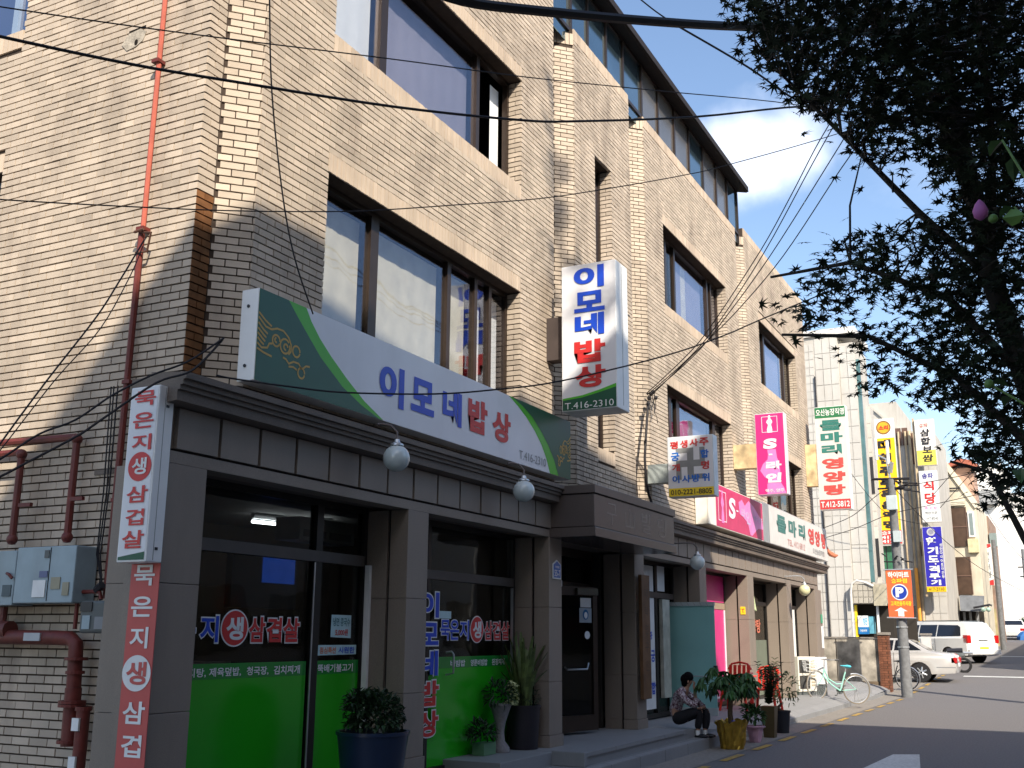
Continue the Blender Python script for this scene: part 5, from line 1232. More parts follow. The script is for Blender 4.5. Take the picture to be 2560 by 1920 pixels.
# soup restaurant sign (projecting, tall)
X = 28.2
v = vsign('tall beige box sign with green and red letters at the building end', X, .30, 4.70, 5.50, 4.82, 7.52, M_WHITE, M_OFFW)
band(v, X, 4.712, 5.488, 7.22, 7.508, mat('print_forest', (.02, .16, .06)), .002)
band(v, X, 4.712, 5.488, 4.832, 5.08, mat('print_dull_red', (.50, .05, .05)), .002)
letters(v, [('오산농장직영', -5.46, -4.74, 7.28, 7.46), ('T.412-5812', -5.46, -4.74, 4.88, 5.03)], *vf(X), (-.006, 0, 0), M_WP, bold=.02)
letters(v, [('돌', -5.37, -4.83, 6.88, 7.16), ('마', -5.37, -4.81, 6.56, 6.83), ('리', -5.36, -4.85, 6.24, 6.51)], *vf(X), (-.006, 0, 0), mat('print_bottle', (.03, .17, .14)), bold=.055)
letters(v, [('영', -5.37, -4.83, 5.87, 6.15), ('양', -5.36, -4.80, 5.53, 5.80), ('탕', -5.36, -4.82, 5.19, 5.46)], *vf(X), (-.006, 0, 0), mat('print_coral_red', (.52, .07, .06)), bold=.05)
bx('bracket', M_RUSTM, v, X + .02, X + .28, 5.50, 5.795, 5.45, 6.55)
# magenta fascia board and soup restaurant fascia board
fb = thing('bar_fascia_sign', 'magenta fascia board with a silhouette and cursive letters above the pink shop', 'sign', (20.5, 5.6, 3.55))
bx('cabinet', mat('enamel_cream', (.74, .72, .64), .4), fb, 18.5, 22.42, 5.56, 5.79, 3.56, 4.36, bevel=.006)
flat(fb, 'face_print', [(18.98, 5.557, 3.575), (22.41, 5.557, 3.575), (22.41, 5.557, 4.345), (18.98, 5.557, 4.345)], mat('print_deep_magenta', (.52, .035, .12), .4))
bx('end_cap', mat('enamel_cream', (.74, .72, .64)), fb, 18.49, 18.975, 5.55, 5.56, 3.57, 4.35)
flat(fb, 'silhouette_print', [(x, 5.554, z) for x, z in ((20.55, 4.17), (20.8, 4.25), (21.0, 4.15), (21.3, 4.28), (21.7, 4.20), (22.1, 4.05), (22.35, 3.95), (22.40, 3.80), (22.0, 3.78), (21.8, 3.72), (21.5, 3.60), (21.35, 3.60), (21.2, 3.82), (20.9, 3.90), (20.6, 3.95))], M_LPINK)
for (a, b, c, d) in ((19.15, 19.68, 4.235, 4.25), (19.15, 19.68, 3.69, 3.705), (19.15, 19.175, 3.705, 4.235), (19.655, 19.68, 3.705, 4.235)):
    flat(fb, 'emblem_frame', [(a, 5.555, c), (b, 5.555, c), (b, 5.555, d), (a, 5.555, d)], M_WPINK)
flat(fb, 'figure_print', [(19.15 + .53 * u, 5.552, 3.66 + .62 * (w - .5) * 2) for u, w in FG], M_LPINK)
FF = ((0, 5.557, 0), (1, 0, 0), ZP)
letters(fb, [('S', 19.85, 20.30, 3.80, 4.20), ('-', 20.36, 20.50, 3.97, 4.0)], *FF, (0, -.006, 0), M_WPINK, bold=.04, slant=.15)
letters(fb, [('라', 20.72, 21.02, 3.88, 4.08), ('인', 21.05, 21.40, 3.80, 4.06)], *FF, (0, -.006, 0), mat('print_lilac', (.55, .40, .60)), bold=.03)
letters(fb, [('맥주·양주', 21.62, 22.34, 3.92, 4.02)], *FF, (0, -.007, 0), mat('print_pale_lilac', (.80, .50, .70)), bold=.02)
fd = thing('soup_fascia_sign', 'beige fascia board with dark green and red letters at the far end', 'sign', (26.0, 5.6, 3.55))
bx('cabinet', M_ALUM, fd, 22.46, 29.15, 5.56, 5.79, 3.56, 4.40, bevel=.006)
flat(fd, 'face_print', [(22.95, 5.557, 3.575), (29.14, 5.557, 3.575), (29.14, 5.557, 4.385), (22.95, 5.557, 4.385)], M_OFFW)
letters(fd, [('돌', 23.62, 24.50, 3.88, 4.26), ('마', 24.75, 25.55, 3.88, 4.26), ('리', 25.8, 26.5, 3.88, 4.26)], *FF, (0, -.006, 0), M_DTEXT, bold=.05)
letters(fd, [('영', 26.85, 27.5, 3.86, 4.26), ('양', 27.65, 28.25, 3.86, 4.26), ('탕', 28.42, 28.98, 3.86, 4.26)], *FF, (0, -.006, 0), mat('print_coral_red', (.52, .07, .06)), bold=.05)
letters(fd, [('TEL. 412-5812', 24.6, 26.4, 3.65, 3.79)], *FF, (0, -.006, 0), mat('print_faded_red', (.55, .25, .22)), bold=0)
letters(fd, [('오산농장직영', 27.3, 28.7, 3.65, 3.79)], *FF, (0, -.006, 0), M_GREYP, bold=.01)
tc_ = thing('terracotta_bracket', 'terracotta coloured ornamental bracket at the end of the beige fascia board', 'ornament', (29.3, 5.5, 3.7))
MB().tube([(29.2, 5.60, 3.98), (29.26, 5.56, 3.84), (29.3, 5.50, 3.77), (29.36, 5.40, 3.72), (29.4, 5.34, 3.74)], [.03, .05, .07, .055, .02], 8).build('body', mat('terracotta', (.45, .15, .08), .8), tc_, smooth=True)

# ================================================================ GLOBE LAMPS
def globe(x, y, zc, r, yw, label, mt, armup=True):
    t = thing('globe_lamp', label, 'lamp', (x, y, zc - r), 'globe lamps on the stone frieze')
    MB().ball((x, y, zc), r, 28, 18).build('globe', mt, t, smooth=True)
    MB().lathe([(r * .30, r * .90), (r * .52, r * .93), (r * .50, r * 1.05), (r * .26, r * 1.18), (r * .18, r * 1.42)], (x, y, zc), 18).build('cap', M_ALUM, t, smooth=True)
    top = zc + r * 1.42
    mb = MB().tube([(x, y, top - .01), (x, y + .002, top + .07), (x - .03, y + .05, top + .125), (x - .07, y + .12, top + .14), (x - .12, yw, top + .13)], .011, 8)
    mb.build('arm', mat('arm_metal', (.16, .13, .12), .5, .5) if mt is M_GLOBE else M_ALUM, t, smooth=True)
    return t


globe(8.02, 5.28, 3.155, .122, 5.42, 'white globe lamp hanging below the main sign, nearest of the globe lamps', M_GLOBE)
globe(10.60, 5.28, 3.17, .122, 5.42, 'white globe lamp under the right half of the main sign by the canopy', M_GLOBE)
globe(16.90, 5.28, 2.775, .122, 5.69, 'white globe lamp right of the stone canopy above the teal door', M_GLOBE)
globe(24.80, 5.28, 2.65, .125, 5.69, 'yellowed globe lamp over the far shop, farthest of the globe lamps', M_GLOBEY)

# ================================================================ ALLEY WALL FITTINGS
dp = thing('downpipe', 'faded red vertical pipe running up the alley side brick wall', 'pipe', (6.05, 6.56, 0))
MB().tube([(6.04, 6.56, 4.85), (6.04, 6.545, 7.0), (6.04, 6.54, 12.9)], .022, 8).build('upper_length', M_LREDPIPE, dp, smooth=True)
MB().tube([(6.035, 6.59, 1.86), (6.035, 6.58, 3.2), (6.035, 6.565, 4.86)], .027, 8).build('lower_length', M_REDPIPE, dp, smooth=True)
for z in (2.6, 3.55, 4.86, 6.4, 7.9):
    bx('clamp', M_REDPIPE, dp, 6.0, 6.085, 6.52, 6.60, z, z + .03)
br = thing('wire_bracket', 'small rusty wire bracket clamped on the red downpipe', 'bracket', (6.0, 6.5, 4.8))
MB().tube([(6.02, 6.56, 4.84), (5.98, 6.40, 4.80), (6.02, 6.47, 4.66), (6.0, 6.58, 4.66)], .010, 6).tube([(5.99, 6.6, 4.84), (5.99, 6.5, 4.85)], .012, 6).build('bar', mat('rust_brown', (.10, .045, .03), .8), br)
gp = thing('red_pipe_run', 'dark red branching gas pipes on the alley wall above the grey cabinets', 'pipe', (6.0, 7.5, 2.3))
PX = 5.99
MB().tube([(PX, 9.5, 3.20), (PX, 7.9, 3.165), (PX, 7.05, 3.15), (PX, 7.03, 3.10), (PX, 7.03, 2.30)], .030, 8).tube([(PX - .04, 9.5, 3.08), (PX - .04, 7.75, 3.06), (PX - .04, 7.64, 3.06), (PX - .04, 7.62, 3.0), (PX - .04, 7.62, 2.30)], .030, 8).build('pipe', M_REDPIPE, gp, smooth=True)
for (y, z) in ((7.03, 3.13), (7.62, 3.04), (7.03, 2.34), (7.62, 2.34)):
    MB().ball((PX - (.04 if y > 7.3 else 0), y, z), .045, 10, 8).build('elbow', M_REDPIPE, gp, smooth=True)
for (y, z) in ((6.98, 2.62), (7.57, 2.60)):
    bx('valve_lever', M_REDPIPE, gp, PX - .06, PX - .03, y - .14, y, z, z + .03)
cb = thing('meter_cabinet', 'pale blue grey utility cabinet on the alley wall, nearer one with paper labels', 'cabinet', (5.97, 7.1, 1.83))
bx('body', M_GREYBOX, cb, 5.86, 6.075, 6.76, 7.42, 1.825, 2.26, bevel=.008)
bx('seam', M_GAP, cb, 5.856, 5.861, 7.035, 7.040, 1.84, 2.25)
bx('paper_label', M_WP, cb, 5.852, 5.858, 7.06, 7.20, 1.87, 2.0)
bx('paper_label', mat('label_beige', (.30, .28, .2)), cb, 5.852, 5.858, 6.90, 7.0, 1.93, 2.02)
bx('paper_label', mat('label_blue', (.12, .14, .25)), cb, 5.853, 5.859, 7.05, 7.14, 2.02, 2.07)
bx('paper_label', mat('label_beige', (.30, .28, .2)), cb, 5.852, 5.858, 6.80, 6.87, 1.88, 1.98)
bx('plate', M_METER, cb, 5.852, 5.858, 7.05, 7.10, 2.17, 2.23)
cb2 = thing('meter_cabinet', 'pale blue grey utility cabinet on the alley wall, partly cut by the left edge', 'cabinet', (5.97, 7.7, 1.83))
bx('body', M_GREYBOX, cb2, 5.87, 6.075, 7.44, 8.2, 1.81, 2.24, bevel=.008)
bx('paper_label', mat('label_dark', (.08, .11, .12)), cb2, 5.862, 5.868, 7.46, 7.56, 1.88, 1.97)
MB().tube([(5.86, 7.52, 2.06), (5.84, 7.47, 2.05), (5.85, 7.44, 2.02)], .012, 6).build('handle', M_REDPIPE, cb2)
for q, grp in ((cb, 1), (cb2, 1)): q['group'] = 'utility cabinets on the alley wall'
gm = thing('gas_meter', 'dark grey gas meter hanging on the alley wall beside the red banner', 'gas meter', (5.95, 6.5, 1.57))
bx('body', M_METER, gm, 5.86, 6.06, 6.34, 6.66, 1.60, 1.84, bevel=.02)
bx('dial', M_BLACK, gm, 5.852, 5.860, 6.53, 6.65, 1.76, 1.83)
bx('paper_label', M_GREYBOX, gm, 5.852, 5.860, 6.54, 6.62, 1.63, 1.73)
bx('paper_label', mat('label_dim', (.22, .23, .24)), gm, 5.852, 5.860, 6.37, 6.49, 1.63, 1.72)
MB().tube([(5.96, 6.81, 1.63), (5.96, 6.81, 1.88), (5.96, 6.79, 1.91), (5.96, 6.58, 1.91), (5.96, 6.56, 1.85)], .016, 8).build('pipe', M_REDPIPE, gm, smooth=True)
MB().tube([(5.96, 6.62, 1.92), (5.95, 6.55, 1.96)], .03, 6).build('valve', M_BLACK, gm)
fp = thing('fire_water_riser', 'heavy dark red flanged pipe standing low on the alley wall', 'pipe', (5.95, 6.75, 0))
MB().tube([(5.95, 9.0, 1.57), (5.95, 7.0, 1.565), (5.95, 6.83, 1.56), (5.95, 6.77, 1.52), (5.95, 6.76, 1.42), (5.95, 6.75, 1.2)], .055, 12).tube([(5.95, 6.75, 1.2), (5.95, 6.74, .78)], .062, 12).build('pipe', M_REDPIPE, fp, smooth=True)
for z, r in ((1.40, .085), (1.30, .07), (1.085, .10), (1.06, .10), (.80, .085)):
    MB().lathe([(r, 0), (r, .022)], (5.95, 6.75, z), 16).build('flange', M_REDPIPE, fp)
MB().tube([(5.93, 6.60, 1.07), (5.93, 6.60, .2)], .05, 12).build('branch', M_REDPIPE, fp, smooth=True)
MB().lathe([(.062, 0), (.062, .03)], (5.93, 6.60, 1.04), 14).build('flange', M_REDPIPE, fp)
bx('tape', M_WP, fp, 5.865, 5.882, 6.57, 6.64, .90, .99)
bx('tape', M_WP, fp, 5.865, 5.882, 6.57, 6.64, .52, .72)
bx('tape', mat('tape_grey', (.4, .42, .44)), fp, 5.885, 5.90, 7.10, 7.28, 1.54, 1.60)
MB().tube([(5.95, 7.62, 1.80), (5.95, 7.62, 1.60)], .03, 8).tube([(5.95, 7.52, 1.62), (5.95, 7.72, 1.62)], .075, 10).build('tee', M_REDPIPE, fp, smooth=True)
cn = thing('cable_conduit', 'bundle of thin black cables hanging down beside the red downpipe', 'cable', (6.05, 6.65, 1.9))
for k, (dy, dx) in enumerate(((0, 0), (.045, .01), (.075, 0))):
    MB().tube([(6.04, 6.68 + dy, 3.55), (6.04 + dx, 6.67 + dy * .8, 2.7), (6.03, 6.69 + dy * .5, 2.2), (6.02, 6.62, 1.92)], .006, 6).build('cable', M_CABLE, cn)
MB().tube([(6.02, 6.58, 1.98), (5.99, 6.40, 1.88), (6.0, 6.28, 1.83)], .006, 6).build('cable', M_CABLE, cn)
sc_ = thing('wall_scar', 'crumbled plaster scar with a dark hole on the sunlit alley wall', 'damage', (6.08, 6.9, 6.68))
MB().ext([(6.083, 7.08, 6.74), (6.083, 7.0, 6.83), (6.083, 6.86, 6.845), (6.083, 6.79, 6.80), (6.083, 6.82, 6.72), (6.083, 6.90, 6.68), (6.083, 7.01, 6.665)], (.006, 0, 0)).build('plaster', mat('old_plaster', (.36, .32, .26), .95, noise=.4, scale=20, bump=.5), sc_)
MB().poly(disc((6.0815, 6.90, 6.72), .022, (0, 1, 0), ZP, 12, .03)).build('hole', M_GAP, sc_)
MB().ext([(6.083, 7.0, 6.84), (6.083, 6.80, 6.85), (6.083, 6.80, 6.865), (6.083, 7.0, 6.855)], (.004, 0, 0)).build('crack', M_GAP, sc_)
clp = thing('cable_clamp', 'black insulator knot on the brick corner beside the main sign', 'insulator', (6.52, 5.98, 4.0))
MB().ball((6.53, 5.97, 4.0), .03, 8, 6).tube([(6.53, 6.03, 4.02), (6.56, 5.9, 4.05)], .008, 6).tube([(6.53, 5.97, 3.98), (6.58, 5.92, 3.88), (6.64, 5.93, 3.97), (6.60, 5.95, 4.05)], .006, 6).build('knot', M_CABLE, clp)
ins = thing('facade_insulator', 'tangle of wires and insulators on the brick wall where four drop wires meet', 'insulator', (16.05, 5.75, 5.3))
ib = MB().tube([(16.13, 5.8, 5.46), (16.13, 5.66, 5.46)], .012, 6)
for (x, z) in ((16.10, 5.47), (16.0, 5.42), (15.9, 5.33), (16.22, 5.40)):
    ib.ball((x, 5.68, z), .035, 8, 6)
random.seed(3)
for k in range(7):
    a = [(16.1 + random.uniform(-.15, .15), 5.69 + random.uniform(-.03, .05), 5.42 + random.uniform(-.1, .05))]
    for j in range(4):
        a.append((a[-1][0] + random.uniform(-.12, .12), 5.70, a[-1][2] + random.uniform(-.2, .12)))
    ib.tube(a, .005, 5)
ib.build('knot', M_CABLE, ins)
MB().tube([(16.02, 5.74, 5.30), (15.95, 5.74, 5.02), (15.86, 5.74, 4.65), (15.80, 5.74, 4.34), (15.84, 5.74, 3.98), (15.95, 5.74, 3.78), (16.09, 5.74, 3.66)], .021, 8).build('conduit', M_CABLE, ins, smooth=True)


# ================================================================ PLANTS AND POTS
def leaf(mb, p, d, L, w, up=Vector((0, 0, 1)), fold=.25):
    d = d.normalized()
    s = d.cross(up)
    s = s.normalized() if s.length > 1e-4 else Vector((1, 0, 0))
    n = s.cross(d).normalized()
    b = len(mb.v)
    dr = -n * L * .10
    for q in (p, p + d * L * .35 + s * w * .5 + n * w * fold, p + d * L * .70 + s * w * .38 + n * w * fold + dr, p + d * L + dr * 2.2, p + d * L * .70 - s * w * .38 + n * w * fold + dr, p + d * L * .35 - s * w * .5 + n * w * fold, p + d * L * .5 + dr * .4):
        mb.v.append(tuple(q))
    for a, c in ((0, 1), (1, 2), (2, 3), (3, 4), (4, 5), (5, 0)):
        mb.f.append((b + a, b + c, b + 6))


def rvec(z0=-1, z1=1):
    a = random.uniform(0, 2 * math.pi); z = random.uniform(z0, z1)
    r = math.sqrt(max(0, 1 - z * z))
    return Vector((r * math.cos(a), r * math.sin(a), z))


def bush(mb, c, rad, n, L, w, zlo=-.3, sq=1.0):
    c = Vector(c)
    for _ in range(n):
        d = rvec(zlo, 1)
        q = random.uniform(.35, 1) ** .6
        p = c + Vector((d.x * rad * q, d.y * rad * q, d.z * rad * sq * q))
        dd = (d * .8 + rvec() * .7)
        leaf(mb, p, dd, L * random.uniform(.6, 1.2), w * random.uniform(.7, 1.2))


def pot(t, c, r0, r1, h, mt, rim=.012, n=24):
    MB().lathe([(r0, 0), (r0 * 1.01, .01), (r1, h - .03), (r1 + rim, h - .03), (r1 + rim, h), (r1 - .015, h), (r1 - .02, h - .05)], c, n).build('pot', mt, t, smooth=True)
    MB().lathe([(r1 - .02, h - .055), (r1 - .025, h - .04), (.001, h - .035)], c, n).build('soil', mat('soil', (.03, .02, .014), .95, bump=.6), t)


random.seed(21)
GP = 'potted plants outside the shops'
t = thing('potted_shrub', 'bushy small-leaved shrub in a large dark blue planter beside the second stone pillar', 'potted plant', (8.12, 5.50, .15), GP)
pot(t, (8.12, 5.50, .152), .23, .31, .64, mat('navy_glaze', (.010, .022, .055), .3, noise=.1, coat=.3))
mb = MB()
bush(mb, (8.14, 5.50, .88), .25, 900, .065, .034)
bush(mb, (8.00, 5.56, 1.0), .14, 260, .06, .03)
mb.build('foliage', M_LEAF3, t)
t = thing('potted_plant', 'small plant in a pale green square trough on the platform by the green film', 'potted plant', (11.12, 6.02, .3), GP)
MB().ext([(10.98, 5.95, .302), (11.26, 5.95, .302), (11.26, 6.1, .302), (10.98, 6.1, .302)], (0, 0, .13)).build('pot', mat('pale_green_trough', (.10, .22, .12), .5), t)
mb = MB(); bush(mb, (11.05, 6.02, .52), .15, 170, .09, .03); mb.build('foliage', M_LEAF3, t)
t = thing('flower_vase', 'grey stone goblet vase with cream flowers in front of the restaurant glass', 'vase', (11.46, 6.0, .3), GP)
MB().lathe([(.11, 0), (.11, .05), (.055, .12), (.045, .22), (.06, .32), (.10, .44), (.13, .52), (.12, .53)], (11.46, 6.0, .302), 22).build('vase', mat('grey_stone_vase', (.22, .21, .21), .8, noise=.2, scale=30, bump=.3), t, smooth=True)
mb = MB(); bush(mb, (11.42, 6.0, .93), .17, 200, .08, .03, -.6); mb.build('foliage', M_LEAF3, t)
mb = MB()
for _ in range(34):
    p = Vector((11.48 + random.uniform(-.03, .14), 5.88 + random.uniform(-.05, .05), .82 + random.uniform(0, .26)))
    for k in range(5):
        leaf(mb, p, rvec(-.2, 1), .04, .03)
mb.build('flower', M_CREAM, t)
t = thing('snake_plant', 'tall sword-leaved snake plant in a dark round pot against the third pillar', 'potted plant', (11.92, 5.93, .3), GP)
pot(t, (11.92, 5.93, .302), .17, .20, .50, mat('charcoal_pot', (.018, .015, .02), .5))
mb = MB()
for k in range(26):
    a = random.uniform(0, 6.28); r = random.uniform(.02, .12)
    base = Vector((11.92 + r * math.cos(a), 5.93 + r * math.sin(a), .78))
    ln = random.uniform(.4, .88); lean = Vector((math.cos(a), math.sin(a), 0)) * random.uniform(.03, .30)
    if base.y + lean.y > 6.14: lean.y = 0
    pr = None
    s = Vector((math.sin(a), -math.cos(a), 0))
    for j in range(7):
        q = j / 6
        c = base + Vector((0, 0, ln * q)) + lean * q * q
        w = .028 * math.sin(math.pi * (.12 + .88 * (1 - q)) * .95) + .003
        cur = (c - s * w, c + Vector((math.cos(a), math.sin(a), 0)) * .008, c + s * w)
        if pr:
            b = len(mb.v); mb.v += [tuple(x) for x in pr + cur]
            mb.f += [(b, b + 1, b + 4, b + 3), (b + 1, b + 2, b + 5, b + 4)]
        pr = cur
mb.build('foliage', mat('snake_leaf', (.085, .12, .035), .45, noise=.45, scale=14, rnd=.3), t)
mb = MB(); bush(mb, (11.98, 5.92, .86), .17, 170, .06, .02, -.4); mb.build('undergrowth', M_LEAF3, t)

# money tree in crumpled gold foil
t = thing('potted_tree', 'small braided tree with drooping leaves in a pot wrapped in crumpled gold foil', 'potted plant', (16.25, 4.64, .004), GP)
mb = MB()
n = 34
prof = [(.165, .0), (.175, .06), (.19, .15), (.20, .24), (.215, .32), (.235, .385), (.215, .37), (.18, .33)]
for (r, h) in prof:
    for j in range(n):
        a = 2 * math.pi * j / n
        q = r * (1 + random.uniform(-.06, .06)) + .008 * math.sin(j * 2.4)
        zz = h + (random.uniform(-.03, .05) if h > .37 else random.uniform(-.004, .004) if h > .01 else 0)
        mb.v.append((16.25 + q * math.cos(a), 4.64 + q * math.sin(a), .006 + zz))
for i in range(len(prof) - 1):
    for j in range(n):
        j2 = (j + 1) % n
        mb.f.append((i * n + j, i * n + j2, (i + 1) * n + j2, (i + 1) * n + j))
mb.build('foil_wrap', mat('gold_foil', (.55, .34, .055), .28, .85, noise=.25, scale=12, bump=.9, bscale=22), t)
bx('soil', mat('soil', (.03, .02, .014)), t, 16.12, 16.38, 4.51, 4.77, .28, .31)
MB().tube([(16.25, 4.64, .30), (16.235, 4.65, .5), (16.26, 4.64, .7), (16.25, 4.65, .86)], [.045, .038, .036, .03], 9).build('trunk', mat('tan_trunk', (.13, .085, .05), .8, noise=.3, scale=20, bump=.5), t, smooth=True)
MB().tube([(16.25, 4.60, .385), (16.25, 4.595, .40)], .05, 8).build('ribbon', M_BLUE, t)
mb = MB(); st = MB()
for k in range(46):
    a = random.uniform(0, 6.28); el = random.uniform(-.1, 1.1)
    L = random.uniform(.22, .46)
    tip = Vector((16.25, 4.65, .84)) + Vector((math.cos(a) * math.cos(el), math.sin(a) * math.cos(el), math.sin(el) * .85)) * L
    st.tube([(16.25, 4.65, .84), tuple(Vector((16.25, 4.65, .84)).lerp(tip, .6) + Vector((0, 0, .03))), tuple(tip)], .005, 5)
    for j in range(7):
        b = a + (j - 3) * .55
        d = Vector((math.cos(b), math.sin(b), -.75 + random.uniform(-.35, .35)))
        leaf(mb, tip, d, random.uniform(.14, .22), .065)
mb.build('foliage', M_LEAF2, t); st.build('stem', M_LEAF2, t)
mb = MB()
for k in range(16):
    a = random.uniform(0, 6.28)
    leaf(mb, Vector((16.30 + .25 * math.cos(a), 4.55 + .2 * math.sin(a), random.uniform(.95, 1.12))), rvec(-.6, .4), .06, .02)
mb.build('red_leaf', mat('coral_leaf', (.45, .10, .04), .6), t)
t = thing('potted_plant', 'low leafy plant in a pot wrapped in pink paper beside the gold foil pot', 'potted plant', (17.42, 4.6, .004), GP)
mb = MB().lathe([(.085, 0), (.10, .08), (.115, .17), (.15, .25), (.17, .235), (.12, .20)], (17.42, 4.60, .006), 18, jit=.07)
mb.build('paper_wrap', mat('pink_paper', (.55, .32, .40), .6, noise=.12, scale=10), t)
mb = MB(); bush(mb, (17.42, 4.60, .36), .15, 130, .11, .05, -.2, 1.1); bush(mb, (17.36, 4.68, .48), .09, 40, .11, .05); mb.build('foliage', M_LEAF2, t)
t = thing('potted_plant', 'upright dark feathery-stemmed plant in a tall square brown planter', 'potted plant', (18.37, 4.6, .004), GP)
mb = MB().ext([(18.30, 4.51, .006), (18.46, 4.51, .006), (18.46, 4.69, .006), (18.30, 4.69, .006)], (0, 0, .0))
mb = MB()
for (h, r) in ((.006, .085), (.50, .115)):
    pass
mb.v = [(18.38 + sx * r, 4.60 + sy * r, h) for (h, r) in ((.006, .085), (.50, .118)) for sx, sy in ((-1, -1), (1, -1), (1, 1), (-1, 1))]
mb.f = [(3, 2, 1, 0), (4, 5, 6, 7), (0, 1, 5, 4), (1, 2, 6, 5), (2, 3, 7, 6), (3, 0, 4, 7)]
mb.build('pot', mat('olive_brown_planter', (.085, .06, .022), .45), t)
mb = MB()
for k in range(17):
    a = random.uniform(0, 6.28); ln = random.uniform(.35, .72); sp = random.uniform(.05, .38)
    for j in range(15):
        q = (j + 1) / 15
        p = Vector((18.38, 4.60, .50)) + Vector((math.cos(a) * sp * q * q, math.sin(a) * sp * q * q, ln * q))
        for sgn in (-1, 1):
            d = Vector((-math.sin(a) * sgn, math.cos(a) * sgn, .7))
            leaf(mb, p, d, .085, .035)
mb.build('foliage', M_LEAF3, t)
mb = MB()
for j in range(12):
    q = (j + 1) / 12
    p = Vector((18.5, 4.52, .52)) + Vector((.02 * q, -.02 * q, .72 * q))
    for sgn in (-1, 1):
        leaf(mb, p, Vector((.5 * sgn, -.8 * sgn, .9)), .085, .03)
mb.build('young_shoot', M_LEAF4, t)
t = thing('potted_plant', 'loose yellowish plant in a black plastic pot, rightmost of the roadside pots', 'potted plant', (19.35, 4.62, .004), GP)
pot(t, (19.35, 4.62, .006), .105, .135, .37, mat('black_plastic_pot', (.02, .022, .028), .45))
MB().tube([(19.35, 4.62, .33), (19.30, 4.68, .42), (19.36, 4.62, .5)], [.05, .04, .015], 8).build('trunk', mat('brown_caudex', (.09, .05, .03), .8), t, smooth=True)
mb = MB(); bush(mb, (19.35, 4.55, .72), .22, 180, .10, .028, -.8, 1.3); bush(mb, (19.2, 4.78, .95), .14, 110, .10, .03); mb.build('foliage', mat('yellow_green_leaf', (.12, .17, .05), .5, noise=.3, rnd=.35), t)

# ================================================================ RED PLASTIC CHAIRS, AC UNIT
M_REDPL = mat('red_plastic', (.62, .035, .02), .35, noise=.04)


def chair(x, y, z, lab):
    t = thing('plastic_chair', lab, 'chair', (x, y, z), 'red plastic chairs outside the pink shop')
    for sx, sy in ((-1, -1), (1, -1), (1, 1), (-1, 1)):
        MB().tube([(x + sx * .26, y + sy * .25, z + .0), (x + sx * .20, y + sy * .19, z + .42)], [.022, .032], 6).build('leg', M_REDPL, t)
    MB().box(x - .22, x + .22, y - .22, y + .22, z + .41, z + .44).build('seat', M_REDPL, t, bevel=.01)
    for k in range(5):
        yy = y - .17 + k * .085
        MB().ext([(x + .20, yy - .028, z + .44), (x + .20, yy + .028, z + .44), (x + .27, yy + .028, z + .80), (x + .27, yy - .028, z + .80)], (.016, 0, 0)).build('back_slat', M_REDPL, t)
    MB().tube([(x + .28, y - .22, z + .72), (x + .29, y - .15, z + .82), (x + .30, y, z + .85), (x + .29, y + .15, z + .82), (x + .28, y + .22, z + .72)], .02, 6).build('top_rail', M_REDPL, t, smooth=True)
    for s in (-1, 1):
        MB().tube([(x - .22, y + s * .24, z + .44), (x - .22, y + s * .26, z + .62), (x - .12, y + s * .26, z + .65), (x + .26, y + s * .24, z + .66)], .018, 6).build('armrest', M_REDPL, t, smooth=True)


chair(20.1, 5.62, ptop(20.1, 5.7), 'red plastic armchair behind the gold-foil tree, left one')
chair(21.05, 5.32, ptop(21.05, 5.3), 'red plastic armchair nearer the brown planter, right one')
t = thing('air_conditioner_unit', 'cream outdoor air conditioner unit with two stacked fan grilles at the last shop', 'air conditioner', (26.5, 5.7, .3))
A_, B_ = Vector((26.15, 5.82, 0)), Vector((26.72, 5.53, 0))
dA = (B_ - A_).normalized(); nA = Vector((dA.y, -dA.x, 0)); nA = nA if nA.y < 0 else -nA
LA = (B_ - A_).length
M_ACW = mat('ac_cream', (.68, .66, .58), .45, noise=.05, dirt=.2, dcol=(.4, .3, .2))
dbox('casing', 0, LA, .38, 1.17, -.28, 0, M_ACW, t, A_, dA, nA)
for z in (.44, .80):
    dbox('grille', .04, .40, z, z + .30, .001, .008, mat('grille_dark', (.05, .045, .04), .6), t, A_, dA, nA)
    c = A_ + dA * .22 + nA * .010
    for k in range(4):
        pts = disc((c.x, c.y, z + .15), .05 + .03 * k, dA, ZP, 20)
        MB().tube([tuple(p) for p in pts], .004, 4, closed=True).build('guard_ring', M_METER, t)
for k in range(4):
    dbox('louvre', .46, .60, .50 + k * .07, .535 + k * .07, .001, .010, mat('louvre_tan', (.42, .36, .26)), t, A_, dA, nA)
    dbox('louvre', .46, .60, .84 + k * .07, .875 + k * .07, .001, .010, mat('louvre_tan', (.42, .36, .26)), t, A_, dA, nA)
dbox('badge', .47, .59, .785, .815, .001, .006, M_BLACK, t, A_, dA, nA)
dbox('base_frame', .02, LA - .02, .30, .378, -.26, -.02, M_METER, t, A_, dA, nA)
t = thing('white_metal_box', 'plain white enamel box standing between the air conditioner and the bicycle', 'box', (27.2, 5.6, .3))
bx('body', M_WHITE, t, 27.05, 27.55, 5.42, 5.66, .52, 1.15, bevel=.01)
bx('base', M_METER, t, 27.08, 27.5, 5.44, 5.64, .24, .52)


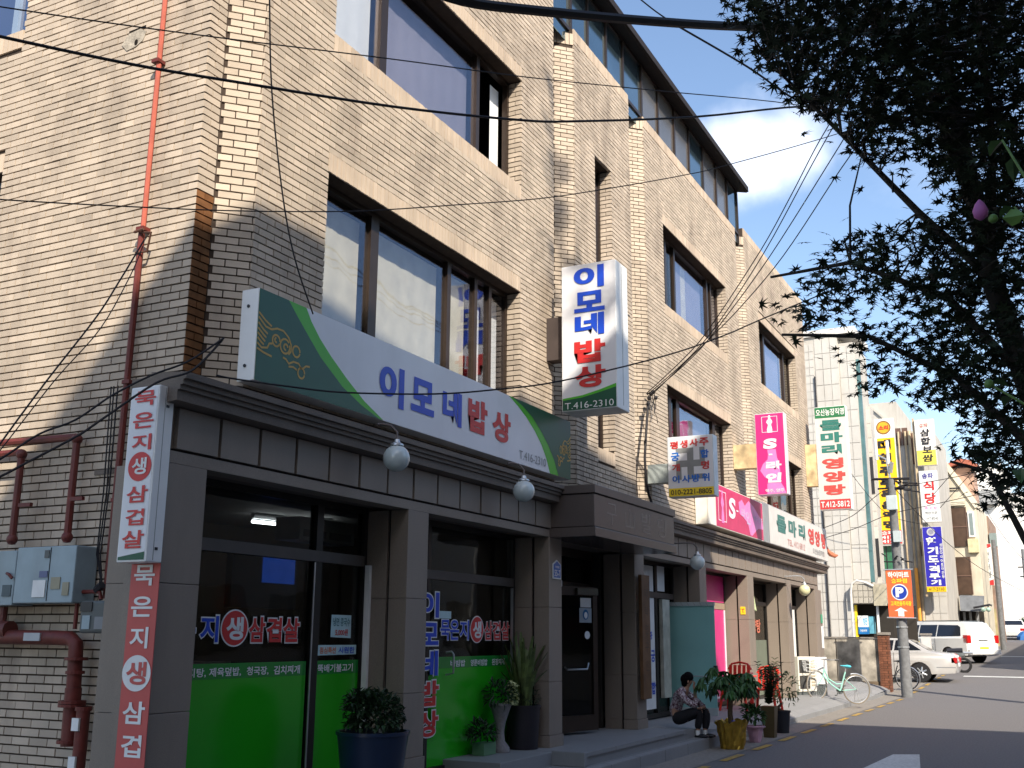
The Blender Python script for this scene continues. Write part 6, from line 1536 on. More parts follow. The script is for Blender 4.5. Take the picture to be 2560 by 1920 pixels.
# ================================================================ BICYCLE
def bicycle(R_, F_, cols, label, seatcol, basket=True, rW=.325):
    t = thing('bicycle', label, 'bicycle', (R_.x, R_.y, R_.z))
    d = (F_ - R_); d.z = 0; wb = d.length; d.normalize(); up = Vector((0, 0, 1)); sd = d.cross(up).normalized()
    lean = sd * .0

    def P(a, h, s=0.):
        base = R_.lerp(F_, a / wb)
        return tuple(base + Vector((0, 0, h)) + sd * s)
    for nm, a, yaw in (('wheel', 0, 0), ('wheel', wb, 24)):
        c = Vector(P(a, rW + .003))
        dd = Matrix.Rotation(R(yaw), 3, 'Z') @ d
        ring = [tuple(c + dd * rW * math.cos(2 * math.pi * i / 30) + up * rW * math.sin(2 * math.pi * i / 30)) for i in range(30)]
        ring2 = [tuple(c + (Vector(p) - c) * .93) for p in ring]
        w = MB().tube(ring2, .008, 6, closed=True).build('wheel', M_ALUM, t, smooth=True)
        MB().tube(ring, .014, 7, closed=True).build('tyre', cols['tyre'], w, smooth=True)
        sp = MB()
        for i in range(24):
            sp.tube([tuple(c + sd * (.02 if i % 2 else -.02)), ring2[(i * 30 // 24) % 30]], .0016, 3)
        sp.tube([tuple(c - sd * .05), tuple(c + sd * .05)], .018, 8)
        sp.build('spokes', M_ALUM, w)
    fm = MB()
    bb = P(.40, .26); seat = P(.25, .70); head = P(wb - .20, .72); hl = P(wb - .17, .56)
    fm.tube([P(0, rW), bb], .012, 7).tube([P(0, rW), P(.29, .55)], .009, 7).tube([bb, seat], .017, 8).tube([head, hl], .018, 8)
    mid = P(.62, .38)
    fm.tube([hl, mid, P(.50, .31), bb], .019, 8)
    fm.tube([head, P(.68, .50), P(.48, .40), P(.35, .42)], .015, 8)
    fm.tube([hl, P(wb - .08, .40), P(wb, rW)], .012, 7)
    fm.build('frame', cols['frame'], t, smooth=True)
    MB().tube([seat, P(.23, .80)], .012, 7).build('seat_post', M_ALUM, t)
    MB().lathe([(.02, -.13), (.075, -.10), (.085, -.04), (.05, .03), (.025, .12), (.01, .14)], (0, 0, 0), 12, 'y').xf(lambda v: Vector(P(.23 + v.y, .83 + v.z * .45, v.x))).build('saddle', seatcol, t, smooth=True)
    MB().tube([head, P(wb - .22, .92), P(wb - .20, .94, .0)], .012, 7).tube([P(wb - .36, .94, .27), P(wb - .22, .93, .18), P(wb - .18, .93, 0), P(wb - .22, .93, -.18), P(wb - .36, .94, -.27)], .011, 7).build('handlebar', M_ALUM, t, smooth=True)
    for s in (.27, -.27):
        MB().tube([P(wb - .36, .94, s), P(wb - .46, .945, s * 1.02)], .017, 7).build('grip', M_BLACK, t)
    pd = MB().lathe([(.085, -.004), (.085, .004)], (0, 0, 0), 16, 'y')
    pd.xf(lambda v: Vector(P(.40 + v.x, .26 + v.z, v.y + .03)))
    pd.tube([P(.40, .26, .06), P(.47, .14, .07)], .010, 6).tube([P(.40, .26, -.06), P(.33, .38, -.07)], .010, 6)
    pd.tube([P(.47, .14, .05), P(.47, .14, .14)], .014, 6).tube([P(.33, .38, -.05), P(.33, .38, -.14)], .014, 6)
    pd.build('crank', M_METER, t)
    fr = [P(math.cos(R(70 + i * 11)) * (rW + .03), rW + math.sin(R(70 + i * 11)) * (rW + .03)) for i in range(13)]
    MB().tube(fr, .016, 5).build('mudguard', M_ALUM, t, smooth=True)
    MB().tube([P(-.05, .02), P(0, rW)], .008, 5).tube([P(.02, .02, .10), P(0.02, rW, .03)], .008, 5).build('kickstand', M_ALUM, t)
    if basket:
        bk_ = MB()
        for i in range(9):
            q = -.15 + .3 * i / 8
            bk_.tube([P(wb + .03, .62, q * .8), P(wb, .86, q)], .003, 4).tube([P(wb + .27, .62, q * .8), P(wb + .31, .86, q)], .003, 4)
        for h_, k_ in ((.62, .8), (.70, .87), (.78, .94), (.86, 1)):
            bk_.tube([P(wb + .01, h_, -.15 * k_), P(wb + .29, h_, -.15 * k_), P(wb + .29, h_, .15 * k_), P(wb + .01, h_, .15 * k_)], .004, 4, closed=True)
        for i in range(8):
            q = .03 + .25 * i / 7
            bk_.tube([P(wb + q, .62, -.12), P(wb + q, .62, .12)], .003, 4)
        bk_.build('basket', M_WHITE, t)
    return t


M_MINT = mat('mint_paint', (.30, .58, .50), .3, noise=.04, coat=.4)
bicycle(Vector((26.95, 4.66, .105)), Vector((26.40, 5.46, .20)), {'tyre': mat('tyre_tan', (.20, .17, .13), .8), 'frame': M_MINT}, 'mint green step-through bicycle with a turquoise saddle parked on the pavement edge', mat('turquoise_saddle', (.08, .45, .55), .45))
bicycle(Vector((34.95, 4.55, gz(35) + .02)), Vector((34.75, 5.75, gz(35) + .02)), {'tyre': M_BLACK, 'frame': M_BLACK}, 'black bicycle parked between the brick gate pier and the grey car', M_BLACK, basket=False)


# ================================================================ SEATED PERSON
def skin(name, vs, edges, mt, parent, sub=2, root=0, disp=0.):
    me = bpy.data.meshes.new(name)
    off = world_loc(parent)
    bm = bmesh.new()
    lay = bm.verts.layers.skin.verify()
    bv = []
    for i, v in enumerate(vs):
        q = bm.verts.new(tuple(Vector(v[:3]) - off))
        q[lay].radius = (v[3], v[4] if len(v) > 4 else v[3])
        q[lay].use_root = (i == root)
        bv.append(q)
    for a, b in edges:
        bm.edges.new((bv[a], bv[b]))
    bm.to_mesh(me); bm.free()
    o = bpy.data.objects.new(name, me); COL.objects.link(o)
    md = o.modifiers.new('s', 'SKIN')
    md.use_smooth_shade = True
    s2 = o.modifiers.new('b', 'SUBSURF'); s2.levels = sub; s2.render_levels = sub
    dg = bpy.context.evaluated_depsgraph_get()
    m2 = bpy.data.meshes.new_from_object(o.evaluated_get(dg))
    bpy.data.objects.remove(o)
    m2.materials.clear(); m2.materials.append(mt)
    o = bpy.data.objects.new(name, m2); COL.objects.link(o); o.parent = parent
    return o


PXc = 16.1
per = thing('person', 'seated person in a patterned purple and white blouse and dark trousers resting chin on hand', 'person', (PXc, 5.35, .30))
M_SKIN = mat('skin', (.36, .20, .13), .55, noise=.05)
# body: pelvis, spine, neck, head, arms, legs as one surface
hipL, hipR = (PXc - .09, 5.40, .42), (PXc + .09, 5.40, .42)
V_ = [(PXc, 5.44, .42, .10, .09), (PXc, 5.45, .56, .10, .08), (PXc, 5.39, .70, .105, .08), (PXc, 5.32, .80, .09, .07), (PXc, 5.265, .865, .042), (PXc, 5.25, .90, .042),
      (PXc, 5.235, .955, .068, .078), (PXc, 5.225, 1.00, .060, .072),
      (PXc - .15, 5.33, .785, .048), (PXc - .20, 5.21, .68, .040), (PXc - .14, 5.09, .60, .034), (PXc - .07, 5.11, .72, .028), (PXc - .03, 5.125, .82, .022),
      (PXc + .15, 5.33, .785, .048), (PXc + .20, 5.20, .67, .040), (PXc + .14, 5.07, .59, .034), (PXc + .02, 5.01, .585, .028), (PXc - .06, 5.02, .585, .022),
      (PXc - .10, 5.38, .42, .085), (PXc - .10, 5.20, .49, .072), (PXc - .09, 5.03, .545, .058), (PXc - .08, 5.06, .42, .05), (PXc - .07, 5.09, .27, .036), (PXc - .07, 5.09, .20, .03),
      (PXc + .10, 5.38, .42, .085), (PXc + .10, 5.20, .48, .072), (PXc + .10, 4.99, .53, .058), (PXc + .09, 5.0, .40, .05), (PXc + .07, 5.02, .26, .036), (PXc + .07, 5.02, .20, .03)]
E_ = [(0, 1), (1, 2), (2, 3), (3, 4), (4, 5), (5, 6), (6, 7), (3, 8), (8, 9), (9, 10), (10, 11), (11, 12), (3, 13), (13, 14), (14, 15), (15, 16), (16, 17), (0, 18), (18, 19), (19, 20), (20, 21), (21, 22), (22, 23), (0, 24), (24, 25), (25, 26), (26, 27), (27, 28), (28, 29)]
skin('body', V_, E_, M_SKIN, per)


def sub(idx, edges, add, name, mt):
    mpp = {k: i for i, k in enumerate(idx)}
    vs = [tuple(V_[k][:3]) + tuple(r + add for r in (V_[k][3:] if len(V_[k]) > 4 else (V_[k][3], V_[k][3]))) for k in idx]
    return skin(name, vs, [(mpp[a], mpp[b]) for a, b in edges], mt, per)


# blouse with a mottled purple, grey and white print
mb_ = bpy.data.materials.new('patterned_blouse'); mb_.use_nodes = True
n_, l_ = mb_.node_tree.nodes, mb_.node_tree.links
vo = n_.new('ShaderNodeTexNoise'); vo.inputs['Scale'].default_value = 34; vo.inputs['Detail'].default_value = 2; vo.inputs['Distortion'].default_value = 1.5
tcc = n_.new('ShaderNodeTexCoord'); l_.new(tcc.outputs['Object'], vo.inputs['Vector'])
cr = n_.new('ShaderNodeValToRGB'); cr.color_ramp.interpolation = 'CONSTANT'
cr.color_ramp.elements[0].color = (.09, .02, .035, 1)
e = cr.color_ramp.elements[1]; e.position = .46; e.color = (.22, .15, .17, 1)
e = cr.color_ramp.elements.new(.53); e.color = (.62, .58, .60, 1)
e = cr.color_ramp.elements.new(.62); e.color = (.16, .05, .07, 1)
l_.new(vo.outputs['Fac'], cr.inputs['Fac']); l_.new(cr.outputs['Color'], n_['Principled BSDF'].inputs['Base Color'])
n_['Principled BSDF'].inputs['Roughness'].default_value = .85
sub([0, 1, 2, 3, 4, 8, 9, 10, 11, 13, 14, 15, 16], [(0, 1), (1, 2), (2, 3), (3, 4), (3, 8), (8, 9), (9, 10), (10, 11), (3, 13), (13, 14), (14, 15), (15, 16)], .016, 'blouse', mb_)
sub([0, 18, 19, 20, 21, 22, 24, 25, 26, 27, 28], [(0, 18), (18, 19), (19, 20), (20, 21), (21, 22), (0, 24), (24, 25), (25, 26), (26, 27), (27, 28)], .014, 'trousers', mat('dark_trousers', (.012, .012, .016), .8))
M_HAIR = mat('black_hair', (.004, .0035, .0035), .8, noise=.2, scale=40, bump=.3, spec=.1)
mb = MB().ball((PXc, 5.262, .985), .093, 20, 14, (.95, 1.0, .92))
mb.ball((PXc, 5.285, .93), .072, 16, 10, (1, .8, 1)); mb.ball((PXc, 5.235, 1.015), .08, 16, 10)
mb.build('hair', M_HAIR, per, smooth=True)
# face on the road side
fc = MB().ball((PXc, 5.150, .945), .012, 8, 6, (.8, 1.3, 1.1))
fc.ball((PXc - .07, 5.215, .95), .016, 8, 6, (.5, 1, 1.3)).ball((PXc + .07, 5.215, .95), .016, 8, 6, (.5, 1, 1.3))
fc.build('face_feature', M_SKIN, per, smooth=True)
MB().ball((PXc - .026, 5.163, .966), .006, 8, 6).ball((PXc + .026, 5.163, .966), .006, 8, 6).ball((PXc, 5.163, .918), .007, 8, 6, (2.2, .6, .5)).build('eyes_and_mouth', M_BLACK, per)


def hand(c, d, side, bend, nm='hand'):
    c, d, side = Vector(c), Vector(d).normalized(), Vector(side).normalized()
    nn = d.cross(side).normalized() * bend
    vs = [tuple(c - d * .02) + (.017, .012), tuple(c + d * .025) + (.026, .013), tuple(c + d * .055) + (.028, .012)]
    es = [(0, 1), (1, 2)]
    for k, (s, L) in enumerate(((-.024, .055), (-.008, .065), (.008, .062), (.023, .048))):
        b = len(vs)
        vs += [tuple(c + d * .07 + side * s) + (.0085,), tuple(c + d * (.07 + L * .45) + side * s * 1.1 + nn * .010) + (.0078,), tuple(c + d * (.07 + L * .75) + side * s * 1.1 + nn * .030) + (.007,)]
        es += [(2, b), (b, b + 1), (b + 1, b + 2)]
    b = len(vs)
    vs += [tuple(c + d * .02 - side * .038) + (.010,), tuple(c + d * .055 - side * .052 + nn * .012) + (.0085,)]
    es += [(1, b), (b, b + 1)]
    vs = [v if len(v) == 5 else v + (v[3],) for v in vs]
    return skin(nm, vs, es, M_SKIN, per, sub=1)


hand((PXc - .03, 5.128, .825), (.12, .25, 1), (1, 0, 0), -1)
hand((PXc - .07, 5.02, .585), (-1, .05, -.25), (0, -1, 0), 1)
for (x, y) in ((PXc - .07, 5.09), (PXc + .07, 5.02)):
    z = .15
    MB().ball((x, y - .055, z + .028), .05, 14, 8, (.78, 2.2, .62)).box(x - .034, x + .034, y + .02, y + .07, z + .002, z + .03).build('shoe', mat('black_shoe', (.012, .013, .015), .35), per, smooth=True)
    MB().lathe([(.036, 0), (.035, .07)], (x, y, z + .04), 12).build('sock', M_WP, per, smooth=True)

# ================================================================ STAINED YARD WALL AND GATE PIER
yw = thing('yard_wall', 'mould-stained grey plaster yard wall behind the mint green bicycle', 'wall', (34.3, 7, .05))
M_STAIN = mat('stained_plaster', (.34, .31, .26), .9, noise=.75, scale=2.6, dirt=.5, dcol=(.075, .055, .035), bump=.4, bscale=30)
for a, b in ((5.175, 6.42), (6.45, 7.8), (7.83, 9.6)):
    bx('wall_panel', M_STAIN, yw, 34.2, 34.38, a, b, .36, 1.595)
bx('footing', mat('wall_footing', (.16, .12, .08), .95, noise=.4, scale=4, dirt=.7), yw, 34.17, 34.40, 5.175, 9.6, 0, .36)
bx('coping', M_CONC, yw, 34.17, 34.41, 5.175, 9.6, 1.598, 1.64)
gpz = thing('gate_pier', 'dark red brick gate pier with a stone cap at the end of the stained wall', 'pier', (34.3, 5.03, .05))
bx('core', M_MORTAR, gpz, 34.112, 34.488, 4.912, 5.158, 0, 1.70)
bx('cap', M_CONC, gpz, 34.06, 34.54, 4.87, 5.20, 1.70, 1.78, bevel=.01)
M_RBR = mat('red_brick', (.17, .065, .035), .85, noise=.25, scale=6, rnd=.25, dirt=.5)
mm_a = bx('brick', M_RBR, gpz, 0, .40, 4.90, 4.95, 0, .06); ba = mm_a.data; ba.transform(Matrix.Translation(world_loc(gpz))); bpy.data.objects.remove(mm_a)
mm_b = bx('brick', M_RBR, gpz, 34.10, 34.14, 0, .118, 0, .06); bb_ = mm_b.data; bb_.transform(Matrix.Translation(world_loc(gpz))); bpy.data.objects.remove(mm_b)
for k in range(24):
    z = .05 + k * .069
    if z > 1.64: break
    for (me_, loc) in ((ba, (34.10, 0, z)), (bb_, (0, 4.953 + (.0 if k % 2 else .02), z)), (bb_, (0, 5.078 - (.0 if k % 2 else .0), z))):
        o = bpy.data.objects.new('brick', me_); COL.objects.link(o); o.parent = gpz
        o.location = Vector(loc) - world_loc(gpz) + Vector((random.uniform(-.003, 0), random.uniform(-.003, 0), 0))
gp2 = thing('gate_pier', 'pale plastered gate pier behind the grey car', 'pier', (41.6, 4.65, gz(41)))
bx('shaft', M_OFFW, gp2, 41.4, 41.75, 4.52, 4.82, gz(41), 1.72)
bx('cap', M_CONC, gp2, 41.36, 41.8, 4.48, 4.86, 1.72, 1.79)

# ================================================================ UTILITY POLES
M_POLE = mat('concrete_pole', (.16, .165, .17), .9, noise=.25, scale=9, bump=.5, bscale=25, dirt=.5)


def pole(x, y, h, r, label, kit=True, z0=None):
    z0 = gz(x) if z0 is None else z0
    t = thing('utility_pole', label, 'utility pole', (x, y, z0), 'utility poles along the street')
    MB().tube([(x, y, z0 - .05), (x, y, z0 + h * .5), (x, y, z0 + h)], [r, r * .86, r * .72], 14).build('shaft', M_POLE, t, smooth=True)
    return t


up = pole(32.55, 4.27, 6.1, .155, 'grey concrete utility pole with an orange parking banner')
kb = MB()
random.seed(9)
for k in range(9):
    a = Vector((32.5 + random.uniform(-.1, .1), 4.27 + random.uniform(-.35, .35), 6.05 + random.uniform(-.3, .15)))
    kb.tube([tuple(a), tuple(a + Vector((random.uniform(-.2, .2), random.uniform(-.45, .45), random.uniform(-.12, .12))))], .022, 5)
kb.tube([(32.5, 3.75, 6.1), (32.5, 4.8, 6.14)], .04, 6).tube([(32.5, 3.9, 5.85), (32.5, 4.65, 5.85)], .03, 6)
kb.build('crossarm', M_CABLE, up)
for (y, z0, z1, r) in ((4.62, 6.7, 7.35, .045), (4.30, 6.55, 7.25, .045)):
    MB().tube([(32.5, y, z0), (32.5, y, z1)], r, 8).build('antenna', M_WHITE, up, smooth=True)
MB().tube([(32.5, 4.27, 6.0), (32.5, 4.35, 6.7), (32.5, 4.6, 6.85)], .03, 6).tube([(32.5, 4.27, 6.3), (32.45, 4.2, 6.6)], .06, 6).build('antenna_mast', M_ALUM, up)
bx('junction_box', mat('box_pale_blue', (.45, .52, .54), .4), up, 32.30, 32.42, 4.12, 4.42, 5.20, 5.62, bevel=.02)
bx('junction_box', mat('box_pale_blue', (.45, .52, .54)), up, 32.30, 32.42, 4.08, 4.30, 4.28, 4.60, bevel=.01)
tg = MB()
for k in range(7):
    a = Vector((32.38, 4.27 + random.uniform(-.25, .25), 3.6 + random.uniform(0, .28)))
    tg.tube([tuple(a), tuple(a + Vector((random.uniform(-.1, .1), random.uniform(-.3, .3), random.uniform(-.1, .1))))], .02, 5)
tg.build('cable_tangle', M_CABLE, up)
for z in (1.35, 1.9):
    MB().lathe([(.16, 0), (.16, .04)], (32.55, 4.27, z), 14).build('strap', M_ALUM, up)
pb = thing('parking_banner', 'orange parking banner with a blue P and white arrow hung on the pole', 'banner', (32.35, 4.24, 2.2))
X = 32.36
MB().ext([(X, 4.57, 2.19), (X, 3.91, 2.17), (X, 3.90, 3.50), (X, 4.58, 3.50)], (.006, 0, 0)).build('cloth', mat('banner_orange', (.85, .13, .04), .7, noise=.06), pb)
MB().tube([(X, 4.64, 3.51), (X, 3.84, 3.51)], .02, 6).tube([(X, 4.63, 2.18), (X, 3.85, 2.16)], .02, 6).build('rod', M_ALUM, pb)
MB().tube([(X, 4.24, 3.51), (32.5, 4.26, 3.55)], .012, 5).tube([(X, 4.24, 2.18), (32.5, 4.26, 2.1)], .012, 5).build('arm', M_METER, pb)
PF = ((X, 0, 0), (0, -1, 0), ZP)
letters(pb, [('하이마트', -4.53, -3.96, 3.28, 3.45)], *PF, (-.004, 0, 0), M_WP, bold=.04)
letters(pb, [('송파점', -4.45, -4.02, 3.13, 3.26), ('고객전용주차장', -4.50, -3.95, 2.50, 2.63)], *PF, (-.004, 0, 0), M_YEL, bold=.03)
flat(pb, 'ring_print', disc((X - .003, 4.24, 2.88), .225, (0, 1, 0), ZP, 32), M_WP)
flat(pb, 'disc_print', disc((X - .005, 4.24, 2.88), .195, (0, 1, 0), ZP, 32), mat('print_royal_blue', (.01, .04, .35), .5))
letters(pb, [('P', -4.35, -4.13, 2.74, 3.02)], *PF, (-.008, 0, 0), M_WP, bold=.06)
flat(pb, 'arrow_print', [(X - .004, y, z) for y, z in ((4.32, 2.215), (4.16, 2.205), (4.16, 2.35), (4.06, 2.35), (4.24, 2.46), (4.42, 2.36), (4.32, 2.36))], M_WP)
pole(66.0, 3.45, 6.0, .15, 'dark utility pole at the far corner behind the white van')
pl3 = pole(90.0, 2.75, 6.5, .15, 'thin far utility pole in front of the white street-end wall')
MB().tube([(90, 2.3, 6.9), (90, 3.2, 6.9)], .05, 5).tube([(90, 2.4, 6.2), (90, 3.1, 6.2)], .05, 5).build('crossarm', M_CABLE, pl3)
# poles on the near side, outside the picture: one throws the thin shadow across the road
pole(27.6, -2.9, 9.0, .16, 'utility pole on the near side of the street casting a thin shadow across the road')
pole(28.0, -2.75, 8.6, .07, 'slim steel pole on the near side of the street beside the concrete one')

# ================================================================ CARS
M_TYRE = mat('tyre', (.015, .015, .016), .8)
M_CARGL = mat('car_glass', (.012, .014, .02), .06, spec=.8)


def arch(cx, cz, r, n=10):
    return [(cx + r * math.cos(math.pi * i / n), cz + r * math.sin(math.pi * i / n)) for i in range(n + 1)]


def car(label, place, paint, low, house, W, wheels, wr, hw, extras):
    """local x = forwards from the rear, y = left, z = up; place() maps to the world"""
    base = place(Vector((2.3, 0, 0)))
    t = thing('parked_car', label, 'car', tuple(base))

    def mk(name, mb, mt, parent=t, bevel=0, smooth=False):
        mb.xf(lambda v: place(v))
        return mb.build(name, mt, parent, bevel=bevel, smooth=smooth)
    # lower body: side outline lofted over five widths so the flanks curve in
    mb = MB(); secs = ((-W, .0), (-W * .985, .03), (-W * .90, .055), (W * .90, .055), (W * .985, .03), (W, .0))
    n = len(low)
    cxm = sum(p[0] for p in low) / n; czm = .62
    for (y, g) in ((-W, -.035), (-W * .96, -.01), (-W * .86, .0), (W * .86, .0), (W * .96, -.01), (W, -.035)):
        for (x, z) in low:
            dx, dz = x - cxm, z - czm
            k = math.hypot(dx, dz)
            mb.v.append((x + dx / k * g * 1.6, y, z + (g * .9 if z > .8 else 0)))
    for s in range(5):
        for i in range(n):
            j = (i + 1) % n
            mb.f.append((s * n + i, s * n + j, (s + 1) * n + j, (s + 1) * n + i))
    mb.f.append(tuple(range(n - 1, -1, -1))); mb.f.append(tuple(range(5 * n, 6 * n)))
    mk('body', mb, paint, smooth=True)
    # greenhouse
    zb = min(p[1] for p in house)
    hwid = lambda z: hw - (z - zb) * .36

    def prism(pts, y0f, y1f):
        m_ = MB(); k = len(pts)
        m_.v = [(x, y0f(z), z) for x, z in pts] + [(x, y1f(z), z) for x, z in pts]
        m_.f = [tuple(range(k - 1, -1, -1)), tuple(range(k, 2 * k))] + [(i, (i + 1) % k, k + (i + 1) % k, k + i) for i in range(k)]
        return m_
    mk('cabin', prism(house, lambda z: -hwid(z), lambda z: hwid(z)), paint, bevel=.02)
    for (kind, pts) in extras.get('side_glass', []):
        for sgn in (-1, 1):
            m_ = prism(pts, lambda z: sgn * (hwid(z) + .001), lambda z: sgn * (hwid(z) + .008))
            if sgn < 0: m_.f = [tuple(reversed(f)) for f in m_.f]
            mk('side_window', m_, M_CARGL)
    for nm, (p0, p1, i0, i1) in extras.get('end_glass', {}).items():
        (x0, z0), (x1, z1) = p0, p1
        d = Vector((x1 - x0, z1 - z0)); nr = Vector((-d.y, d.x)).normalized() * extras['sgn'][nm]
        m_ = MB().ext([(x0 + nr.x * .004, -(hwid(z0) - i0), z0 + nr.y * .004), (x0 + nr.x * .004, hwid(z0) - i0, z0 + nr.y * .004), (x1 + nr.x * .004, hwid(z1) - i1, z1 + nr.y * .004), (x1 + nr.x * .004, -(hwid(z1) - i1), z1 + nr.y * .004)], (nr.x * .008, 0, nr.y * .008))
        mk(nm, m_, M_CARGL)
    for (x, sy) in ((wheels[0], -1), (wheels[0], 1), (wheels[1], -1), (wheels[1], 1)):
        m_ = MB().lathe([(wr * .62, -.10), (wr * .97, -.10), (wr, -.07), (wr, .07), (wr * .97, .10), (wr * .62, .10)], (x, sy * (W - .10), wr), 22, 'y')
        w = mk('wheel', m_, M_TYRE, smooth=True)
        m_ = MB().lathe([(wr * .62, -.02), (wr * .60, .02)], (x, sy * (W - .03), wr), 18, 'y')
        mk('rim', m_, M_METER, parent=w)
        for k in range(7):
            a = 2 * math.pi * k / 7
            c = Vector((x, sy * (W + .0), wr)); e = Vector((math.cos(a), 0, math.sin(a)))
            m_ = MB().tube([tuple(c + e * wr * .10), tuple(c + e * wr * .60)], [.03, .022], 5)
            mk('spoke', m_, M_ALUM, parent=w)
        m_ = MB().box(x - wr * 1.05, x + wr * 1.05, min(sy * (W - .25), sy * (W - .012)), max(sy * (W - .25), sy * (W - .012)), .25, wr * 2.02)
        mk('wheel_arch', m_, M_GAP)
    for nm, mt_, b in extras.get('boxes', []):
        mk(nm, MB().box(*b), mt_, bevel=extras.get('bv', .01))
    return t


M_SILVER = mat('car_silver', (.55, .53, .50), .28, .35, noise=.03, coat=.8)
M_CARW = mat('car_white', (.80, .80, .77), .25, noise=.03, coat=.8)
lowS = [(.06, .30), (.0, .46), (.0, .66), (.05, .84), (.16, .93), (.9, .985), (3.35, .96), (4.2, .84), (4.55, .70), (4.68, .52), (4.62, .28)] + [(4.22, .26)] + [(p[0], p[1]) for p in arch(3.85, .30, .35)] + [(3.47, .22), (1.46, .22)] + arch(1.10, .30, .35) + [(.72, .26)]
houS = [(.78, .975), (1.42, 1.35), (1.66, 1.40), (2.55, 1.41), (2.85, 1.37), (3.52, .955)]
M_TAIL = mat('tail_light', (.45, .012, .012), .2, coat=.5)
exS = {'side_glass': [('f', [(1.06, 1.02), (1.50, 1.31), (1.70, 1.34), (1.86, 1.34), (1.92, 1.01)]), ('f', [(1.98, 1.01), (1.92, 1.34), (2.54, 1.35), (2.78, 1.32), (3.24, 1.0)])],
       'end_glass': {'rear_window': ((.86, 1.02), (1.38, 1.325), .06, .06), 'windscreen': ((3.46, .99), (2.90, 1.34), .06, .06)}, 'sgn': {'rear_window': 1, 'windscreen': -1},
       'boxes': [('tail_light', M_TAIL, (-.012, .16, -.875, -.52, .62, .80)), ('tail_light', M_TAIL, (-.012, .16, .52, .875, .62, .80)), ('number_plate', M_WP, (-.02, .0, -.26, .26, .50, .62)),
                 ('bumper_strip', M_GREYP, (.03, .62, .868, .880, .47, .50)), ('door_seam', M_GAP, (1.93, 1.94, .872, .884, .30, .94)), ('door_seam', M_GAP, (2.98, 2.99, .872, .884, .30, .94)), ('door_handle', M_SILVER, (2.05, 2.2, .872, .895, .80, .83)), ('headlight', M_WP, (4.5, 4.64, .55, .83, .55, .70)), ('headlight', M_WP, (4.5, 4.64, -.83, -.55, .55, .70))]}
car('silver saloon car parked nose-in behind the brick gate pier', lambda v: Vector((39.42 - v.y, 3.46 + v.x, gz(39) + v.z)), M_SILVER, lowS, houS, .875, (1.10, 3.85), .31, .80, exS)
lowV = [(.04, .34), (.0, .5), (.0, .80), (.04, 1.08), (3.9, 1.06), (4.3, 1.02), (4.78, .88), (4.98, .66), (5.0, .40), (4.9, .28), (4.5, .26)] + arch(4.10, .32, .38) + [(3.68, .24), (1.42, .24)] + arch(1.02, .32, .38) + [(.60, .28)]
houV = [(.03, 1.06), (.10, 1.30), (.30, 1.68), (.50, 1.75), (3.1, 1.78), (3.45, 1.73), (4.30, 1.04)]
exV = {'side_glass': [('f', [(.42, 1.14), (.52, 1.52), (.66, 1.60), (1.70, 1.62), (1.70, 1.12)]), ('f', [(1.76, 1.12), (1.76, 1.62), (2.70, 1.62), (2.70, 1.11)]), ('f', [(2.78, 1.11), (2.78, 1.62), (3.30, 1.62), (3.92, 1.11)])],
       'end_glass': {'rear_window': ((.105, 1.19), (.27, 1.60), .10, .07), 'windscreen': ((4.22, 1.10), (3.50, 1.68), .07, .06)}, 'sgn': {'rear_window': 1, 'windscreen': -1},
       'boxes': [('tail_light', M_TAIL, (-.01, .22, .74, .965, .85, 1.18)), ('tail_light', M_TAIL, (-.01, .22, -.965, -.74, .85, 1.18)), ('number_plate', M_YEL, (-.05, -.02, -.26, .26, .58, .69)), ('badge', M_GREYP, (-.02, -.0, -.28, .28, .96, 1.0)),
                 ('rear_bumper', M_CARW, (-.09, .14, -.95, .95, .38, .60)), ('roof_rail', M_METER, (.7, 3.0, .60, .63, 1.77, 1.81)), ('roof_rail', M_METER, (.7, 3.0, -.63, -.60, 1.77, 1.81)), ('door_sticker', M_YEL, (2.6, 3.5, .962, .972, .74, .90)), ('door_seam', M_GAP, (1.73, 1.74, .962, .972, .34, 1.05)), ('door_seam', M_GAP, (2.74, 2.75, .962, .972, .34, 1.05))]}
aV = R(54)
fV, lV = Vector((math.cos(aV), math.sin(aV), 0)), Vector((-math.sin(aV), math.cos(aV), 0))
oV = Vector((51.2, 3.45, gz(51.5)))
car('white people carrier with a yellow rear number plate parked at an angle', lambda v: oV + fV * v.x + lV * v.y + Vector((0, 0, v.z)), M_CARW, lowV, houV, .965, (1.02, 4.10), .335, .90, exV)
oC = Vector((84.0, 3.75, gz(84)))
car('small far white car at the end of the street', lambda v: oC + Vector((v.x * .9, v.y, v.z)), M_CARW, lowS, houS, .875, (1.10, 3.85), .31, .80, exS)
mo = thing('motor_scooter', 'dark delivery scooter parked between the silver car and the white people carrier', 'scooter', (44.6, 4.2, gz(44)))
zz = gz(44.6)
for y in (3.75, 4.95):
    MB().tube([(44.6, y + .24 * math.cos(a / 9 * math.pi), zz + .27 + .24 * math.sin(a / 9 * math.pi)) for a in range(18)], .05, 6, closed=True).build('wheel', M_TYRE, mo)
MB().tube([(44.6, 3.7, zz + .62), (44.6, 4.1, zz + .60), (44.6, 4.35, zz + .35), (44.6, 4.65, zz + .38), (44.6, 4.85, zz + .95)], [.13, .17, .14, .09, .05], 8).build('body', M_METER, mo, smooth=True)
MB().tube([(44.6, 3.75, zz + .80), (44.6, 4.3, zz + .78)], [.10, .09], 8).build('saddle', M_BLACK, mo)
MB().tube([(44.3, 4.80, zz + 1.05), (44.9, 4.80, zz + 1.05)], .025, 6).tube([(44.6, 3.4, zz + .72), (44.6, 3.75, zz + .72)], .05, 6).build('handlebar', M_ALUM, mo)

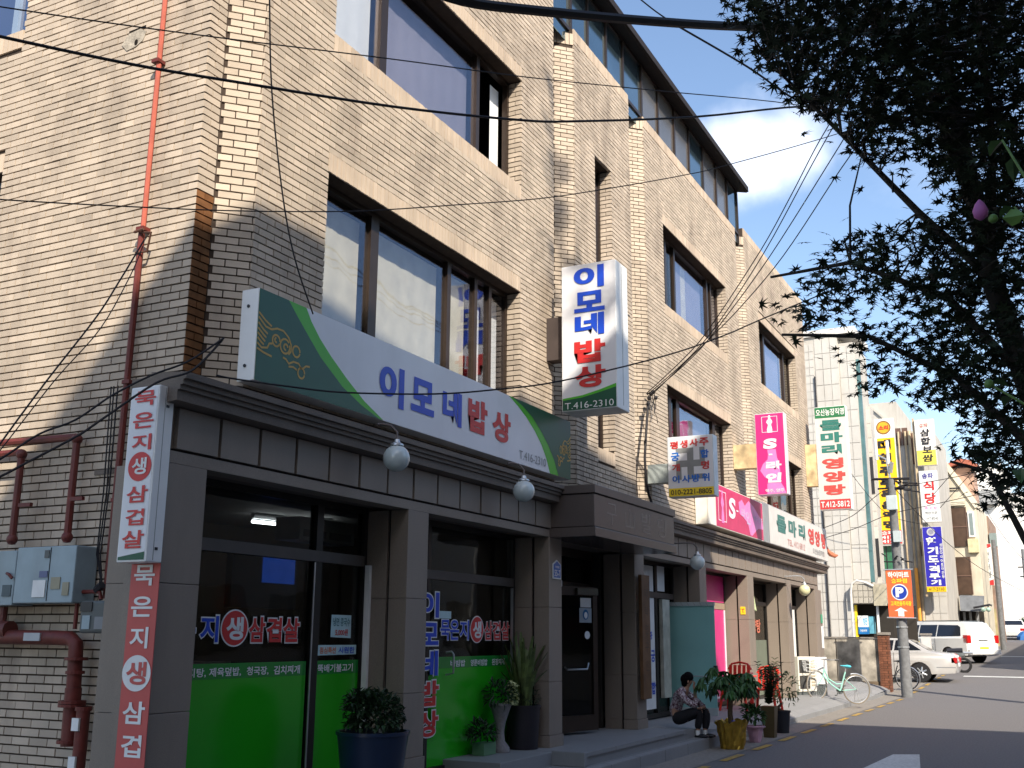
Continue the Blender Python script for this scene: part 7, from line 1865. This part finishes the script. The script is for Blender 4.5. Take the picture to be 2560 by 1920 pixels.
# ================================================================ FAR BUILDINGS
M_WREND = mat('aged_white_render', (.45, .43, .39), .8, noise=.12, scale=1.2, dirt=.4, dcol=(.25, .21, .16))
wt = thing('white_tiled_building', 'four-storey white tiled building with a rounded corner beyond the stained wall', 'building', (46, 9, 1))
MB().box(43.02, 50, 7.32, 16, 0, 13.55).box(43.12, 46, 6.68, 7.35, 3.0, 13.2).box(45.02, 45.9, 6.52, 7.4, 0, 10.9).build('wall', M_WREND, wt)
MB().box(42.92, 46.2, 6.60, 16.1, 13.56, 13.82).build('cornice', M_OFFW, wt)


def tiles(x, y0, y1, z0, z1, ny, nz_, mt, parent, skip=()):
    w, h = (y1 - y0) / ny, (z1 - z0) / nz_
    p0 = MB().box(x - .018, x + .0, 0, w - .022, 0, h - .022)
    o0 = p0.build('tile', mt, parent); me_ = o0.data; me_.transform(Matrix.Translation(world_loc(parent))); bpy.data.objects.remove(o0)
    for j in range(ny):
        for k in range(nz_):
            ya, za = y0 + j * w, z0 + k * h
            if any(a < ya + w / 2 < b and c < za + h / 2 < d for a, b, c, d in skip):
                continue
            o = bpy.data.objects.new('tile', me_); COL.objects.link(o); o.parent = parent
            o.location = Vector((random.uniform(-.004, .004), ya, za)) - world_loc(parent)


tiles(43.02, 7.33, 8.25, 1.0, 13.5, 3, 19, M_TILEW, wt)
tiles(43.02, 8.30, 9.2, 1.0, 13.3, 5, 37, M_TILEW, wt)
tiles(43.12, 6.70, 7.31, 3.8, 13.1, 2, 14, M_TILEW, wt)
tiles(45.02, 6.54, 7.1, 1.2, 10.8, 2, 16, M_TILEW, wt, skip=((6.5, 6.82, 3.9, 5.6), (6.5, 6.82, 7.2, 8.9)))
MB().tube([(42.95, 8.27, 1), (42.95, 8.27, 11.9)], .03, 6).build('drainpipe', M_BLACK, wt)
M_TEAL = mat('teal_metal', (.07, .15, .16), .5, noise=.3, scale=2)
bx('window_strip', M_TEAL, wt, 43.22, 43.5, 6.56, 6.70, 3.7, 12.5)
for (a, b, c, d) in ((6.55, 6.72, 4.0, 5.5), (6.55, 6.72, 7.3, 8.8)):
    bx('window', M_CARGL, wt, 44.99, 45.03, a, b, c, d)
pr = thing('entrance_porch', 'tiled porch with a drooping pipe on the white tiled building, blue advert box under it', 'porch', (43.8, 6.9, 1))
bx('canopy', mat('porch_tile', (.40, .37, .31), .6, dirt=.5), pr, 42.75, 44.6, 6.05, 7.32, 2.88, 3.62)
tiles(42.745, 6.56, 7.30, 2.90, 3.6, 4, 3, mat('porch_tile', (.4, .37, .31)), pr)
bx('sign_panel', mat('faded_sign', (.42, .38, .28), .6, noise=.3, scale=4), pr, 42.70, 42.74, 6.07, 6.54, 2.80, 3.58)
MB().tube([(42.7, 7.36, .9), (42.7, 7.36, 3.3), (42.7, 7.30, 3.62), (42.7, 7.12, 3.74), (42.7, 6.8, 3.66), (42.7, 6.52, 3.52)], .045, 8).build('pipe', M_OFFW, pr, smooth=True)
bx('inner_wall', M_INT, pr, 43.6, 43.7, 6.0, 7.3, .6, 2.88)
bx('post', M_WHITE, pr, 43.0, 43.1, 6.44, 6.52, 1.7, 2.9)
bx('yellow_post', M_YEL, pr, 43.0, 43.1, 7.23, 7.32, .8, 2.84)
ab = thing('advert_box', 'blue and white light box standing under the tiled porch', 'sign', (43.1, 6.9, 1.7))
bx('cabinet', M_WP, ab, 42.95, 43.05, 6.84, 7.21, 2.02, 2.44)
bx('cabinet', mat('advert_blue', (.02, .16, .42), .4), ab, 42.95, 43.05, 6.84, 7.21, 1.76, 2.018)
bx('cabinet', mat('advert_cyan', (.12, .35, .45), .4), ab, 43.06, 43.5, 6.66, 6.83, 1.78, 2.42)
letters(ab, [('방문', -7.02, -6.87, 2.10, 2.36)], (42.95, 0, 0), (0, -1, 0), ZP, (-.004, 0, 0), mat('print_cyan', (.02, .35, .65)), bold=.02)
letters(ab, [('가정의학', -7.15, -6.90, 1.84, 1.93)], (42.95, 0, 0), (0, -1, 0), ZP, (-.004, 0, 0), M_WP, bold=.02)

gb = thing('grey_panel_building', 'pale panelled building with rusty pipes and brown shutters behind the street signs', 'building', (60, 8, 1))
MB().box(57, 63.5, 5.3, 14, 0, 11.9).box(57.4, 63.4, 7.0, 14, 11.9, 13.6).build('wall', M_WREND, gb)
tiles(57, 5.32, 6.36, 1.2, 11.8, 3, 13, M_TILEW, gb, skip=((5.3, 5.72, 5.0, 5.9), (5.3, 5.72, 8.2, 9.0)))
tiles(57, 6.38, 8.6, 1.2, 11.1, 5, 12, M_TILEW, gb, skip=((6.6, 7.2, 8.8, 9.6),))
M_BRWN = mat('brown_shutter', (.13, .075, .055), .7, noise=.2)
for (a, b, c, d) in ((6.82, 7.1, 11.2, 12.1), (6.5, 6.78, 11.2, 12.1), (6.15, 6.46, 10.2, 11.8), (5.75, 6.1, 10.6, 11.9), (5.75, 6.12, 8.2, 8.95), (6.0, 6.3, 5.6, 6.3), (5.72, 6.05, 4.4, 5.0)):
    bx('shutter', M_BRWN, gb, 56.93, 56.985, a, b, c, d)
M_PIPEC = mat('rusty_cream_pipe', (.50, .40, .26), .8, noise=.4, scale=2, dirt=.5, dcol=(.25, .1, .04))
for (y, r) in ((6.62, .055), (6.42, .075), (6.95, .05)):
    MB().tube([(56.86, y, 1.2), (56.86, y, 11.9)], r, 8).build('drainpipe', M_PIPEC, gb, smooth=True)
MB().tube([(56.7, 6.58, 1.3), (56.7, 6.58, 5.0)], .085, 8).build('gas_pipe', mat('orange_pipe', (.75, .33, .05), .5), gb, smooth=True)
MB().ext([(57.3, 7.0, 12.0), (57.3, 8.5, 13.6), (57.3, 8.5, 13.75), (57.3, 6.85, 12.0)], (9, 0, 0)).build('roof', mat('roof_edge', (.45, .43, .38), .7), gb)
MB().lathe([(.75, 0), (.8, .5), (.8, .55), (.7, .6), (.68, 1.2), (.72, 1.25)], (57.9, 8.05, 11.4), 20).build('round_turret', mat('turret_stucco', (.48, .46, .42), .8, dirt=.5), gb, smooth=True)
gg = thing('green_awning', 'dull green glass front below the tall yellow sign', 'awning', (50.5, 7, 3))
bx('glass', mat('green_screen', (.04, .15, .085), .3, noise=.2), gg, 50.3, 50.4, 6.74, 7.28, 3.0, 5.62)
bx('frame', M_BLACK, gg, 50.28, 50.42, 7.0, 7.04, 3.0, 5.62)
yard = thing('shop_front_awning', 'dim ground floor shop with an iron awning below the green glass', 'awning', (50.5, 7, 1))
bx('wall', M_INT, yard, 50.5, 50.6, 6.0, 7.5, .5, 3.0)
cb_ = thing('cream_gabled_building', 'cream building with a steep sloping gable and tall brown windows', 'building', (66, 5, 1))
MB().ext([(64, 9, .5), (64, 4.12, .5), (64, 4.02, 8.95), (64, 4.38, 9.7), (64, 5.6, 11.7), (64, 9, 11.9)], (14, 0, 0)).build('wall', mat('cream_stone', (.58, .53, .42), .8, noise=.14, scale=1.4, dirt=.45, dcol=(.3, .25, .17)), cb_)
MB().ext([(63.9, 3.82, 8.80), (63.9, 4.0, 8.95), (63.9, 5.72, 11.75), (63.9, 5.85, 11.7), (63.9, 5.55, 11.1), (63.9, 4.1, 8.6)], (.1, 0, 0)).build('gable_band', mat('cream_band', (.62, .58, .47), .8), cb_)
bx('dark_ridge', M_BLACK, cb_, 63.86, 63.9, 4.75, 5.45, 9.72, 9.80)
M_BRWIN = mat('brown_window', (.075, .045, .03), .25, noise=.4, scale=2)
for (a, b, c, d) in ((4.62, 5.34, 6.55, 8.7), (4.62, 5.42, 3.95, 5.98)):
    w = bx('window', M_BRWIN, cb_, 63.93, 63.99, a, b, c, d)
    bx('frame', M_BRWN, w, 63.90, 63.93, a - .05, a, c, d); bx('frame', M_BRWN, w, 63.90, 63.93, b, b + .05, c, d)
    bx('rail', M_BRWN, w, 63.90, 63.93, a, b, (c + d) / 2 - .03, (c + d) / 2 + .03)
w = bx('window', M_WP, cb_, 63.90, 63.99, 4.20, 4.52, 7.05, 8.45)
bx('pane', mat('pane_grey', (.2, .25, .25), .2), w, 63.88, 63.9, 4.27, 4.45, 7.15, 8.35)
MB().ext([(63.8, 4.1, 6.2), (63.8, 4.62, 6.2), (63.8, 4.62, 6.95), (63.8, 4.1, 6.95)], (.3, 0, 0)).build('balcony', mat('cream_brick', (.55, .48, .30), .8, noise=.2, scale=4), cb_)
for k in range(5):
    bx('window_hood', mat('cream_band', (.62, .58, .47)), cb_, 63.8, 63.98, 4.58, 5.46, 8.80 + k * .09, 8.86 + k * .09) if k < 3 else None
aw = thing('shop_awning', 'dark grey sagging shop awning at the foot of the cream building', 'awning', (62.5, 4.6, 3))
MB().ext([(62.0, 5.15, 3.05), (62.0, 4.05, 3.0), (62.6, 4.0, 3.75), (62.6, 5.2, 3.80)], (.5, 0, .1)).build('canvas', mat('grey_canvas', (.13, .14, .155), .8, noise=.3, scale=3), aw)
MB().tube([(61.9, 4.5, 3.2), (61.9, 3.7, 3.35), (61.9, 3.6, 3.3)], .06, 6).build('arm', M_BLACK, aw)
bx('dark_front', M_INT, aw, 63.2, 63.3, 4.1, 5.3, .9, 3.1)
for y in (4.4, 4.75, 5.05):
    bx('column', mat('column_grey', (.25, .26, .27), .7), aw, 62.9, 63.0, y - .06, y + .06, .9, 3.0)
for i, y in enumerate((4.02, 3.78)):
    g = thing('globe_lamp', ['small pale green globe lamp under the dark awning, left of the pair', 'small pale green globe lamp under the dark awning, right of the pair'][i], 'lamp', (61.8, y, 3.0), 'small globe lamps under the dark awning')
    MB().ball((61.8, y, 3.1), .12, 14, 10).build('globe', mat('opal_green', (.35, .5, .42), .2), g, smooth=True)
    MB().tube([(61.8, y, 3.2), (61.85, y, 3.3)], .03, 6).build('cap', M_BLACK, g)
tw = thing('red_roofed_tower', 'salmon brick stair tower with a curved red tiled roof', 'building', (70, 5, 1))
bx('wall', mat('salmon_brick', (.42, .27, .20), .85, noise=.15, scale=3), tw, 69, 72, 4.35, 5.45, 1, 11.6)
mb = MB()
nn = 12
for i in range(nn + 1):
    y = 4.05 + (5.85 - 4.05) * i / nn
    zz_ = 11.75 + .35 * math.sin(math.pi * i / nn)
    mb.v += [(68.5, y, zz_), (72.5, y, zz_ + .2), (68.5, y, zz_ - .28), (72.5, y, zz_ - .1)]
for i in range(nn):
    a = i * 4
    mb.f += [(a, a + 4, a + 5, a + 1), (a, a + 2, a + 6, a + 4), (a + 2, a + 3, a + 7, a + 6)]
mb.build('roof', mat('red_roof_tile', (.33, .10, .06), .7, noise=.3, scale=6), tw)
db = thing('brick_side_building', 'brown brick building at the bend behind the cream one', 'building', (74, 4.5, 1))
bx('wall', mat('brown_brick_far', (.26, .175, .13), .9, noise=.3, scale=2.5, dirt=.3), db, 72, 80, 3.95, 7, 1, 9.0)
bx('stone_base', mat('ochre_stone', (.30, .26, .14), .9, noise=.5, scale=2), db, 71.9, 72, 3.97, 4.9, 1, 3.4)
bx('window', mat('pane_grey', (.2, .25, .25)), db, 71.6, 72.4, 3.55, 3.95, 7.1, 7.9)
we = thing('white_end_building', 'large plain white building closing the end of the street', 'building', (112, 0, 2))
M_WEND = mat('white_render', (.66, .65, .62), .8, noise=.03, scale=.3)
bx('wall', M_WEND, we, 110, 125, 4.40, 12, 1, 17.8)
bx('wall', M_WEND, we, 110.4, 125, -14, 4.40, 1, 15.0)
bx('rooftop_box', mat('grey_cladding', (.30, .31, .31), .7), we, 109.2, 110, 5.0, 6.6, 13.9, 15.2)
bx('window', M_CARGL, we, 109.95, 110.02, 5.2, 5.6, 2.6, 3.2)
ft = thing('clipped_tree', 'round dark green tree at the far end of the road', 'tree', (86, 2.6, 1.6))
random.seed(31)
mb = MB(); bush(mb, (86, 2.75, 2.55), .62, 420, .22, .12, -.8); mb.build('crown', M_LEAF3, ft)
MB().tube([(86, 2.75, 1.5), (86, 2.75, 2.3)], .08, 6).build('trunk', M_BARK, ft)
ct = thing('blue_tarpaulin', 'crumpled blue tarpaulin heap under the far round tree', 'tarpaulin', (84, 2.9, 1.6))
MB().lathe([(.5, 0), (.42, .25), (.22, .55), (.02, .62)], (84, 3.0, 1.55), 12, jit=.2).build('sheet', mat('blue_tarp', (.02, .12, .35), .6), ct)


# ---------------------------------------------------------------- far signs
def fsign(label, x, y0, y1, z0, z1, face, body=M_OFFW, th=.25):
    t = thing('street_sign', label, 'sign', (x, (y0 + y1) / 2, z0))
    bx('cabinet', body, t, x, x + th, y0, y1, z0, z1)
    flat(t, 'face_print', [(x - .004, y1 - .02, z0 + .02), (x - .004, y0 + .02, z0 + .02), (x - .004, y0 + .02, z1 - .02), (x - .004, y1 - .02, z1 - .02)], face)
    return t


def FZ(x): return ((x - .01, 0, 0), (0, -1, 0), ZP)


X = 50.0
v = fsign('tall yellow hanging sign with black letters and a red roundel on white', X, 6.26, 7.20, 5.66, 11.32, mat('print_chrome_yellow', (.85, .50, .015), .45))
band(v, X, 6.28, 7.18, 10.42, 11.30, M_WP, .008); band(v, X, 6.28, 7.18, 5.68, 6.28, mat('print_dull_red', (.5, .05, .05)), .008)
flat(v, 'ring_print', disc((X - .014, 6.72, 10.90), .32, (0, 1, 0), ZP, 26), mat('print_olive_brown', (.22, .12, .03)))
flat(v, 'disc_print', disc((X - .017, 6.72, 10.90), .25, (0, 1, 0), ZP, 26), mat('print_orange_yellow', (.80, .35, .02)))
letters(v, [('소리', -6.93, -6.51, 10.78, 11.0)], *FZ(X), (-.014, 0, 0), M_RED, bold=.05)
letters(v, [('대', -7.02, -6.46, 9.85, 10.35), ('현', -7.02, -6.46, 9.25, 9.73), ('주', -7.02, -6.46, 8.70, 9.13), ('투', -7.02, -6.46, 8.18, 8.58), ('목', -7.02, -6.46, 7.68, 8.06), ('음', -7.02, -6.46, 7.22, 7.58), ('악', -7.02, -6.46, 6.80, 7.12), ('명', -7.02, -6.46, 6.36, 6.70)], *FZ(X), (-.008, 0, 0), M_BLACK, bold=.06)
letters(v, [('송파점', -7.12, -6.35, 6.08, 6.24), ('417-5', -7.12, -6.35, 5.90, 6.04), ('417-7', -7.12, -6.35, 5.72, 5.86)], *FZ(X), (-.010, 0, 0), M_WP, bold=.03)
X = 56.0
v = fsign('white to yellow hanging sign with brush-written black letters', X, 5.12, 6.04, 9.96, 12.28, mat('print_cream_white', (.74, .70, .64), .5))
band(v, X, 5.14, 6.02, 9.98, 10.72, mat('print_lemon', (.80, .66, .10), .5), .008)
letters(v, [('삼', -5.80, -5.35, 11.42, 11.78), ('합', -5.80, -5.35, 11.0, 11.36), ('보', -5.74, -5.30, 10.58, 10.92), ('쌈', -5.78, -5.28, 10.14, 10.50)], *FZ(X), (-.012, 0, 0), M_BLACK, bold=.03, slant=.1)
letters(v, [('송파', -5.82, -5.40, 11.88, 12.08)], *FZ(X), (-.012, 0, 0), mat('print_faded_red', (.55, .25, .22)), bold=.03)
v = fsign('white hanging sign with large red diner letters below the brush-written sign', X, 5.16, 6.02, 7.16, 9.70, M_WP)
letters(v, [('송파', -5.88, -5.36, 9.30, 9.58)], *FZ(X), (-.010, 0, 0), mat('print_indigo', (.06, .05, .28)), bold=.02)
letters(v, [('식', -5.86, -5.36, 8.72, 9.18), ('당', -5.82, -5.32, 8.05, 8.60)], *FZ(X), (-.010, 0, 0), M_RED, bold=.03)
letters(v, [('백 수 탕', -5.86, -5.30, 7.78, 7.92)], *FZ(X), (-.010, 0, 0), M_LPINK, bold=0)
letters(v, [('백반전문', -5.86, -5.30, 7.54, 7.68), ('417-8240', -5.84, -5.28, 7.28, 7.40)], *FZ(X), (-.010, 0, 0), M_GREYP, bold=0)
v = fsign('deep blue hanging sign with white martial arts letters and a round seal', X, 5.18, 6.08, 3.80, 6.94, mat('print_deep_blue', (.025, .02, .36), .5))
band(v, X, 5.19, 6.07, 3.81, 4.06, mat('print_chrome_yellow', (.85, .5, .015)), .008)
flat(v, 'seal_print', disc((X - .012, 5.68, 6.68), .19, (0, 1, 0), ZP, 24), mat('print_silver', (.45, .45, .50)))
flat(v, 'seal_ring', disc((X - .015, 5.68, 6.68), .12, (0, 1, 0), ZP, 24), mat('print_grey_violet', (.25, .25, .32)))
letters(v, [('합', -5.93, -5.42, 6.02, 6.42), ('기', -5.91, -5.42, 5.60, 5.96), ('도', -5.91, -5.42, 5.22, 5.54), ('·', -5.62, -5.54, 5.10, 5.17), ('격', -5.91, -5.42, 4.72, 5.06), ('투', -5.91, -5.42, 4.42, 4.68), ('기', -5.87, -5.40, 4.12, 4.38)], *FZ(X), (-.010, 0, 0), M_WP, bold=.05)
letters(v, [(c, -5.34, -5.22, 5.96 - i * .19, 6.12 - i * .19) for i, c in enumerate('성인다이어트야간부')], *FZ(X), (-.010, 0, 0), M_WP, bold=.02)
letters(v, [('417-2110', -5.98, -5.28, 3.87, 4.01)], *FZ(X), (-.012, 0, 0), M_BLACK, bold=.0)
MB().box(56.1, 56.18, 6.06, 6.16, 3.6, 12.4).build('mast', M_PIPEC, v)
X = 70.0
v = fsign('far white stew restaurant sign with red ends', X, 3.82, 4.48, 4.70, 7.14, M_WP)
flat(v, 'red_print', [(X - .012, 4.46, 6.72), (X - .012, 3.84, 6.95), (X - .012, 3.84, 7.12), (X - .012, 4.46, 7.12)], M_RED)
flat(v, 'red_print', [(X - .012, 4.46, 4.72), (X - .012, 3.84, 4.72), (X - .012, 3.84, 5.05), (X - .012, 4.46, 4.85)], M_RED)
letters(v, [('전국', -4.38, -4.02, 6.90, 7.06)], *FZ(X), (-.016, 0, 0), M_WP, bold=.02)
letters(v, [('송림', -4.40, -3.95, 6.45, 6.66), ('동', -4.32, -3.95, 6.02, 6.38), ('태', -4.32, -3.95, 5.60, 5.95), ('찜', -4.32, -3.95, 5.15, 5.52)], *FZ(X), (-.010, 0, 0), M_GREYP, bold=.02)

# ================================================================ BUILDINGS ACROSS THE STREET (outside the picture; they shade and are mirrored)
M_OPP = mat('opposite_render', (.36, .31, .26), .9, noise=.1, scale=1.5, dirt=.3)


def block(name, label, poly, h, mt, wins=None):
    t = thing(name, label, 'building', (poly[0][0], poly[0][1], 0))
    MB().ext([(x, y, 0) for x, y in poly], (0, 0, h)).build('wall', mt, t)
    if wins:
        (ax, ay), (bx_, by), rows, cols = wins
        d = Vector((bx_ - ax, by - ay, 0)); L = d.length; d.normalize(); nn_ = Vector((-d.y, d.x, 0))
        nn_ = nn_ if nn_.y > 0 else -nn_
        for r in range(rows):
            for c in range(cols):
                a = Vector((ax, ay, 0)) + d * (L * (c + .2) / cols)
                w_ = L / cols * .6
                z = 1.2 + r * 3.1
                MB().ext([tuple(a + Vector((0, 0, z))), tuple(a + d * w_ + Vector((0, 0, z))), tuple(a + d * w_ + Vector((0, 0, z + 1.5))), tuple(a + Vector((0, 0, z + 1.5)))], tuple(nn_ * .04)).build('window', M_CARGL, t)
    return t


block('opposite_building', 'tall beige building across the street whose shadow covers the shop fronts', [(-26, -2.5), (-1, -2.55), (8.8, -4.1), (8.8, -16), (-26, -16)], 14.4, M_OPP, ((-1, -2.55), (8.8, -4.1), 4, 4))
block('opposite_building', 'low shop row across the street left open to the sun', [(9.6, -6.2), (34, -6.2), (34, -14), (9.6, -14)], 5.4, mat('opposite_pale', (.45, .42, .38), .9), ((9.6, -6.2), (34, -6.2), 1, 8))
block('opposite_building', 'dark red brick building across the street farther down', [(38.5, -6.5), (72, -6.5), (72, -16), (38.5, -16)], 11.6, mat('opposite_brick', (.22, .13, .1), .9), ((38.5, -6.5), (72, -6.5), 3, 9))
rt = thing('rooftop_tree', 'slender tree on the opposite roof whose shadow falls on the brick wall', 'tree', (3.7, -3.9, 14.4))
random.seed(41)
MB().tube([(3.7, -3.9, 14.4), (3.6, -3.9, 16.2), (3.3, -3.8, 18.2), (3.1, -3.7, 19.4)], [.07, .055, .035, .01], 8).build('trunk', M_BARK, rt, smooth=True)
mb = MB(); tb_ = MB()
for k in range(26):
    z = 15.4 + k * .155
    a = random.uniform(0, 6.28)
    L = random.uniform(.35, .85) * (1 - (k / 34))
    p0 = Vector((3.7 - (z - 14.4) * .12, -3.9 + (z - 14.4) * .03, z)); p1 = p0 + Vector((math.cos(a) * L, math.sin(a) * L, .25))
    tb_.tube([tuple(p0), tuple(p1)], [.018, .006], 5)
    for j in range(26):
        leaf(mb, p0.lerp(p1, random.uniform(.45, 1.1)) + rvec() * .12, rvec(), .12, .06)
mb.build('foliage', M_LEAF2, rt); tb_.build('branch', M_BARK, rt)

# ================================================================ MAPLE OVERHEAD
mpt = thing('maple_tree', 'dark maple with star-shaped leaves hanging over the street from the right', 'tree', (5.35, -.35, 0))
random.seed(55)
tr_ = MB().tube([(5.35, -.35, 0), (5.28, -.22, 1.2), (5.2, -.02, 2.3), (5.12, .17, 3.2), (5.0, .25, 4.0), (4.95, .3, 5.0)], [.11, .085, .06, .045, .032, .02], 10)
tr_.build('trunk', M_BARK, mpt, smooth=True)
MAPV = [Vector(c) for c in MAPLE]
limbs = [((5.2, -.02, 2.3), (5.1, .35, 2.75), (4.95, .70, 2.95), (4.75, 1.05, 2.95)), ((5.17, .05, 2.7), (5.0, .35, 3.1), (4.9, .75, 3.3), (4.8, 1.1, 3.25)),
         ((5.12, .17, 3.2), (5.05, .45, 3.55), (4.9, .75, 3.95), (4.7, 1.1, 4.4)), ((5.05, .2, 3.5), (4.95, .35, 4.1), (4.8, .6, 4.6), (4.6, .85, 4.9)), ((5.28, -.2, 1.3), (5.2, .1, 1.9), (5.0, .25, 2.3), (4.95, .4, 2.35)), ((5.12, .17, 3.2), (4.9, .1, 3.8), (4.7, .1, 4.4), (4.5, .15, 4.9))]
jn = []
for L_ in limbs:
    MB().tube(L_, [.022, .017, .011, .006], 7).build('limb', M_BARK, mpt, smooth=True)
    for a, b in zip(L_, L_[1:]):
        for q in range(6):
            jn.append(Vector(a).lerp(Vector(b), q / 6))
tw_ = MB(); tw_n = 0
LEAFM = []


def maple_leaf():
    """seven-pointed leaf as a fan, stem end at the origin, lying in its own xy plane"""
    pts = []
    ang = [-128, -78, -38, 0, 38, 78, 128]
    ln = [.45, .78, .95, 1.0, .95, .78, .45]
    for i, (a, l) in enumerate(zip(ang, ln)):
        t = R(a)
        if i:
            m_ = R((a + ang[i - 1]) / 2)
            pts.append((.30 * math.cos(m_), .30 * math.sin(m_), .0))
        pts.append((l * math.cos(t), l * math.sin(t), -.10 * l))
    pts.append((-.12, .06, 0)); pts.append((-.12, -.06, 0))
    return pts


LP = maple_leaf()
allL = []
for c in MAPV:
    nl = random.randint(12, 17)
    if random.random() < .08: continue
    near = min(jn, key=lambda q: (q - c).length)
    if (near - c).length < 1.1 and tw_n < 420:
        mid = near.lerp(c, .5) + rvec() * .06
        tw_.tube([tuple(near), tuple(mid), tuple(c)], [.006, .0045, .0025], 4); tw_n += 1
    for _ in range(nl):
        p = c + Vector((random.gauss(0, .060), random.gauss(0, .062), random.gauss(0, .038)))
        s = random.uniform(.034, .054)
        nrm = Vector((random.gauss(0, .55), random.gauss(0, .55), 1)).normalized()
        az = random.uniform(0, 6.28)
        q = nrm.to_track_quat('Z', 'Y').to_matrix() @ Matrix.Rotation(az, 3, 'Z')
        allL.append((p, s, q))
score = sorted(range(len(allL)), key=lambda i: -allL[i][1] / allL[i][0].length)
big = set(score[:300])
lm = bpy.data.meshes.new('leaf')
fan = [(0, 0, .0)] + LP
lm.from_pydata(fan, [], [(0, i, i % len(LP) + 1) for i in range(1, len(LP) + 1)])
lm.materials.append(M_LEAF)
vv, ff = [], []
MO = world_loc(mpt)
for i, (p, s, q) in enumerate(allL):
    if i in big:
        o = bpy.data.objects.new('leaf', lm); COL.objects.link(o); o.parent = mpt
        o.matrix_local = Matrix.Translation(p - world_loc(mpt)) @ q.to_4x4() @ Matrix.Scale(s, 4)
    else:
        b = len(vv)
        vv += [tuple(p - MO + q @ (Vector(x) * s)) for x in fan]
        ff += [(b, b + j, b + j % len(LP) + 1) for j in range(1, len(LP) + 1)]
me = bpy.data.meshes.new('foliage'); me.from_pydata(vv, [], ff); me.materials.append(M_LEAF)
o = bpy.data.objects.new('foliage', me); COL.objects.link(o); o.parent = mpt; o['kind'] = 'stuff'
tw_.build('twig', M_BARK, mpt)

# rose of sharon close to the lens, right edge
hb = thing('hibiscus_shrub', 'out-of-focus hibiscus shoots with a pink bud and broad green leaves at the right edge', 'shrub', (2.35, -.45, 0))
M_HL = mat('hibiscus_leaf', (.035, .075, .018), .5, noise=.25, scale=20, rnd=.3)
M_HL2 = mat('hibiscus_leaf_pale', (.09, .17, .035), .5, noise=.2, scale=20)
st = MB()


def ry(px, py, d):
    a = (px - 1280) / 2671.57; b = (py - 960) / 2671.57
    return Vector((0, 0, 1.6)) + (rx * a + dn * b + fw) * d


sh = [[(2.35, -.45, 0), (2.3, -.35, 1.2), (2.3, -.16, 2.1), (2.31, .02, 2.47)], [(2.35, -.45, 0), (2.32, -.3, 1.4), (2.33, -.1, 1.95), (2.30, .10, 2.10)], [(2.35, -.45, .2), (2.3, -.3, 1.5), (2.35, -.12, 1.85), (2.34, .06, 1.93)], [(2.3, -.16, 2.1), (2.31, -.12, 2.3), (2.32, -.05, 2.42), (2.35, .03, 2.64)]]
for L_ in sh:
    st.tube(L_, [.009, .007, .004, .0022], 6)
st.build('stem', M_HL2, hb, smooth=True)
mb = MB(); mb2 = MB()
random.seed(77)
for L_ in sh:
    for q in range(9):
        t_ = .45 + .55 * q / 8
        k = min(len(L_) - 2, int(t_ * (len(L_) - 1))); f = t_ * (len(L_) - 1) - k
        p = Vector(L_[k]).lerp(Vector(L_[k + 1]), min(1, f))
        if p.z < 1.75: continue
        one = MB(); leaf(one, p, rvec(-.6, .5), random.uniform(.035, .06), .03)
        one.build('leaf', M_HL if q % 3 else M_HL2, hb)
one = MB(); leaf(one, Vector((2.31, .045, 2.45)), Vector((-.2, -1, -.1)), .045, .036, Vector((1, 0, .2)))
one.build('leaf', M_HL2, hb)
MB().lathe([(.004, 0), (.014, .008), (.016, .02), (.010, .035), (.002, .045)], (2.315, .085, 2.455), 10, 'z').build('bud', mat('pink_bud', (.36, .10, .28), .6), hb, smooth=True)
MB().ball((2.31, .062, 2.452), .010, 8, 6).ball((2.30, .10, 2.10), .010, 8, 6).build('calyx', M_HL2, hb, smooth=True)

# ================================================================ WIRES
for lab, r, pts in WIRES:
    P_ = [Vector(p) for p in pts]
    # smooth the measured points into a hanging curve
    Q = []
    for i in range(len(P_) - 1):
        p0, p1, p2, p3 = P_[max(i - 1, 0)], P_[i], P_[i + 1], P_[min(i + 2, len(P_) - 1)]
        for k in range(5):
            t_ = k / 5
            Q.append(.5 * ((2 * p1) + (-p0 + p2) * t_ + (2 * p0 - 5 * p1 + 4 * p2 - p3) * t_ ** 2 + (-p0 + 3 * p1 - 3 * p2 + p3) * t_ ** 3))
    Q.append(P_[-1])
    MB().tube(Q, r, 6).build('cable', M_CABLE, None, smooth=True, label=lab, cat='cable')

glyphs_now()
